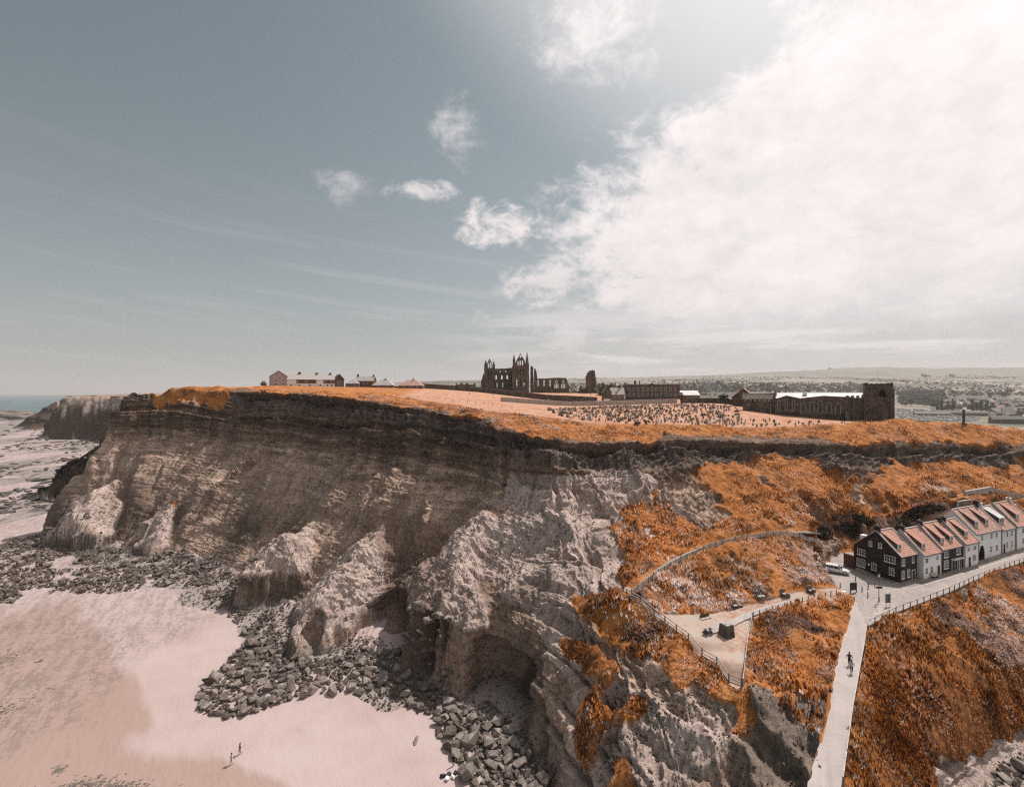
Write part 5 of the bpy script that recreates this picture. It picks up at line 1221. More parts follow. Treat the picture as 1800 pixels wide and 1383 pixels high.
MB().box(-.5, -.04, .7, .5, .04, 2.2).build('panel', M['iron'], sg)
for k, xx in enumerate((-.42, -.14, .14, .36)): MB().box(xx, -.05, .85, xx + .06, -.042, 2.05).build('printed_strip', M['coping'], sg)
for s in (-1, 1): MB().box(s * .38 - .05, -.04, 0, s * .38 + .05, .04, .697).build('leg', M['white'], sg)
p = on(1475, 1049, 18.3); tp = thing('barrier', 'small pinkish A-shaped barrier at the end of the bench path', 'barrier', p, .3)
MB().slab([(-.8, 0), (.8, 0), (.15, 1.0), (-.15, 1.0)], -.25, .1).build('panel', simple('faded_red_plastic', (.62, .33, .25), .2, 2), tp); MB().box(.95, -.1, 0, 1.05, .1, .85).box(.75, -.25, .853, 1.45, .25, .93).build('stand', M['white'], tp)
# ------------------------------------------------------------------ white car
def car(loc, rz):
    c = thing('parked_car', 'white estate car parked beside the black cottage', 'car', loc, rz)
    prof = [(-2.2, .35), (-2.25, .75), (-2.15, 1.0), (-1.85, 1.06), (2.1, 1.0 if False else .82), (2.28, .62), (2.25, .35)]
    body = bmesh.new()
    stations = [(-2.25, .38, .72, .80), (-2.18, .30, 1.02, .86), (-1.6, .28, 1.06, .90), (-.4, .28, 1.02, .91), (.75, .28, .98, .91), (1.5, .28, .90, .88), (2.05, .30, .76, .80), (2.25, .40, .60, .66)]
    rings_ = []
    for x, zb, zt, hw in stations:
        zm = (zb + zt) / 2
        rings_.append([body.verts.new(v) for v in ((x, -hw * .92, zb), (x, -hw, zm), (x, -hw * .93, zt), (x, -hw * .4, zt + .03), (x, hw * .4, zt + .03), (x, hw * .93, zt), (x, hw, zm), (x, hw * .92, zb))])
    for a, b in zip(rings_, rings_[1:]):
        for k in range(8): body.faces.new((a[k], a[(k + 1) % 8], b[(k + 1) % 8], b[k]))
    body.faces.new(rings_[0][::-1]); body.faces.new(rings_[-1])
    bmesh.ops.recalc_face_normals(body, faces=body.faces)
    me = bpy.data.meshes.new('body'); body.to_mesh(me); body.free()
    for p_ in me.polygons: p_.use_smooth = True
    new_obj('body', me, M['carwhite'], c)
    g = MB(); i = 0
    low = [(-2.05, 1.04), (1.0, .98)]; hi = [(-1.75, 1.50), (.25, 1.52)]
    g.v = [(-2.08, -.80, 1.035), (1.05, -.80, .985), (.25, -.66, 1.50), (-1.80, -.66, 1.46), (-2.08, .80, 1.035), (1.05, .80, .985), (.25, .66, 1.50), (-1.80, .66, 1.46)]
    g.f = [[0, 1, 2, 3], [5, 4, 7, 6], [1, 5, 6, 2], [4, 0, 3, 7], [3, 2, 6, 7]]
    g.build('windows', M['glass'], c)
    MB().slab([(-1.92, 1.47), (.32, 1.505), (-.1, 1.60), (-1.0, 1.63), (-1.75, 1.58)], -.66, .66).build('roof', M['carwhite'], c)
    for sd in (-1, 1):
        for xa, xb in ((-1.30, -1.45), (-.45, -.45), (.95, .25)): MB().beam((xa - .05, sd * .803, 1.0), (xb, sd * .668, 1.49), .07, .07).build('pillar', M['carwhite'], c)
        MB().box(.55, sd * .95 - .09, 1.0, .72, sd * .95 + .09, 1.13).build('mirror', M['carwhite'], c)
        MB().box(2.05, sd * .60 - .16, .62, 2.24, sd * .60 + .16, .74).build('headlight', M['metal'], c)
        MB().box(-2.26, sd * .66 - .12, .72, -2.15, sd * .66 + .12, .95).build('tail_light', simple('red_lens', (.25, .02, .02), .1, 1, .3, .5), c)
        for xx in (-1.35, 1.40):
            w_ = MB().cyl((xx, sd * .93, .33), (xx, sd * .70, .33), .335, n=16).build('wheel', M['rubber'], c)
            MB().cyl((xx, sd * .945, .33), (xx, sd * .932, .33), .20, n=10).build('rim', M['metal'], w_)
    return c
p = on(1470, 1006, 18.22); car((p.x, p.y, 18.22), R(-31))
# ------------------------------------------------------------------ seats, slab and plinth on the terrace
zt_ = lambda v: gz(v.x, v.y)
def rough_block(sx, sy, sz, seed, n=16):
    rr = random.Random(seed); bm = bmesh.new()
    for _ in range(n):
        v = [rr.uniform(-1, 1) for _ in range(3)]; m_ = max(abs(a) for a in v); v = [a / m_ * rr.uniform(.8, 1) for a in v]
        bm.verts.new((v[0] * sx / 2, v[1] * sy / 2, (v[2] + 1) * sz / 2))
    r_ = bmesh.ops.convex_hull(bm, input=bm.verts)
    junk = [g for g in r_['geom_interior'] + r_['geom_unused'] if isinstance(g, bmesh.types.BMVert)]
    bmesh.ops.delete(bm, geom=list(set(junk)), context='VERTS')
    me = bpy.data.meshes.new('rock'); bm.to_mesh(me); bm.free(); return me
for i, (px, py, lab) in enumerate([(1295, 1072, 'rough stone seat beside the path, nearest the triangular terrace'), (1337, 1060, 'pale rough stone seat, second along the path from the terrace'), (1380, 1050, 'dark rough stone seat, third along the path from the terrace'), (1426, 1040, 'stone seat with a slanting pale plank, nearest the notice board')]):
    p = on(px, py, 19.3); p.z = zt_(p)
    s_ = thing('rustic_bench', lab, 'seat', p, .25, 'rough seats along the bench path')
    o = new_obj('base', rough_block(1.9, 1.0, .62, 40 + i), M['stone_dark'] if i != 1 else M['stone_mid'], s_)
    o = new_obj('back_stone', rough_block(1.0, .5, 1.1, 50 + i), M['stone_mid'], s_); o.location = (-.25, .35, .25)
    for k in range(2):
        o = new_obj('seat_slab', rough_block(.8, .5, .16, 60 + i * 3 + k), M['stone_pale'], s_); o.location = (-.4 + k * .75, -.2, .58); o.rotation_euler = (.15, .12 * k, .3 * k)
    if i in (0, 3): MB().beam((.2, -.55, .05), (.75, .3, 1.1) if i == 3 else (.6, .3, .9), .12, .08).build('plank', M['timber'], s_)
pad = [on(*q) for q in ((1236.5, 1092, 19.6), (1250, 1086, 19.6), (1271, 1098.7, 19.55), (1268.7, 1110, 19.45), (1254, 1114.7, 19.4), (1243, 1119, 19.35), (1234, 1110.7, 19.4))]
sl = sheet('stone_slab', [(q.x, q.y, 19.62) for q in pad], M['concrete'], thick=.5, kind=None); tag(sl, 'pale flat stone slab set in the middle of the terrace', 'slab')
p = on(1240.5, 1091, 19.6); b_ = thing('bench', 'dark backed bench at the upper left corner of the stone slab', 'bench', (p.x, p.y, 19.62), R(24))
MB().box(-1.0, -.22, .40, 1.0, .22, .46).build('seat', M['timber'], b_); MB().box(-1.0, .22, .5, 1.0, .27, .95).build('backrest', M['timber_dark'], b_)
for s in (-.8, .8): MB().box(s - .06, -.2, 0, s + .06, .2, .398).build('leg', M['timber_dark'], b_)
p = on(1244, 1114, 19.5); s_ = thing('rustic_bench', 'heap of dark stones with pale slabs at the front of the stone slab', 'seat', (p.x, p.y, 19.6), .3)
new_obj('base', rough_block(1.8, 1.0, .5, 81), M['stone_dark'], s_)
for k in range(4):
    o = new_obj('seat_slab', rough_block(.7, .5, .3, 90 + k), M['stone_pale'] if k % 2 else M['stone_dark'], s_); o.location = (-.5 + .33 * k, .1 * (-1) ** k, .4 + .12 * (k % 2)); o.rotation_euler = (.2, .3 * (-1) ** k, k)
p = on(1277, 1116, 19.3); pl_ = thing('stone_plinth', 'square tapering dark stone plinth on the terrace', 'plinth', (p.x, p.y, 19.0), R(28))
m = MB(); m.v = [(-.85, -.85, 0), (.85, -.85, 0), (.85, .85, 0), (-.85, .85, 0), (-.68, -.68, 1.95), (.68, -.68, 1.95), (.68, .68, 1.95), (-.68, .68, 1.95)]
m.f = [[3, 2, 1, 0], [4, 5, 6, 7], [0, 1, 5, 4], [1, 2, 6, 5], [2, 3, 7, 6], [3, 0, 4, 7]]; m.build('shaft', M['stone_dark'], pl_); MB().box(-.6, -.6, 1.953, .6, .6, 2.03).build('cap_slab', M['stone_pale'], pl_); MB().cyl((0, 0, 2.033), (0, 0, 2.12), .25, .2, 10).build('dial', M['metal'], pl_)
p = on(1596 + 30, 1006, 18.4); p = Vector(ST0) + Vector((math.cos(ST_ANG) * 8.6 + math.sin(ST_ANG) * 1.5, math.sin(ST_ANG) * 8.6 - math.cos(ST_ANG) * 1.5, .3)); b_ = thing('bench', 'small timber bench in front of the narrow white cottage', 'bench', p, ST_ANG)
MB().box(-.8, -.22, .40, .8, .22, .46).build('seat', M['timber'], b_); MB().box(-.8, .22, .5, .8, .27, .9).build('backrest', M['timber'], b_)
for s in (-.65, .65): MB().box(s - .05, -.2, -.05, s + .05, .2, .398).build('leg', M['timber_dark'], b_)
# ------------------------------------------------------------------ people: one skinned body each, hair as a child
def person_mat(name, skin, top, legs, shoe, hip=.86, neck=1.42, sleeves=True):
    m, t, b = new_mat(name)
    tcn = t.nodes.new('ShaderNodeTexCoord'); x, y, z = sep(t, X(t, tcn.outputs['Object']))
    n = noise(t, X(t, tcn.outputs['Object']), 9, 3)
    z2 = z + (n - .5) * .03
    c = mix(t, (z2 - .09).ss(0, .02), shoe, legs); c = mix(t, (z2 - hip).ss(0, .02), c, top); c = mix(t, (z2 - neck).ss(0, .02), c, skin)
    arm = (x.abs() - .21).ss(0, .02) * (1.0 - (z2 - (.98 if sleeves else 1.25)).ss(0, .02)) * (z2 - .55).ss(0, .02)
    c = mix(t, arm, c, skin); c = mix(t, 1.0, c, mix(t, n, (.75, .75, .75), (1.15, 1.15, 1.15)), 'MULTIPLY')
    t.links.new(c.o, b.inputs['Base Color']); return m
def person(label, loc, rz, mat, hair, stride=.18, arm=.10, h=1.0, name='person', bag=None):
    s = stride
    V = {'pel': (0, 0, .95, .125, .10), 'wai': (0, 0, 1.10, .125, .095), 'che': (0, .01, 1.30, .155, .105), 'nek': (0, 0, 1.47, .055, .055), 'hed': (0, -.02, 1.58, .085, .095), 'top': (0, -.01, 1.70, .075, .085),
         'lh': (-.09, 0, .90, .09, .09), 'lk': (-.10, -.5 * s, .50, .065, .065), 'la': (-.10, -.2 * s - .05, .09, .045, .045), 'lt': (-.10, -.2 * s - .20, .04, .04, .035),
         'rh': (.09, 0, .90, .09, .09), 'rk': (.10, -.1 * s, .49, .065, .065), 'ra': (.10, 1.1 * s, .10, .045, .045), 'rt': (.10, 1.1 * s - .15, .04, .04, .035),
         'ls': (-.19, .0, 1.38, .06, .06), 'le': (-.25 - arm, .04, 1.12, .045, .045), 'lw': (-.26 - arm, -.10, .90, .035, .035), 'lf': (-.25 - arm, -.14, .80, .03, .02),
         'rs': (.19, .0, 1.38, .06, .06), 're': (.25 + arm, -.02, 1.12, .045, .045), 'rw': (.26 + arm, -.12, .90, .035, .035), 'rf': (.25 + arm, -.15, .80, .03, .02)}
    E = [('pel', 'wai'), ('wai', 'che'), ('che', 'nek'), ('nek', 'hed'), ('hed', 'top'), ('pel', 'lh'), ('lh', 'lk'), ('lk', 'la'), ('la', 'lt'), ('pel', 'rh'), ('rh', 'rk'), ('rk', 'ra'), ('ra', 'rt'), ('che', 'ls'), ('ls', 'le'), ('le', 'lw'), ('lw', 'lf'), ('che', 'rs'), ('rs', 're'), ('re', 'rw'), ('rw', 'rf')]
    ks = list(V); me = bpy.data.meshes.new('body'); me.from_pydata([Vector(V[k][:3]) for k in ks], [(ks.index(a), ks.index(b)) for a, b in E], [])
    o = new_obj(name, me, mat); o.location = loc; o.rotation_euler = (0, 0, rz); o.scale = (h, h, h)
    md = o.modifiers.new('skin', 'SKIN'); md.use_smooth_shade = True
    for i, k in enumerate(ks): me.skin_vertices[0].data[i].radius = tuple(r_ * 1.22 for r_ in V[k][3:5])
    me.skin_vertices[0].data[0].use_root = True
    sb = o.modifiers.new('subdivision', 'SUBSURF'); sb.levels = 1; sb.render_levels = 1
    tag(o, label, 'person')
    hm = MB()
    for k in range(4):
        z0, z1 = 1.60 + .05 * k, 1.65 + .05 * k; r0 = [.105, .112, .100, .07][k]; r1 = [.112, .100, .07, .02][k]
        hm.cyl((0, .005, z0), (0, .005, z1), r0, r1, 8, k in (0, 3))
    hm.build('hair', hair, o)
    return o
HAIR = simple('dark_hair', (.02, .014, .010), .3, 20, .6); HAIR2 = simple('brown_hair', (.07, .035, .02), .3, 20, .6)
sk = (.42, .24, .17)
def at_ground(px, py, z=.2):
    v = Vector(S(px, py, z))
    for _ in range(6): v = Vector(S(px, py, gz(v.x, v.y)))
    v.z = gz(v.x, v.y) - .02; return v
person('person in pale grey clothes walking on the sand', at_ground(407, 1343), R(-40), person_mat('pale_clothes', sk, (.55, .52, .49), (.52, .49, .46), (.45, .4, .36)), HAIR, .2, .06)
person('person in tan clothes walking on the sand behind the one in grey', at_ground(422, 1325), R(-40), person_mat('tan_clothes', sk, (.16, .09, .06), (.45, .23, .14), (.3, .16, .1), hip=1.08), HAIR2, .25, .03)
v = on(1497, 1182, 17.63); person('person in a pale top and dark trousers walking on the pier road', v, R(160), person_mat('walker_pale', sk, (.52, .45, .42), (.022, .02, .02), (.05, .045, .04)), HAIR, .15, .05)
v = on(1493, 1168, 17.68); person('person in dark clothes with arms held out, ahead on the pier road', v, R(165), person_mat('walker_dark', (.20, .11, .08), (.05, .042, .04), (.03, .025, .025), (.03, .03, .03)), HAIR, .2, .10)
v = at_ground(797, 1345); person('person in black standing alone on the sand by the boulders', v, R(30), person_mat('black_clothes', sk, (.03, .022, .02), (.025, .022, .02), (.03, .03, .03)), HAIR, .05, .0)
v = at_ground(790, 1366); bg_ = thing('beach_bags', 'heap of dark and white bags on the sand beside the boulders', 'bags', v, .3)
for k, (sx, mt) in enumerate(((1.1, 'cloth_dark'), (.7, 'white'), (.8, 'timber_dark'), (.6, 'white'), (.7, 'cloth_dark'))):
    o = new_obj('bag', rough_block(sx, .6, .45, 120 + k), M[mt], bg_); o.location = (-.8 + .42 * k, .35 * (-1) ** k, 0); o.rotation_euler = (0, 0, k)
far_people = [(866, 692, 395), (918, 697, 380), (936, 700, 365), (964, 705, 340), (995, 705, 345), (1014, 703, 350), (941, 697, 370), (868, 697, 330), (825, 695, 350)]
fm = [person_mat('visitor_dark', sk, (.05, .045, .045), (.03, .03, .03), (.03, .03, .03)), person_mat('visitor_pale', sk, (.6, .58, .56), (.06, .06, .07), (.05, .05, .05))]
for i, (px, py, q) in enumerate(far_people):
    v = Vector(S(px, py, q=q)); v.z = gz(v.x, v.y)
    o = person('tiny distant visitor walking on the grass below the abbey wall', v, R(60 * i), fm[i % 2], HAIR, .2, .05); o['group'] = 'visitors below the abbey wall'
# ------------------------------------------------------------------ boulders at the foot of the cliff
def boulder_mat(name, lo, mid, hi):
    m, t, b = new_mat(name); P = objpos(t)
    oi = t.nodes.new('ShaderNodeObjectInfo'); rnd = X(t, oi.outputs['Random'])
    n = noise(t, P, 1.1, 5, .65); f = noise(t, P, 6, 4, .7)
    c = ramp(t, n * .6 + f * .4, [(.32, lo), (.5, mid), (.68, hi)])
    c = mix(t, 1.0, c, mix(t, rnd, (.55, .52, .49), (1.2, 1.18, 1.15)), 'MULTIPLY')
    t.links.new(c.o, b.inputs['Base Color']); bump(t, b, f + n, .5, .12); return m
BM = boulder_mat('grey_boulder', (.07, .058, .05), (.20, .17, .152), (.38, .335, .305))
BMP = boulder_mat('pale_boulder', (.16, .135, .115), (.34, .295, .265), (.46, .41, .375))
VAR = [rough_block(random.uniform(1.0, 1.35), random.uniform(.75, 1.05), random.uniform(.62, .9), 200 + i, 13 + i % 5) for i in range(14)]
for me in VAR: me.materials.append(BM)
VARP = [me.copy() for me in VAR]
for me in VARP: me.materials.clear(); me.materials.append(BMP)
def darts(poly, smin, smax, fill, seed, z=.6, tries=9000):
    rr = np.random.default_rng(seed); W = [S(px, py, z) for px, py in poly]
    xs = [p[0] for p in W]; ys = [p[1] for p in W]; out = []
    cell = {}
    cand = np.column_stack([rr.uniform(min(xs), max(xs), tries), rr.uniform(min(ys), max(ys), tries)])
    ok = inpoly(cand[:, 0], cand[:, 1], [(p[0], p[1]) for p in W]); cand = cand[ok]
    gap = vnoise(cand[:, 0] / 4.5, cand[:, 1] / 4.5)
    for n_, (x, y) in enumerate(cand):
        if smin < .6 and gap[n_] < -.25: continue
        s = smin + (smax - smin) * rr.random() ** 1.7
        if n_ > len(cand) * .35: s = smin + (s - smin) * .5
        k = (int(x // 2.5), int(y // 2.5)); good = True
        for a in (-1, 0, 1):
            for b in (-1, 0, 1):
                for (u, v, w) in cell.get((k[0] + a, k[1] + b), ()):
                    if (u - x) ** 2 + (v - y) ** 2 < (fill * (s + w) / 2) ** 2: good = False; break
                if not good: break
            if not good: break
        if good: cell.setdefault(k, []).append((x, y, s)); out.append((x, y, s))
    return out
CL = [
    ([(770, 1250), (800, 1235), (850, 1262), (900, 1290), (945, 1345), (960, 1383), (965, 1420), (835, 1420), (815, 1360), (790, 1310), (765, 1280)], .8, 2.7, .74, 'angular grey boulder in the pile running off the bottom edge of the beach', 'boulders piled at the bottom edge'),
    ([(345, 1222), (395, 1165), (440, 1120), (500, 1150), (560, 1165), (640, 1150), (720, 1160), (790, 1215), (800, 1260), (740, 1255), (690, 1222), (600, 1215), (520, 1225), (430, 1255), (370, 1262)], .7, 2.2, .74, 'angular grey boulder in the tongue of rocks reaching across the sand below the pale spur', 'boulders of the tongue across the sand'),
    ([(440, 1125), (400, 1082), (362, 1052), (308, 1018), (325, 1003), (360, 990), (430, 1030), (480, 1080), (505, 1140), (470, 1145)], .5, 1.5, .74, 'grey boulder in the narrow strip between sand and dark cliff foot', 'boulders of the strip below the cliff foot'),
    ([(-40, 965), (60, 945), (150, 955), (230, 975), (340, 985), (350, 1005), (300, 1028), (200, 1040), (100, 1035), (40, 1055), (-40, 1050)], .35, 2.1, .86, 'weathered boulder in the stony field at the left below the far spurs', 'boulders of the stony field'),
    ([(1735, 1380), (1765, 1352), (1830, 1335), (1830, 1410), (1730, 1410)], .7, 2.4, .74, 'pale boulder on the shore in the bottom right corner', 'pale boulders in the corner'),
]
def boulder_label(x, y, s, ci):
    px, py = 900 + 850 * x / y, 691.5 + 850 * 54.5 / y
    size = 'large ' if s > 1.75 else ('middling ' if s > 1.2 else 'small ')
    if ci == 0: where = 'at the upper end of the pile beside the sea cave' if py < 1275 else ('halfway down the pile by the dark cliff' if py < 1335 else 'at the bottom edge of the pile by the dark cliff')
    elif ci == 1: where = 'at the tip of the rock tongue on the sand' if px < 430 else ('in the left half of the rock tongue' if px < 530 else ('in the middle of the rock tongue below the pale spur' if px < 640 else 'where the rock tongue meets the sea caves'))
    elif ci == 2: where = 'in the narrow strip between the sand and the cliff foot'
    elif ci == 3: where = 'in the stony field below the two far pale spurs'
    else: where = 'on the shore in the bottom right corner'
    return size + ('pale' if ci == 4 else 'angular grey') + ' boulder ' + where
allb = []
for i, (poly, a, b, fill, lab, grp) in enumerate(CL):
    for (x, y, s) in darts(poly, a, b, fill, 300 + i, tries=14000 if i == 3 else 7000): allb.append((s / y * 100, x, y, s, i))
allb.sort(reverse=True)
zb = ground_at([b[1] for b in allb], [b[2] for b in allb])
rv, rf, ro_ = [], [], 0
for k, (app, x, y, s, ci) in enumerate(allb):
    rot = Matrix.Rotation(random.uniform(0, 6.28), 4, 'Z') @ Matrix.Rotation(random.gauss(0, .35), 4, 'X') @ Matrix.Rotation(random.gauss(0, .3), 4, 'Y')
    lift = random.uniform(-.25, .15) * s
    mt = Matrix.Translation((x, y, float(zb[k]) + lift)) @ rot @ Matrix.Diagonal((s * random.uniform(.85, 1.2), s * random.uniform(.8, 1.1), s * random.uniform(.75, 1.1), 1))
    vi = random.randrange(14)
    if k < 300:
        o = bpy.data.objects.new('boulder', (VARP if ci == 4 else VAR)[vi]); COL.objects.link(o); o.matrix_world = mt; tag(o, boulder_label(x, y, s, ci), 'boulder', CL[ci][5])
    else:
        me = VAR[vi]; rv += [tuple(mt @ v.co) for v in me.vertices]; rf += [[ro_ + i for i in p.vertices] for p in me.polygons]; ro_ += len(me.vertices)
# small stones over the rubble and the screes
st = []
sel = np.argwhere((rub > 0) | ((talus > .6) & (rock > .5) & near & (ssl < 1.1)) | ((white > .5) & near & (ssl < 1.0) & (rng.random(GX.shape) < .08)))
sel = np.concatenate([sel, np.argwhere((crag > .5) & (veg < .5) & (rng.random(GX.shape) < .3))])
pick = sel[rng.choice(len(sel), 9000, replace=False)]
for a, b in pick:
    x, y, z = VX[a, b], VY[a, b], VZ[a, b]; s = random.uniform(.18, .6) if rub[a, b] else random.uniform(.10, .42)
    mt = Matrix.Translation((x, y, z)) @ Matrix.Rotation(random.uniform(0, 6.28), 4, 'Z') @ Matrix.Rotation(random.gauss(0, .5), 4, 'X') @ Matrix.Diagonal((s, s * .9, s * .8, 1))
    me = VAR[random.randrange(14)]; rv += [tuple(mt @ v.co) for v in me.vertices]; rf += [[ro_ + i for i in p.vertices] for p in me.polygons]; ro_ += len(me.vertices)
me = bpy.data.meshes.new('rubble'); me.from_pydata(rv, [], rf)
o = new_obj('rubble', me, BM); tag(o, 'loose grey stones and small rocks along the cliff foot', 'rubble', kind='stuff')
# low rock ledge off the far headland, and the dark ledges on the near sand
def knoll(name, label, poly, height, mat, cat, seed):
    W = [Vector(p) for p in poly]; c = sum(W, Vector()) / len(W); m = MB(); n = 5; rr = random.Random(seed)
    m.v.append((c.x, c.y, c.z + height))
    ring = []
    pts_ = []
    for a, b in zip(W, W[1:] + W[:1]):
        for k in range(4): pts_.append(a.lerp(b, k / 4))
    N = len(pts_)
    for lv in range(1, n + 1):
        t = lv / n; prof = [0, .97, .93, .86, .5, -.1][lv]
        for p in pts_:
            q = c.lerp(p, [0, .35, .6, .78, .9, 1.0][lv] * rr.uniform(.93, 1.05)); m.v.append((q.x, q.y, c.z + height * prof * rr.uniform(.85, 1.08)))
    for k in range(N): m.f.append([0, 1 + k, 1 + (k + 1) % N])
    for lv in range(n - 1):
        for k in range(N): m.f.append([1 + lv * N + k, 1 + (lv + 1) * N + k, 1 + (lv + 1) * N + (k + 1) % N, 1 + lv * N + (k + 1) % N])
    return m.build(name, mat, None, label=label, cat=cat)
knoll('rock_headland', 'low dark rock headland at the left edge below the sea horizon', [S(-140, 741, 0), S(40, 740, 0), S(88, 738, 0), S(98, 734, 0), S(40, 730, 0), S(-140, 730, 0)], 17.0, simple('headland_rock', (.17, .14, .12), .6, .05, .95), 'headland', 4)
DR = simple('weedy_ledge', (.10, .09, .078), .6, .7, .9, .3, bmp=.2)
for px, py, sx, sy, h_, lab in [(780, 1295, 2.2, 1.0, .5, 'flat dark rock alone on the sand near the boulders'), (732, 1302, .8, 2.0, .4, 'thin sliver of rock standing in the sand')]:
    c = at_ground(px, py); o = new_obj('lone_rock', rough_block(sx, sy, h_ * 2, int(px)), BM); o.location = (c.x, c.y, c.z - h_); tag(o, lab, 'rock')
# weed covered ledges: many low slivers of stone lying with the grain of the shore
lv, lf, ln = [], [], 0
for px0, py0, w_, d_, n_ in ((150, 1380, 8, 2.2, 330), (215, 1380, 6, 1.6, 200), (-2, 1165, 5, 9, 340), (0, 1250, 4.5, 7, 280), (105, 1352, 1.6, 1.3, 60), (68, 1162, 1.2, .9, 30), (75, 1210, 4, .6, 22), (18, 1100, 6, 4, 60)):
    c = at_ground(px0, py0)
    for k in range(n_):
        x, y = c.x + random.gauss(0, w_ / 3), c.y + random.gauss(0, d_ / 3); s_ = random.uniform(.12, .42)
        mt = Matrix.Translation((x, y, gz(x, y) - .04)) @ Matrix.Rotation(R(38) + random.gauss(0, .5), 4, 'Z') @ Matrix.Diagonal((s_ * random.uniform(.8, 1.7), s_ * .55, s_ * .30, 1)); me = VAR[random.randrange(14)]
        lv += [tuple(mt @ v.co) for v in me.vertices]; lf += [[ln + i for i in p_.vertices] for p_ in me.polygons]; ln += len(me.vertices)
me = bpy.data.meshes.new('weedy_ledges'); me.from_pydata(lv, [], lf); tag(new_obj('weedy_ledges', me, DR), 'low weed covered slivers of rock along the left side of the sand', 'rock ledges', kind='stuff')
# scattered stones on the foreshore beyond
fv, ff_, fn_ = [], [], 0
for k in range(1500):
    px, py = random.uniform(-30, 170), 725 + 220 * random.random() ** 1.6
    c = Vector(S(px, py, 0)); 
    if c.y > 900 or vnoise(np.array([c.x / 25]), np.array([c.y / 40]))[0] < -.1: continue
    s_ = random.uniform(.4, 1.8) * (1 + c.y / 500); mt = Matrix.Translation((c.x, c.y, gz(c.x, c.y))) @ Matrix.Rotation(random.uniform(0, 6), 4, 'Z') @ Matrix.Diagonal((s_ * 1.8, s_, s_ * .5, 1)); me = VAR[random.randrange(14)]
    fv += [tuple(mt @ v.co) for v in me.vertices]; ff_ += [[fn_ + i for i in p_.vertices] for p_ in me.polygons]; fn_ += len(me.vertices)
me = bpy.data.meshes.new('foreshore_stones'); me.from_pydata(fv, [], ff_); tag(new_obj('foreshore_stones', me, DR), 'dark stones strewn over the wet foreshore at the far left', 'stones', kind='stuff')
# ------------------------------------------------------------------ graveyard
GM = boulder_mat('gravestone', (.055, .047, .04), (.16, .138, .12), (.42, .375, .345))
def grave_mesh(w, h, kind):
    if kind == 0: o = [(-w / 2, -.3), (w / 2, -.3), (w / 2, h * .85), (w * .3, h * .97), (0, h), (-w * .3, h * .97), (-w / 2, h * .85)]
    elif kind == 1: o = [(-w / 2, -.3), (w / 2, -.3), (w / 2, h * .9), (w * .2, h * .9), (0, h * 1.05), (-w * .2, h * .9), (-w / 2, h * .9)]
    elif kind == 2: o = [(-w / 2, -.3), (w / 2, -.3), (w / 2, h), (-w / 2, h)]
    else: o = [(-.14, -.3), (.14, -.3), (.14, h * .62), (.42, h * .62), (.42, h * .82), (.14, h * .82), (.14, h * 1.1), (-.14, h * 1.1), (-.14, h * .82), (-.42, h * .82), (-.42, h * .62), (-.14, h * .62)]
    me = MB().slab(o, -.08, .08).mesh('gravestone'); me.materials.append(GM); return me
GV = [grave_mesh(.85, 1.0, 0), grave_mesh(.9, 1.15, 1), grave_mesh(.8, .85, 2), grave_mesh(.95, 1.1, 0), grave_mesh(.8, 1.25, 3), grave_mesh(1.0, 1.2, 1)]
def Wp(*pp): return [S(px, py, q=q) for px, py, q in pp]
gp = Wp((985, 730, 182), (1040, 743, 174), (1130, 747, 175), (1290, 750, 180), (1302, 735, 200), (1296, 716, 250), (1240, 712, 285), (1190, 711, 292), (1060, 717, 282), (960, 723, 228))
gp2 = Wp((1295, 750, 179), (1400, 751, 183), (1500, 748, 187), (1568, 741, 192), (1568, 740, 200), (1500, 745, 199), (1400, 741, 200), (1300, 736, 200))
def scatter(poly, n, seed, dmin):
    rr = np.random.default_rng(seed); xs = [p[0] for p in poly]; ys = [p[1] for p in poly]; out = []
    c = np.column_stack([rr.uniform(min(xs), max(xs), n * 40), rr.uniform(min(ys), max(ys), n * 40)]); c = c[inpoly(c[:, 0], c[:, 1], [(p[0], p[1]) for p in poly])]
    for x, y in c:
        if all((x - a) ** 2 + (y - b) ** 2 > dmin * dmin for a, b in out): out.append((x, y))
        if len(out) >= n: break
    return out
g1 = scatter(gp, 255, 5, 1.5); g2 = scatter(gp2, 42, 6, 2.2)
zg = ground_at([p[0] for p in g1 + g2], [p[1] for p in g1 + g2])
for k, (x, y) in enumerate(g1 + g2):
    o = bpy.data.objects.new('gravestone', GV[random.randrange(6)]); COL.objects.link(o); o.location = (x, y, float(zg[k])); s = random.uniform(.6, 1.05)
    o.rotation_euler = (random.gauss(0, .06), random.gauss(0, .07), R(35) + random.gauss(0, .15)); o.scale = (s * 1.1, s, s)
    if k < len(g1):
        px_ = 900 + 850 * x / y
        row_ = 'in the back rows' if y > 205 else ('in the middle rows' if y > 172 else 'in the front rows')
        side_ = 'at the left end of the graveyard' if px_ < 1060 else ('left of the middle of the graveyard' if px_ < 1150 else ('right of the middle of the graveyard' if px_ < 1230 else 'by the left end of the church'))
        tag(o, ('tall' if s > .88 else 'short') + ' weathered gravestone ' + row_ + ' ' + side_, 'gravestone', 'gravestones in the crowded graveyard')
    else: tag(o, 'dark gravestone standing apart on the grass in front of the church', 'gravestone', 'gravestones in front of the church')
GMP = boulder_mat('pale_gravestone', (.22, .19, .17), (.42, .37, .34), (.60, .55, .51))
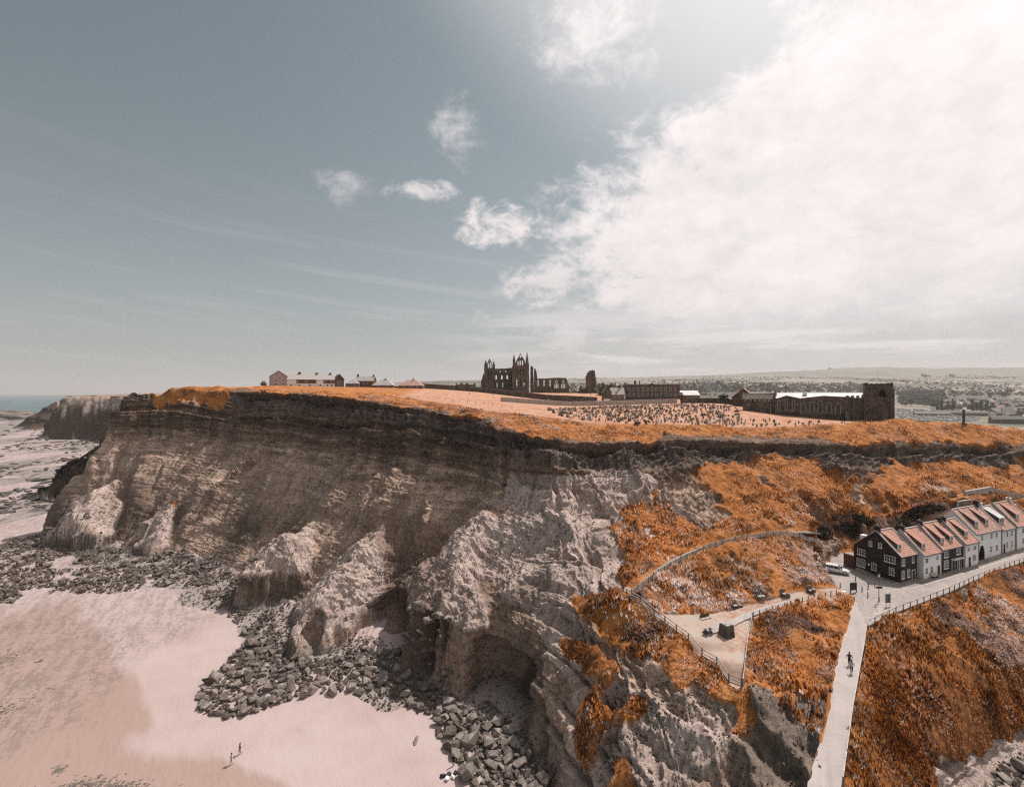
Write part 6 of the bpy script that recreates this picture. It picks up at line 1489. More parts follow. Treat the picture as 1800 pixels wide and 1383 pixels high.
for nm_, lab_, mt_, n_, sd_ in (('small_gravestones', 'crowd of small worn gravestones between the taller ones', GM, 300, 15), ('pale_gravestones', 'crowd of small pale gravestones scattered through the graveyard', GMP, 420, 16)):
    gm_v, gm_f, gm_n = [], [], 0
    for (x, y) in scatter(gp, n_, sd_, .9):
        me = GV[random.randrange(6)]; mt = Matrix.Translation((x, y, gz(x, y))) @ Matrix.Rotation(R(35) + random.gauss(0, .3), 4, 'Z') @ Matrix.Rotation(random.gauss(0, .12), 4, 'X') @ Matrix.Diagonal((.9, .9, random.uniform(.5, 1.0), 1))
        gm_v += [tuple(mt @ v.co) for v in me.vertices]; gm_f += [[gm_n + i for i in p.vertices] for p in me.polygons]; gm_n += len(me.vertices)
    me = bpy.data.meshes.new(nm_); me.from_pydata(gm_v, [], gm_f); tag(new_obj(nm_, me, mt_), lab_, 'gravestones', kind='stuff')
tomb = None
for k, (x, y) in enumerate(scatter(gp, 18, 9, 6)):
    z = gz(x, y)
    if tomb is None:
        tomb = thing('table_tomb', 'low dark table tomb among the crowded gravestones', 'tomb', (x, y, z), .4, 'table tombs in the graveyard')
        MB().box(-.9, -.4, -.3, .9, .4, .55).build('chest', GM, tomb); MB().box(-1.05, -.52, .553, 1.05, .52, .68).build('slab', M['stone_mid'], tomb)
    else: c = copy_tree(tomb); c.location = (x, y, z); c.rotation_euler = (0, 0, random.uniform(0, .6))
# cross at the head of the steps
p = Vector(S(1694, 746, q=200)); p.z = gz(p.x, p.y) - .2
cr_ = thing('stone_cross', 'tall dark stone cross on the skyline right of the church', 'cross', p)
m = MB(); m.v = [(-.36, -.25, 0), (.36, -.25, 0), (.36, .25, 0), (-.36, .25, 0), (-.22, -.16, 5.2), (.22, -.16, 5.2), (.22, .16, 5.2), (-.22, .16, 5.2)]; m.f = [[3, 2, 1, 0], [4, 5, 6, 7], [0, 1, 5, 4], [1, 2, 6, 5], [2, 3, 7, 6], [3, 0, 4, 7]]
m.build('shaft', M['stone_dark'], cr_); MB().box(-.5, -.13, 4.3, .5, .13, 4.65).build('arms', M['stone_dark'], cr_); MB().box(-.7, -.6, -.6, .7, .6, .3).build('base', M['stone_mid'], cr_)
for lab, px, py, q, h, r_ in (('thin flag pole on the grass at the left cliff top', 322, 674, 300, 4.6, .07), ('tall dark post with a wide foot below the isolated pier', 1038, 707, 345, 7.0, .16), ('dark lamp post on the grass below the abbey', 936, 704, 352, 5.0, .10), ('thin pole beside the tall cross on the skyline', 1684, 744, 212, 4.6, .05), ('short dark post on the fence line near the coastguard houses', 762, 684, 400, 5.5, .12)):
    p = Vector(S(px, py, q=q)); p.z = gz(p.x, p.y)
    t_ = thing('pole', lab, 'pole', p); MB().cyl((0, 0, -.5), (0, 0, h), r_, r_ * .6, 6).build('shaft', M['iron'], t_); MB().cyl((0, 0, -.3), (0, 0, .5), r_ * 3, r_ * 1.2, 6).build('foot', M['iron'], t_)
# walls
stone_wall('precinct_wall', 'long dark wall in front of the abbey', [S(730, 684, q=425), S(800, 687, q=420), S(850, 690, q=412), S(900, 696, q=395), S(960, 704, q=378), S(1010, 707, q=372), S(1050, 709, q=368)], 3.4, .7, M['stone_dark'], coping=M['stone_mid'], step=8)
stone_wall('graveyard_wall', 'pale stone wall along the lane behind the graveyard', [S(880, 712, q=285), S(960, 715, q=292), S(1044, 716, q=300), S(1100, 714, q=305), S(1190, 710, q=312)], 2.1, .6, M['stone_pale'], step=6)
stone_wall('graveyard_wall', 'dark stone wall between the lane and the church', [S(1196, 708, q=312), S(1250, 708, q=305), S(1302, 710, q=285)], 2.6, .6, M['stone_dark'], coping=M['stone_mid'], step=6)
# turf bank fence line on the meadow
fence('wire_fence', 'thin wire fence crossing the cliff top meadow', [S(700, 690, q=262), S(770, 696, q=258), S(850, 706, q=236), S(900, 716, q=222)], 1.0, 5.0, (.9,), M['timber_dark'], M['timber_dark'], pw=.12, rw=.03, rh=.03, use_ground=True)
# ------------------------------------------------------------------ houses on the plateau
def gabled(name, label, cat, px0, px1, q, base_py, eave_py, ridge_py, depth, wall, roof, ridge_along=True, rows=(), chims=(), hip=False, rz=0.0, group=None, width=None, cmat=None):
    k = q / 1000; p = Vector(S(px0, base_py, q=q)); w = width or (px1 - px0) * k; e = (base_py - eave_py) * k; r_ = (base_py - ridge_py) * k
    h = thing(name, label, cat, p, rz, group); m = MB()
    if hip:
        MB().box(0, 0, -1.5, w, depth, e).build('wall', wall, h)
        ins = min(w * .42, depth * .5)
        rr = MB(); rr.v = [(-.3, -.3, e), (w + .3, -.3, e), (w + .3, depth + .3, e), (-.3, depth + .3, e), (ins, depth / 2, r_), (w - ins, depth / 2, r_)]
        rr.f = [[0, 1, 5, 4], [1, 2, 5], [2, 3, 4, 5], [3, 0, 4], [3, 2, 1, 0]]; ro = rr.build('roof', roof, h)
    elif ridge_along:
        prof = [(0, -1.5), (depth, -1.5), (depth, e), (depth / 2, r_ - .05), (0, e)]
        m.v = [(0, y, z) for y, z in prof] + [(w, y, z) for y, z in prof]; m.f = [[0, 1, 2, 3, 4], [9, 8, 7, 6, 5]] + [[i, (i + 1) % 5, 5 + (i + 1) % 5, 5 + i] for i in range(5)]
        m.build('wall', wall, h); rr = MB(); pit = (r_ - e) / (depth / 2)
        stepped_roof(rr, -.3, w + .3, -.4, e - .4 * pit + .05, depth / 2, r_ + .05, 6); stepped_roof(rr, -.3, w + .3, depth + .4, e - .4 * pit + .05, depth / 2, r_ + .05, 4); ro = rr.build('roof', roof, h)
    else:
        MB().slab([(0, -1.5), (w, -1.5), (w, e), (w / 2, r_ - .1), (0, e)], 0, depth).build('wall', wall, h)
        rr = MB()
        for s in (0, 1):
            x0 = -.5 if s == 0 else w + .5; pit = (r_ - e) / (w / 2)
            rr.poly([(x0, -.5, e - .5 * pit), (w / 2, -.5, r_), (w / 2, depth + .5, r_), (x0, depth + .5, e - .5 * pit)]); rr.poly([(x0, -.5, e - .5 * pit + .25), (w / 2, -.5, r_ + .25), (w / 2, depth + .5, r_ + .25), (x0, depth + .5, e - .5 * pit + .25)])
            rr.poly([(x0, -.5, e - .5 * pit), (w / 2, -.5, r_), (w / 2, -.5, r_ + .25), (x0, -.5, e - .5 * pit + .25)])
        ro = rr.build('roof', roof, h)
    for (z, wh, ww, xs) in rows:
        for x in xs:
            f = MB().box(x - ww / 2, -.10, z, x + ww / 2, -.004, z + wh).build('window', M['white'], h); MB().box(x - ww / 2 + .12, -.13, z + .12, x + ww / 2 - .12, -.102, z + wh - .12).build('pane', M['glass'], f)
    for (x, hh, ww) in chims: MB().box(x - ww / 2, depth / 2 - .5, r_ - .6, x + ww / 2, depth / 2 + .5, r_ + hh).build('chimney', cmat or M['stone_dark'], ro)
    return h
PW, BR = M['palewash'], M['brick']
gabled('coastguard_house', 'pale gabled house at the left end of the clifftop terrace', 'house', 475, 504, 395, 677, 661, 651.5, 9, M['stone_pale'], M['slate_dark'], False, rz=R(30), width=10.6, rows=[(2.6, 1.4, 1.2, (3.2, 8.4)), (.3, 1.2, 1.6, (3.4, 8.2))], chims=())
row = gabled('clifftop_terrace', 'long low terrace with pale slate roof and dark upper panels on the cliff top', 'terrace', 504.6, 589, 401, 678.5, 666, 656.5, 9, M['palewash'], M['slate'], True, rz=R(30), width=32.1, rows=[(2.6, 1.4, 1.3, (6.8, 12.6, 25.0, 29.8)), (.2, 1.3, 1.4, (2.5, 8, 15, 22, 27, 30))], chims=((8.6, 1.4, 1.8), (20.2, 1.2, 1.6), (29.6, 1.2, 1.6)))
for a, b in ((6.0, 19.3), (24.0, 32.0)): MB().box(a, -.05, 2.0, b, -.003, 4.9).build('upper_panel', BR, row)
gabled('end_house', 'brown gabled house at the right end of the clifftop terrace', 'house', 589.2, 604, 420, 679, 666, 657.8, 9, BR, M['slate_dark'], False, rz=R(30), width=6.2, rows=[(2.4, 1.5, 1.1, (1.9, 3.8)), (.2, 1.4, 1.4, (2, 4))])
gabled('stone_house', 'two chimneyed house with a grey slate roof right of the terrace', 'house', 624.5, 655.5, 420, 677, 669, 661, 9, BR, M['slate'], True, rows=[(.8, 1.3, 1.1, (3, 6, 9))], chims=((.6, 1.6, 1.3), (12.3, 1.2, 1.1)))
gabled('bungalow', 'small pale roofed bungalow just right of the clifftop terrace', 'house', 607, 630, 415, 680, 674, 666, 8, M['stone_mid'], M['slate'], hip=True)
gabled('bungalow', 'wide bungalow with a pale hipped roof and central chimney', 'house', 654, 691, 395, 683.5, 677, 666.7, 10, M['stone_mid'], M['slate'], hip=True, rows=[(.5, 1.2, 1.3, (4, 8, 11))], chims=((8.0, 1.0, .7),))
gabled('outbuilding', 'low grey roofed outbuilding between the two bungalows', 'house', 688, 704, 400, 683, 678.5, 672, 7, M['stone_dark'], M['slate'])
gabled('bungalow', 'bungalow with an orange hipped roof nearest the dark arcaded ruin', 'house', 700, 742, 392, 683.8, 677.8, 667.5, 10, M['stone_dark'], M['tile2'], hip=True, rows=[(.4, 1.3, 1.4, (4, 9, 13))], chims=((9.4, 1.4, .6),))
gabled('hut', 'tiny dark hut at the left end of the clifftop houses', 'hut', 459, 464.5, 400, 677, 674.5, 670, 3, M['stone_mid'], M['slate_dark'], False)
mw = [2.6 + i * 2.95 for i in range(11)]
ah = gabled('mansion', 'broad dark two storey stone mansion right of the abbey', 'house', 1099, 1190, 385, 700, 676.5, 674.5, 14, M['stone_dark'], M['slate_dark'], True, rz=-.25, rows=[(4.9, 2.3, 1.3, mw), (1.3, 2.1, 1.3, mw)], chims=((6.5, 2.2, 1.6), (9.5, 2.2, .8)))
MB().slab([((1139 - 1099) * .385, 9.0), ((1149 - 1099) * .385, 9.0), ((1144 - 1099) * .385, 10.5)], -.3, .3).build('pediment', M['stone_dark'], ah)
MB().box(-.2, -.25, 8.95, 35.2, -.005, 9.25).build('cornice', M['stone_mid'], ah)
gabled('gatehouse', 'small dark gabled gatehouse between the isolated pier and the mansion', 'house', 1060.5, 1074.5, 372, 702, 689, 679.5, 6, M['stone_dark'], M['slate_dark'], False)
gabled('lodge', 'lodge with a pale slate roof and one dormer left of the mansion', 'house', 1074.5, 1098, 376, 702, 692.5, 681.5, 7, M['stone_mid'], M['slate'], True, rows=[(.8, 1.6, 1.2, (2, 5)), (3.8, 1.4, 1.2, (3.2,))], chims=((6.6, 2.2, .8),))
gabled('long_shed', 'long low building with a pale roof right of the mansion', 'house', 1191, 1230, 400, 697, 694, 686.5, 10, M['stone_mid'], M['lead'], True)
gabled('vicarage', 'dark gabled house with pink tiled roof behind the left end of the church', 'house', 1287, 1322, 268, 712, 698, 682.5, 9, M['stone_dark'], M['tile2'], False, rz=-.5, chims=())
# vehicles by the wall
def van(label, px, py, q, L_, H_, rz, name='parked_van', cat='van', mat=None):
    p = Vector(S(px, py, q=q)); p.z = gz(p.x, p.y) + .02; mat = mat or M['carwhite']
    v = thing(name, label, cat, p, rz)
    MB().slab([(-L_ / 2, .4), (L_ / 2, .4), (L_ / 2, H_ * .5), (L_ / 2 - .9, H_ * .56), (L_ / 2 - 1.6, H_), (-L_ / 2 + .1, H_)], -.95, .95).build('body', mat, v)
    MB().slab([(L_ / 2 - .95, H_ * .58), (L_ / 2 - 1.65, H_ * .95), (L_ / 2 - 2.6, H_ * .95), (L_ / 2 - 2.6, H_ * .58)], -.97, .97).build('window', M['glass'], v)
    for x in (-L_ / 2 + 1, L_ / 2 - 1):
        for s in (-.9, .9): MB().cyl((x, s - .1, .38), (x, s + .1, .38), .38, n=10).build('wheel', M['rubber'], v)
van('white van parked by the lane below the lodge', 1070, 707, 330, 6.2, 2.5, .1)
van('white low car parked right of the van', 1092, 706, 335, 4.4, 1.5, .1, 'parked_car', 'car')
van('white camper van by the gatehouse', 1069, 702, 352, 4.6, 2.6, .2)
van('dark car parked near the mansion wall', 1105, 705, 345, 4.3, 1.5, .1, 'parked_car', 'car', M['iron'])
# ------------------------------------------------------------------ back country: trees, town, woods
def hit(px, py, qmin=330):
    qs = np.geomspace(qmin, 7600, 700); x = (px - 900) * qs / 1000; zr = CAMZ - (py - 691.5) * qs / 1000
    zg = ground_at(x, K * qs); i = np.argmax(zg >= zr)
    if not (zg >= zr).any(): return None
    return Vector((x[i], K * qs[i], float(zg[i])))
def leaf_mat(name, lo, hi):
    m, t, b = new_mat(name); P = objpos(t); n = noise(t, P, .35, 4, .6)
    oi = t.nodes.new('ShaderNodeObjectInfo'); c = ramp(t, n * .7 + X(t, oi.outputs['Random']) * .3, [(.3, lo), (.7, hi)]); t.links.new(c.o, b.inputs['Base Color']); return m
LEAF = leaf_mat('grey_green_leaves', (.035, .034, .024), (.14, .125, .085))
LEAF2 = leaf_mat('rusty_leaves', (.07, .045, .028), (.20, .14, .095))
BARK = simple('bark', (.06, .045, .035), .4, 3)
def crown_arrays(rr, n, rx, rz, zc, leaf, clumps=9):
    C = rr.normal(size=(clumps, 3)); C /= np.linalg.norm(C, axis=1)[:, None]; C *= rr.uniform(.35, .8, (clumps, 1))
    P_ = C[rr.integers(0, clumps, n)] + rr.normal(size=(n, 3)) * .24
    P_ = P_ * np.array([rx, rx, rz]) + np.array([0, 0, zc])
    A = rr.normal(size=(n, 3)); A /= np.linalg.norm(A, axis=1)[:, None]; B = np.cross(A, rr.normal(size=(n, 3))); B /= np.linalg.norm(B, axis=1)[:, None]
    s = leaf * rr.uniform(.6, 1.3, (n, 1)); v = np.stack([P_ - A * s, P_ + B * s * .8, P_ + A * s, P_ - B * s * .8], 1).reshape(-1, 3)
    return v, np.arange(n * 4).reshape(-1, 4)
def tree_proto(seed, h, rx, leaves, leaf, mat, narrow=False):
    rr = np.random.default_rng(seed); tr = MB().cyl((0, 0, -.5), (0, 0, h * .55), h * .028, h * .014, 6)
    for k in range(4): a = k * 1.6 + seed; tr.cyl((0, 0, h * (.3 + .05 * k)), (math.cos(a) * rx * .6, math.sin(a) * rx * .6, h * (.55 + .06 * k)), h * .012, h * .005, 5)
    v, f = crown_arrays(rr, leaves, rx, h * (.48 if narrow else .36), h * (.55 if narrow else .62), leaf)
    cm = mesh_from('crown', v, f); cm.materials.append(mat); tm = tr.mesh('trunk'); tm.materials.append(BARK); return tm, cm
PROTO = [tree_proto(1, 11, 4.6, 420, .75, LEAF), tree_proto(2, 9, 4.4, 420, .75, LEAF2), tree_proto(3, 13, 4.0, 420, .8, LEAF), tree_proto(4, 14, 2.6, 380, .75, LEAF, True)]
def tree(p, k, s, label, group, name='tree'):
    t_ = thing(name, label, 'tree', p, random.uniform(0, 6), group); t_.scale = (s, s, s * random.uniform(.85, 1.1))
    tm, cm = PROTO[k]; new_obj('trunk', tm, None, t_); new_obj('crown', cm, None, t_)
for i in range(13):
    tx = 1640 + i * 8.6 + random.uniform(-1.5, 1.5); p = hit(tx, 722 + i * .3 + random.uniform(-1, 1))
    if p and abs(tx - 1694) > 12: tree(p, 3 if i % 3 else 2, 2.0, 'tall tree in the dense row behind the long white roof', 'row of tall trees behind the long roof')
for i in range(16):
    p = hit(random.uniform(1590, 1640), random.uniform(704, 716))
    if p: tree(p, random.choice((0, 1, 1)), random.uniform(1.1, 1.9), 'rounded tree in the valley just right of the church tower', 'trees in the valley by the tower')
for i in range(34):
    tx = random.uniform(1600, 1800); p = hit(tx, random.uniform(690, 701))
    if p and abs(tx - 1694) > 9: tree(p, random.choice((0, 1, 2)), random.uniform(1.2, 2.2), 'distant tree among the fields above the town, ' + ('left of the tall cross' if tx < 1690 else ('right of the tall cross' if tx < 1750 else 'at the right edge')), 'trees among the fields above the town')
for i in range(38):
    tx = random.uniform(1195, 1520); p = hit(tx, random.uniform(677, 690))
    if p: tree(p, random.choice((0, 0, 2)), random.uniform(1.3, 2.4), 'distant tree on the wooded rise ' + ('right of the mansion' if tx < 1290 else ('above the chancel roof' if tx < 1370 else ('above the nave roof' if tx < 1450 else 'just left of the church tower'))), 'trees behind the church roof')
for lab, px, py, q, k, s in (('dark round tree beside the pink roofed house left of the church', 1274, 712, 270, 0, .55), ('dark bush at the corner of the graveyard wall by the mansion', 1198, 712, 300, 2, .45)):
    p = Vector(S(px, py, q=q)); p.z = gz(p.x, p.y); tree(p, k, s, lab, None)
# a wood that reads as one mass
rr = np.random.default_rng(77); vs_, fs_, n0 = [], [], 0
for i in range(3400):
    if i < 900: px, py = rr.uniform(1190, 1530), rr.uniform(674, 690)
    elif i < 1300: px, py = rr.uniform(1580, 1660), rr.uniform(688, 712)
    else: px, py = rr.uniform(1000, 1830), rr.uniform(662, 696)
    p = hit(px, py)
    if p is None or (i >= 1300 and math.sin(p.x * .004) * math.cos(p.y * .0031) < .1): continue
    v, f = crown_arrays(rr, 26, rr.uniform(5, 10), rr.uniform(4, 8), 4, 2.4, 5); vs_.append(v + np.array(p)); fs_.append(f + n0); n0 += len(v)
o = new_obj('woodland', mesh_from('woodland', np.concatenate(vs_), np.concatenate(fs_)), LEAF); tag(o, 'distant grey green woods spread over the hills', 'woodland', kind='stuff')
# town
def house_meshes(w, d, e, r_, roof):
    prof = [(0, -3), (d, -3), (d, e), (d / 2, r_), (0, e)]; m = MB(); m.v = [(-w / 2, y, z) for y, z in prof] + [(w / 2, y, z) for y, z in prof]; m.f = [[0, 1, 2, 3, 4], [9, 8, 7, 6, 5]] + [[i, (i + 1) % 5, 5 + (i + 1) % 5, 5 + i] for i in range(5)]
    rf_ = MB(); stepped_roof(rf_, -w / 2 - .3, w / 2 + .3, -.4, e - .3, d / 2, r_ + .1, 3, .1); stepped_roof(rf_, -w / 2 - .3, w / 2 + .3, d + .4, e - .3, d / 2, r_ + .1, 3, .1)
    wn = MB()
    for x in np.arange(-w / 2 + 1.5, w / 2 - .5, 2.6):
        for z in (1.0, 3.6): wn.box(x - .5, -.06, z, x + .5, -.004, z + 1.3)
    a = m.mesh('wall'); b_ = rf_.mesh('roof'); c = wn.mesh('windows'); b_.materials.append(roof); c.materials.append(M['glass']); return a, b_, c
HP = []
for w, wm, rm in ((9, 'palewash', 'slate_mid'), (12, 'brick', 'slate_dark'), (16, 'stone_mid', 'slate_mid'), (9, 'brick', 'tile2'), (20, 'stone_mid', 'slate_dark')):
    ms = house_meshes(w, 9, 5.6, 9.4, M[rm]); ms[0].materials.append(M[wm]); HP.append(ms)
def town_house(p, k, rz, label, group=None, s=1.0):
    h = thing('town_house', label, 'house', p, rz, group); h.scale = (s, s, s)
    for nm, me in zip(('wall', 'roof', 'windows'), HP[k]): new_obj(nm, me, None, h)
    return h
for i in range(70):
    px, py = random.uniform(1655, 1800), random.uniform(703, 722)
    if i > 52: px, py = random.uniform(1745, 1805), random.uniform(722, 735)
    p = hit(px, py)
    HK = random.randrange(5)
    if p: town_house(p, HK, random.choice((-.5, -.35, .2, 1.2)), ('pale walled grey roofed', 'brick dark roofed', 'stone grey roofed', 'red roofed', 'long dark roofed')[HK] + ' distant house ' + ('left of the tall cross' if px < 1690 else ('just right of the tall cross' if px < 1740 else 'at the right edge of the town')), 'distant houses in the town', random.uniform(1.0, 1.6))
for i, (px, py) in enumerate(((1632, 662), (1675, 661), (1460, 649), (1626, 661))):
    p = hit(px, py, 2000)
    if p: town_house(p, 2 if i != 2 else 0, .1, ('white farm building far up the hillside, left of the pair', 'white farm building far up the hillside, right of the pair', 'tiny tower like building on the hill crest', 'small white barn beside the left hillside farm')[i], None, 2.2)
for lab, px, py, L_, rz, sc in (('long building with a white roof curving along the harbour', 1690, 731, 130, -.42, 1.5), ('long low white roofed block left of the tall cross', 1640, 731, 90, -.3, 1.1), ('large pale gabled roof just over the skyline at the right edge', 1775, 745, 60, -.35, 1.7)):
    p = hit(px, py)
    if p:
        ms = house_meshes(L_ * .75, 12, 4.5, 7.5, M['slate_mid']); ms[0].materials.append(M['stone_mid']); h = thing('long_building', lab, 'building', p, rz); h.scale = (1, 1, sc)
        for nm, me in zip(('wall', 'roof', 'windows'), ms): new_obj(nm, me, None, h)
# parked vehicles on the harbour side, too many and too small to tell apart
vs_, fs_, n0 = [], [], 0; base = MB().box(-2.2, -.9, .2, 2.2, .9, 1.5)
bv, bf = np.array(base.v), np.array(base.f)
for i in range(420):
    p = hit(rr.uniform(1578, 1720), rr.uniform(719, 741))
    if p is None: continue
    a = rr.choice([0.3, 1.9]); c_, s_ = math.cos(a), math.sin(a); v = bv * rr.uniform(.9, 1.8)
    vs_.append(np.column_stack([v[:, 0] * c_ - v[:, 1] * s_, v[:, 0] * s_ + v[:, 1] * c_, v[:, 2]]) + np.array(p)); fs_.append(bf + n0); n0 += 8
o = new_obj('distant_vehicles', mesh_from('distant_vehicles', np.concatenate(vs_), np.concatenate(fs_)), simple('mixed_car_paint', (.42, .41, .40), .7, .12, .4, .5)); tag(o, 'mass of tiny parked vehicles and boats beyond the church tower', 'vehicles', kind='stuff')
# ------------------------------------------------------------------ shrubs and the bare tree on the near slope
def shrub_mesh(seed, rx, h, n, leaf, mat):
    rr_ = np.random.default_rng(seed); v, f = crown_arrays(rr_, n, rx, h * .5, h * .5, leaf, 12); me = mesh_from('foliage', v, f); me.materials.append(mat); return me
HEDGE = leaf_mat('dark_hedge_leaves', (.012, .010, .006), (.055, .040, .022)); RUST = leaf_mat('orange_bracken', (.10, .035, .010), (.42, .17, .04))
SH = [shrub_mesh(5, 1.6, 2.2, 900, .16, HEDGE), shrub_mesh(6, 1.9, 1.8, 900, .16, HEDGE), shrub_mesh(7, 1.4, 1.4, 700, .15, RUST)]
stem_me = MB().cyl((0, 0, -.4), (0, 0, .9), .09, .04, 5).cyl((0, 0, .3), (.5, .2, 1.2), .05, .02, 5).cyl((0, 0, .3), (-.4, -.2, 1.1), .05, .02, 5).mesh('stem'); stem_me.materials.append(BARK)
shr = [(1448, 957, 134, 0), (1460, 954, 136, 0), (1473, 951, 137, 1), (1487, 948, 138, 0), (1500, 944, 138, 1), (1512, 938, 138, 0), (1525, 930, 139, 0), (1590, 917, 141, 0), (1603, 913, 143, 1), (1618, 908, 145, 0), (1632, 902, 146, 0), (1641, 896, 147, 1), (1652, 893, 148, 0), (1660, 899, 147, 0), (1442, 968, 131, 0), (1431, 985, 127.5, 2), (1434, 1004, 123.5, 2), (1444, 1021, 119.5, 2)]
for i, (px, py, q, k) in enumerate(shr):
    p = Vector(S(px, py, q=q)); p.z = gz(p.x, p.y) - .1
    lab = 'dark shrub in the hedge behind the parked car' if i < 7 or i == 14 else ('dark shrub in the thicket behind the cottage roofs' if i < 14 else 'rust coloured bush at the edge of the mound by the car')
    s_ = thing('shrub', lab, 'shrub', p, i * 1.3, lab.replace('dark shrub', 'shrubs').replace('rust coloured bush', 'bushes')); sc = random.uniform(.85, 1.3); s_.scale = (sc, sc, sc)
    new_obj('foliage', SH[k], None, s_); new_obj('stem', stem_me, None, s_)
p = Vector(S(1503, 908, q=136)); p.z = gz(p.x, p.y) - .1; bt = thing('bare_tree', 'small bare forked tree on the slope above the black cottage', 'tree', p)
MB().cyl((0, 0, -.3), (.1, 0, 1.6), .14, .10, 6).cyl((.1, 0, 1.6), (-.1, 0, 2.8), .09, .05, 6).build('trunk', M['iron'], bt)
for a, b in (((.1, 0, 1.6), (1.2, .1, 2.2)), ((1.2, .1, 2.2), (1.5, .1, 3.2)), ((1.2, .1, 2.2), (1.9, .2, 1.9)), ((-.1, 0, 2.8), (-.5, .1, 3.4)), ((-.1, 0, 2.8), (.5, .1, 3.3))): MB().cyl(a, b, .07, .035, 5).build('branch', M['iron'], bt)
# ------------------------------------------------------------------ bracken and rough grass as real tufts
def tuft_field(name, n, mask, hmin, hmax, label, mat, blades=5, seed=3, spread=.5, width=.16):
    rr = np.random.default_rng(seed)
    area = np.abs(np.gradient(GX, axis=1) * np.gradient(GY, axis=0)) * np.sqrt(1 + np.minimum(slope, 2) ** 2)
    w = (mask * area * np.clip(.55 + .9 * fbm(X1 / 3.3 + 8, Y1 / 3.3, None, 3), .06, 2) * np.clip((105.0 / GY) ** 1.6, 0, 2.2)).ravel(); w = np.clip(w, 0, None); w /= w.sum()
    ii = rr.choice(w.size, n, p=w); jit = rr.uniform(-.5, .5, (n, 2))
    a, b = np.unravel_index(ii, GX.shape)
    a = np.clip(a, 1, NR - 2); b = np.clip(b, 1, NC - 2)
    base = np.stack([VX[a, b], VY[a, b], VZ[a, b]], 1)
    e1 = np.stack([VX[a, b + 1], VY[a, b + 1], VZ[a, b + 1]], 1) - base; e2 = np.stack([VX[a + 1, b], VY[a + 1, b], VZ[a + 1, b]], 1) - base
    base = base + e1 * jit[:, :1] + e2 * jit[:, 1:]
    h = rr.uniform(hmin, hmax, n) * np.clip(.75 + .75 * fbm(base[:, 0] / 6 + 5, base[:, 1] / 6, None, 3), .3, 1.7) * np.where(base[:, 2] > 31, .5, 1.0); ang = rr.uniform(0, 6.283, (n, blades)); lean = rr.uniform(.15, 1.0, (n, blades)) * spread
    d = np.stack([np.cos(ang), np.sin(ang), np.zeros_like(ang)], -1); sd = np.stack([-np.sin(ang), np.cos(ang), np.zeros_like(ang)], -1)
    o = base[:, None, :] + d * (h[:, None, None] * .12); o[..., 2] -= .05
    hb = h[:, None] * rr.uniform(.6, 1.1, (n, blades))
    tip = base[:, None, :] + d * (hb * lean)[..., None]; tip[..., 2] += hb * np.sqrt(np.clip(1 - (lean * .8) ** 2, .1, 1))
    wd = (h[:, None] * width * rr.uniform(.6, 1.3, (n, blades)))[..., None] + .02
    v = np.stack([o - sd * wd, o + sd * wd, tip], 2).reshape(-1, 3); f = np.arange(n * blades * 3).reshape(-1, 3)
    me = mesh_from(name, v, f); at_ = me.attributes.new('tint', 'FLOAT', 'POINT')
    at_.data.foreach_set('value', np.repeat(rr.random(n) - .42 * brk[a, b] - .06 * (base[:, 2] > 36) + .20 * mnd[a, b], blades * 3).astype(np.float32))
    ob = new_obj(name, me, mat); tag(ob, label, name.replace('_', ' ')[:20], kind='stuff'); return ob
def tuft_mat(name, stops):
    m, t, b = new_mat(name); P = objpos(t); n = noise(t, P, .22, 4, .6)
    c = ramp(t, attr(t, 'tint') * .62 + n * .75 - .18, stops); n2 = noise(t, P, .09, 4, .6); c = mix(t, 1.0, c, ramp(t, n2, [(.36, (.55, .50, .48)), (.52, (1.0, 1.0, 1.0)), (.66, (1.25, 1.3, 1.35))]), 'MULTIPLY'); gx_, gy_, gz_ = sep(t, P); vs2 = noise(t, comb(t, gx_ * 0.35 + gy_ * 0.10, gy_ * 0.9 - gx_ * 0.2, gz_ * 0.5), 0.5, 5, 0.65); c = mix(t, 1.0, c, ramp(t, vs2, [(.38, (.45, .42, .42)), (.5, (1, 1, 1)), (.64, (1.15, 1.25, 1.4))]), 'MULTIPLY'); t.links.new(c.o, b.inputs['Base Color'])
    tr = t.nodes.new('ShaderNodeBsdfTranslucent'); t.links.new(c.o, tr.inputs[0]); ms = t.nodes.new('ShaderNodeMixShader'); ms.inputs[0].default_value = .5
    t.links.new(b.outputs[0], ms.inputs[1]); t.links.new(tr.outputs[0], ms.inputs[2]); t.links.new(ms.outputs[0], t.nodes['Material Output'].inputs[0]); return m
TM = tuft_mat('orange_grass', [(.22, (.16, .055, .02)), (.36, (.44, .142, .023)), (.50, (.63, .24, .05)), (.62, (.67, .345, .125)), (.76, (.66, .46, .32))])
FM = tuft_mat('pale_seed_heads', [(.3, (.55, .38, .29)), (.55, (.74, .60, .52)), (.8, (.84, .74, .69))])
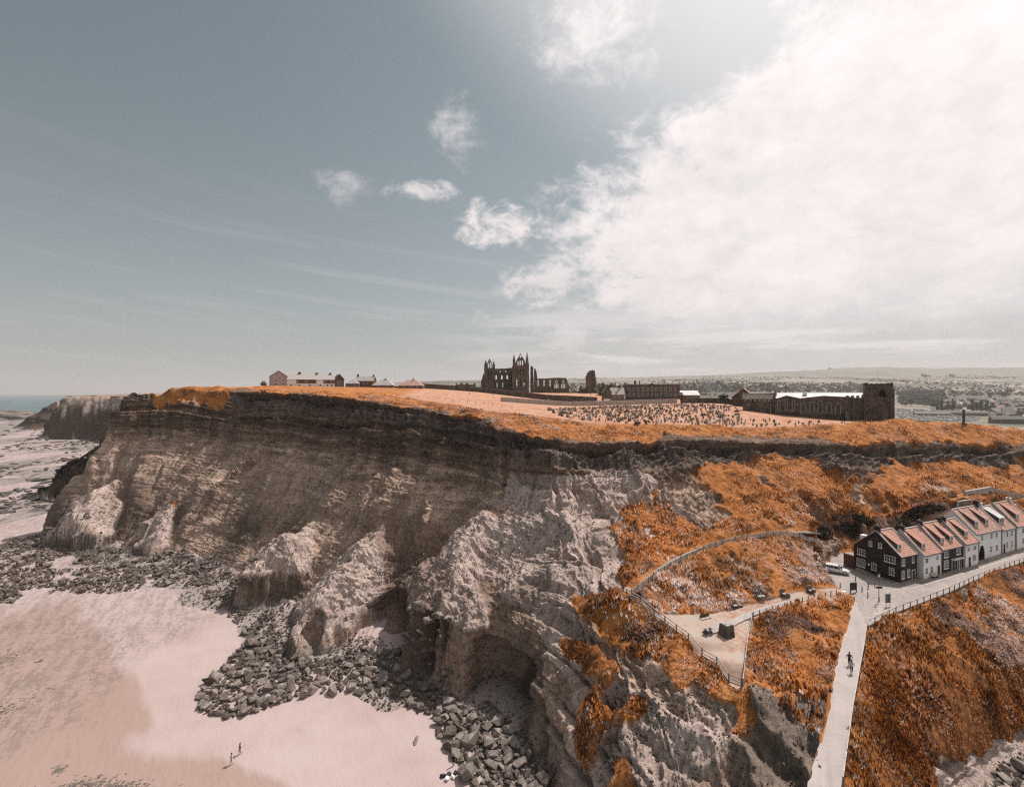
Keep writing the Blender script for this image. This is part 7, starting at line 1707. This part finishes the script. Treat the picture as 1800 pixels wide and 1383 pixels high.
vm = np.clip(veg, 0, 1) * (veg > .35) * (1 - np.clip(mown, 0, 1)) * (GY < 215) * (1 - np.clip(flatb * 2, 0, 1))
mnd = boxblur(inpoly(wpx, wpy, [(1090, 1060), (1140, 960), (1240, 900), (1440, 880), (1470, 1030), (1300, 1075), (1160, 1090)]).astype(float), 6)
tuft_field('rough_grass', 100000, vm, .30, .75, 'rough orange grass and bracken covering the slopes', TM, seed=3)
fl = inpoly(PX, PY, [(1100, 1050), (1180, 985), (1300, 945), (1440, 940), (1455, 1010), (1480, 1040), (1300, 1070), (1160, 1085)]) * 1.0
fl = np.maximum(fl, inpoly(PX, PY, [(1620, 1090), (1700, 1040), (1830, 985), (1830, 1180), (1740, 1170), (1650, 1130)]) * 1.3)
fl = np.maximum(fl, inpoly(PX, PY, [(1340, 1090), (1480, 1050), (1470, 1150), (1440, 1300), (1400, 1170)]) * .8); fl = np.maximum(fl, inpoly(PX, PY, [(1020, 1060), (1110, 1055), (1300, 1195), (1200, 1180)]) * .35)
fl = np.maximum(fl, inpoly(PX, PY, [(600, 690), (1000, 730), (1000, 760), (870, 755), (700, 715)]) * 1.6); fl = np.maximum(fl, .12)
fl = fl * smooth(-.15, .35, fbm(X1 / 5 + 11, Y1 / 5, None, 3))
tuft_field('seed_heads', 52000, vm * fl, .35, .65, 'pale flowering heads scattered through the bracken', FM, blades=4, seed=4, spread=.9, width=.22)
# ------------------------------------------------------------------ haze
hz = MB().box(-34000, -3500, -12, 34000, 41000, 420).build('haze', None); hz['kind'] = 'stuff'; hz['label'] = 'thin pale sea haze over the whole place'; hz['category'] = 'haze'
hm = bpy.data.materials.new('haze'); hm.use_nodes = True; ht = hm.node_tree; ht.nodes.clear()
hout = ht.nodes.new('ShaderNodeOutputMaterial'); hv = ht.nodes.new('ShaderNodeVolumePrincipled')
hv.inputs['Density'].default_value = 7e-5; hv.inputs['Color'].default_value = (.93, .90, .88, 1); hv.inputs['Anisotropy'].default_value = 0.2
ht.links.new(hv.outputs[0], hout.inputs['Volume']); hz.data.materials.append(hm)
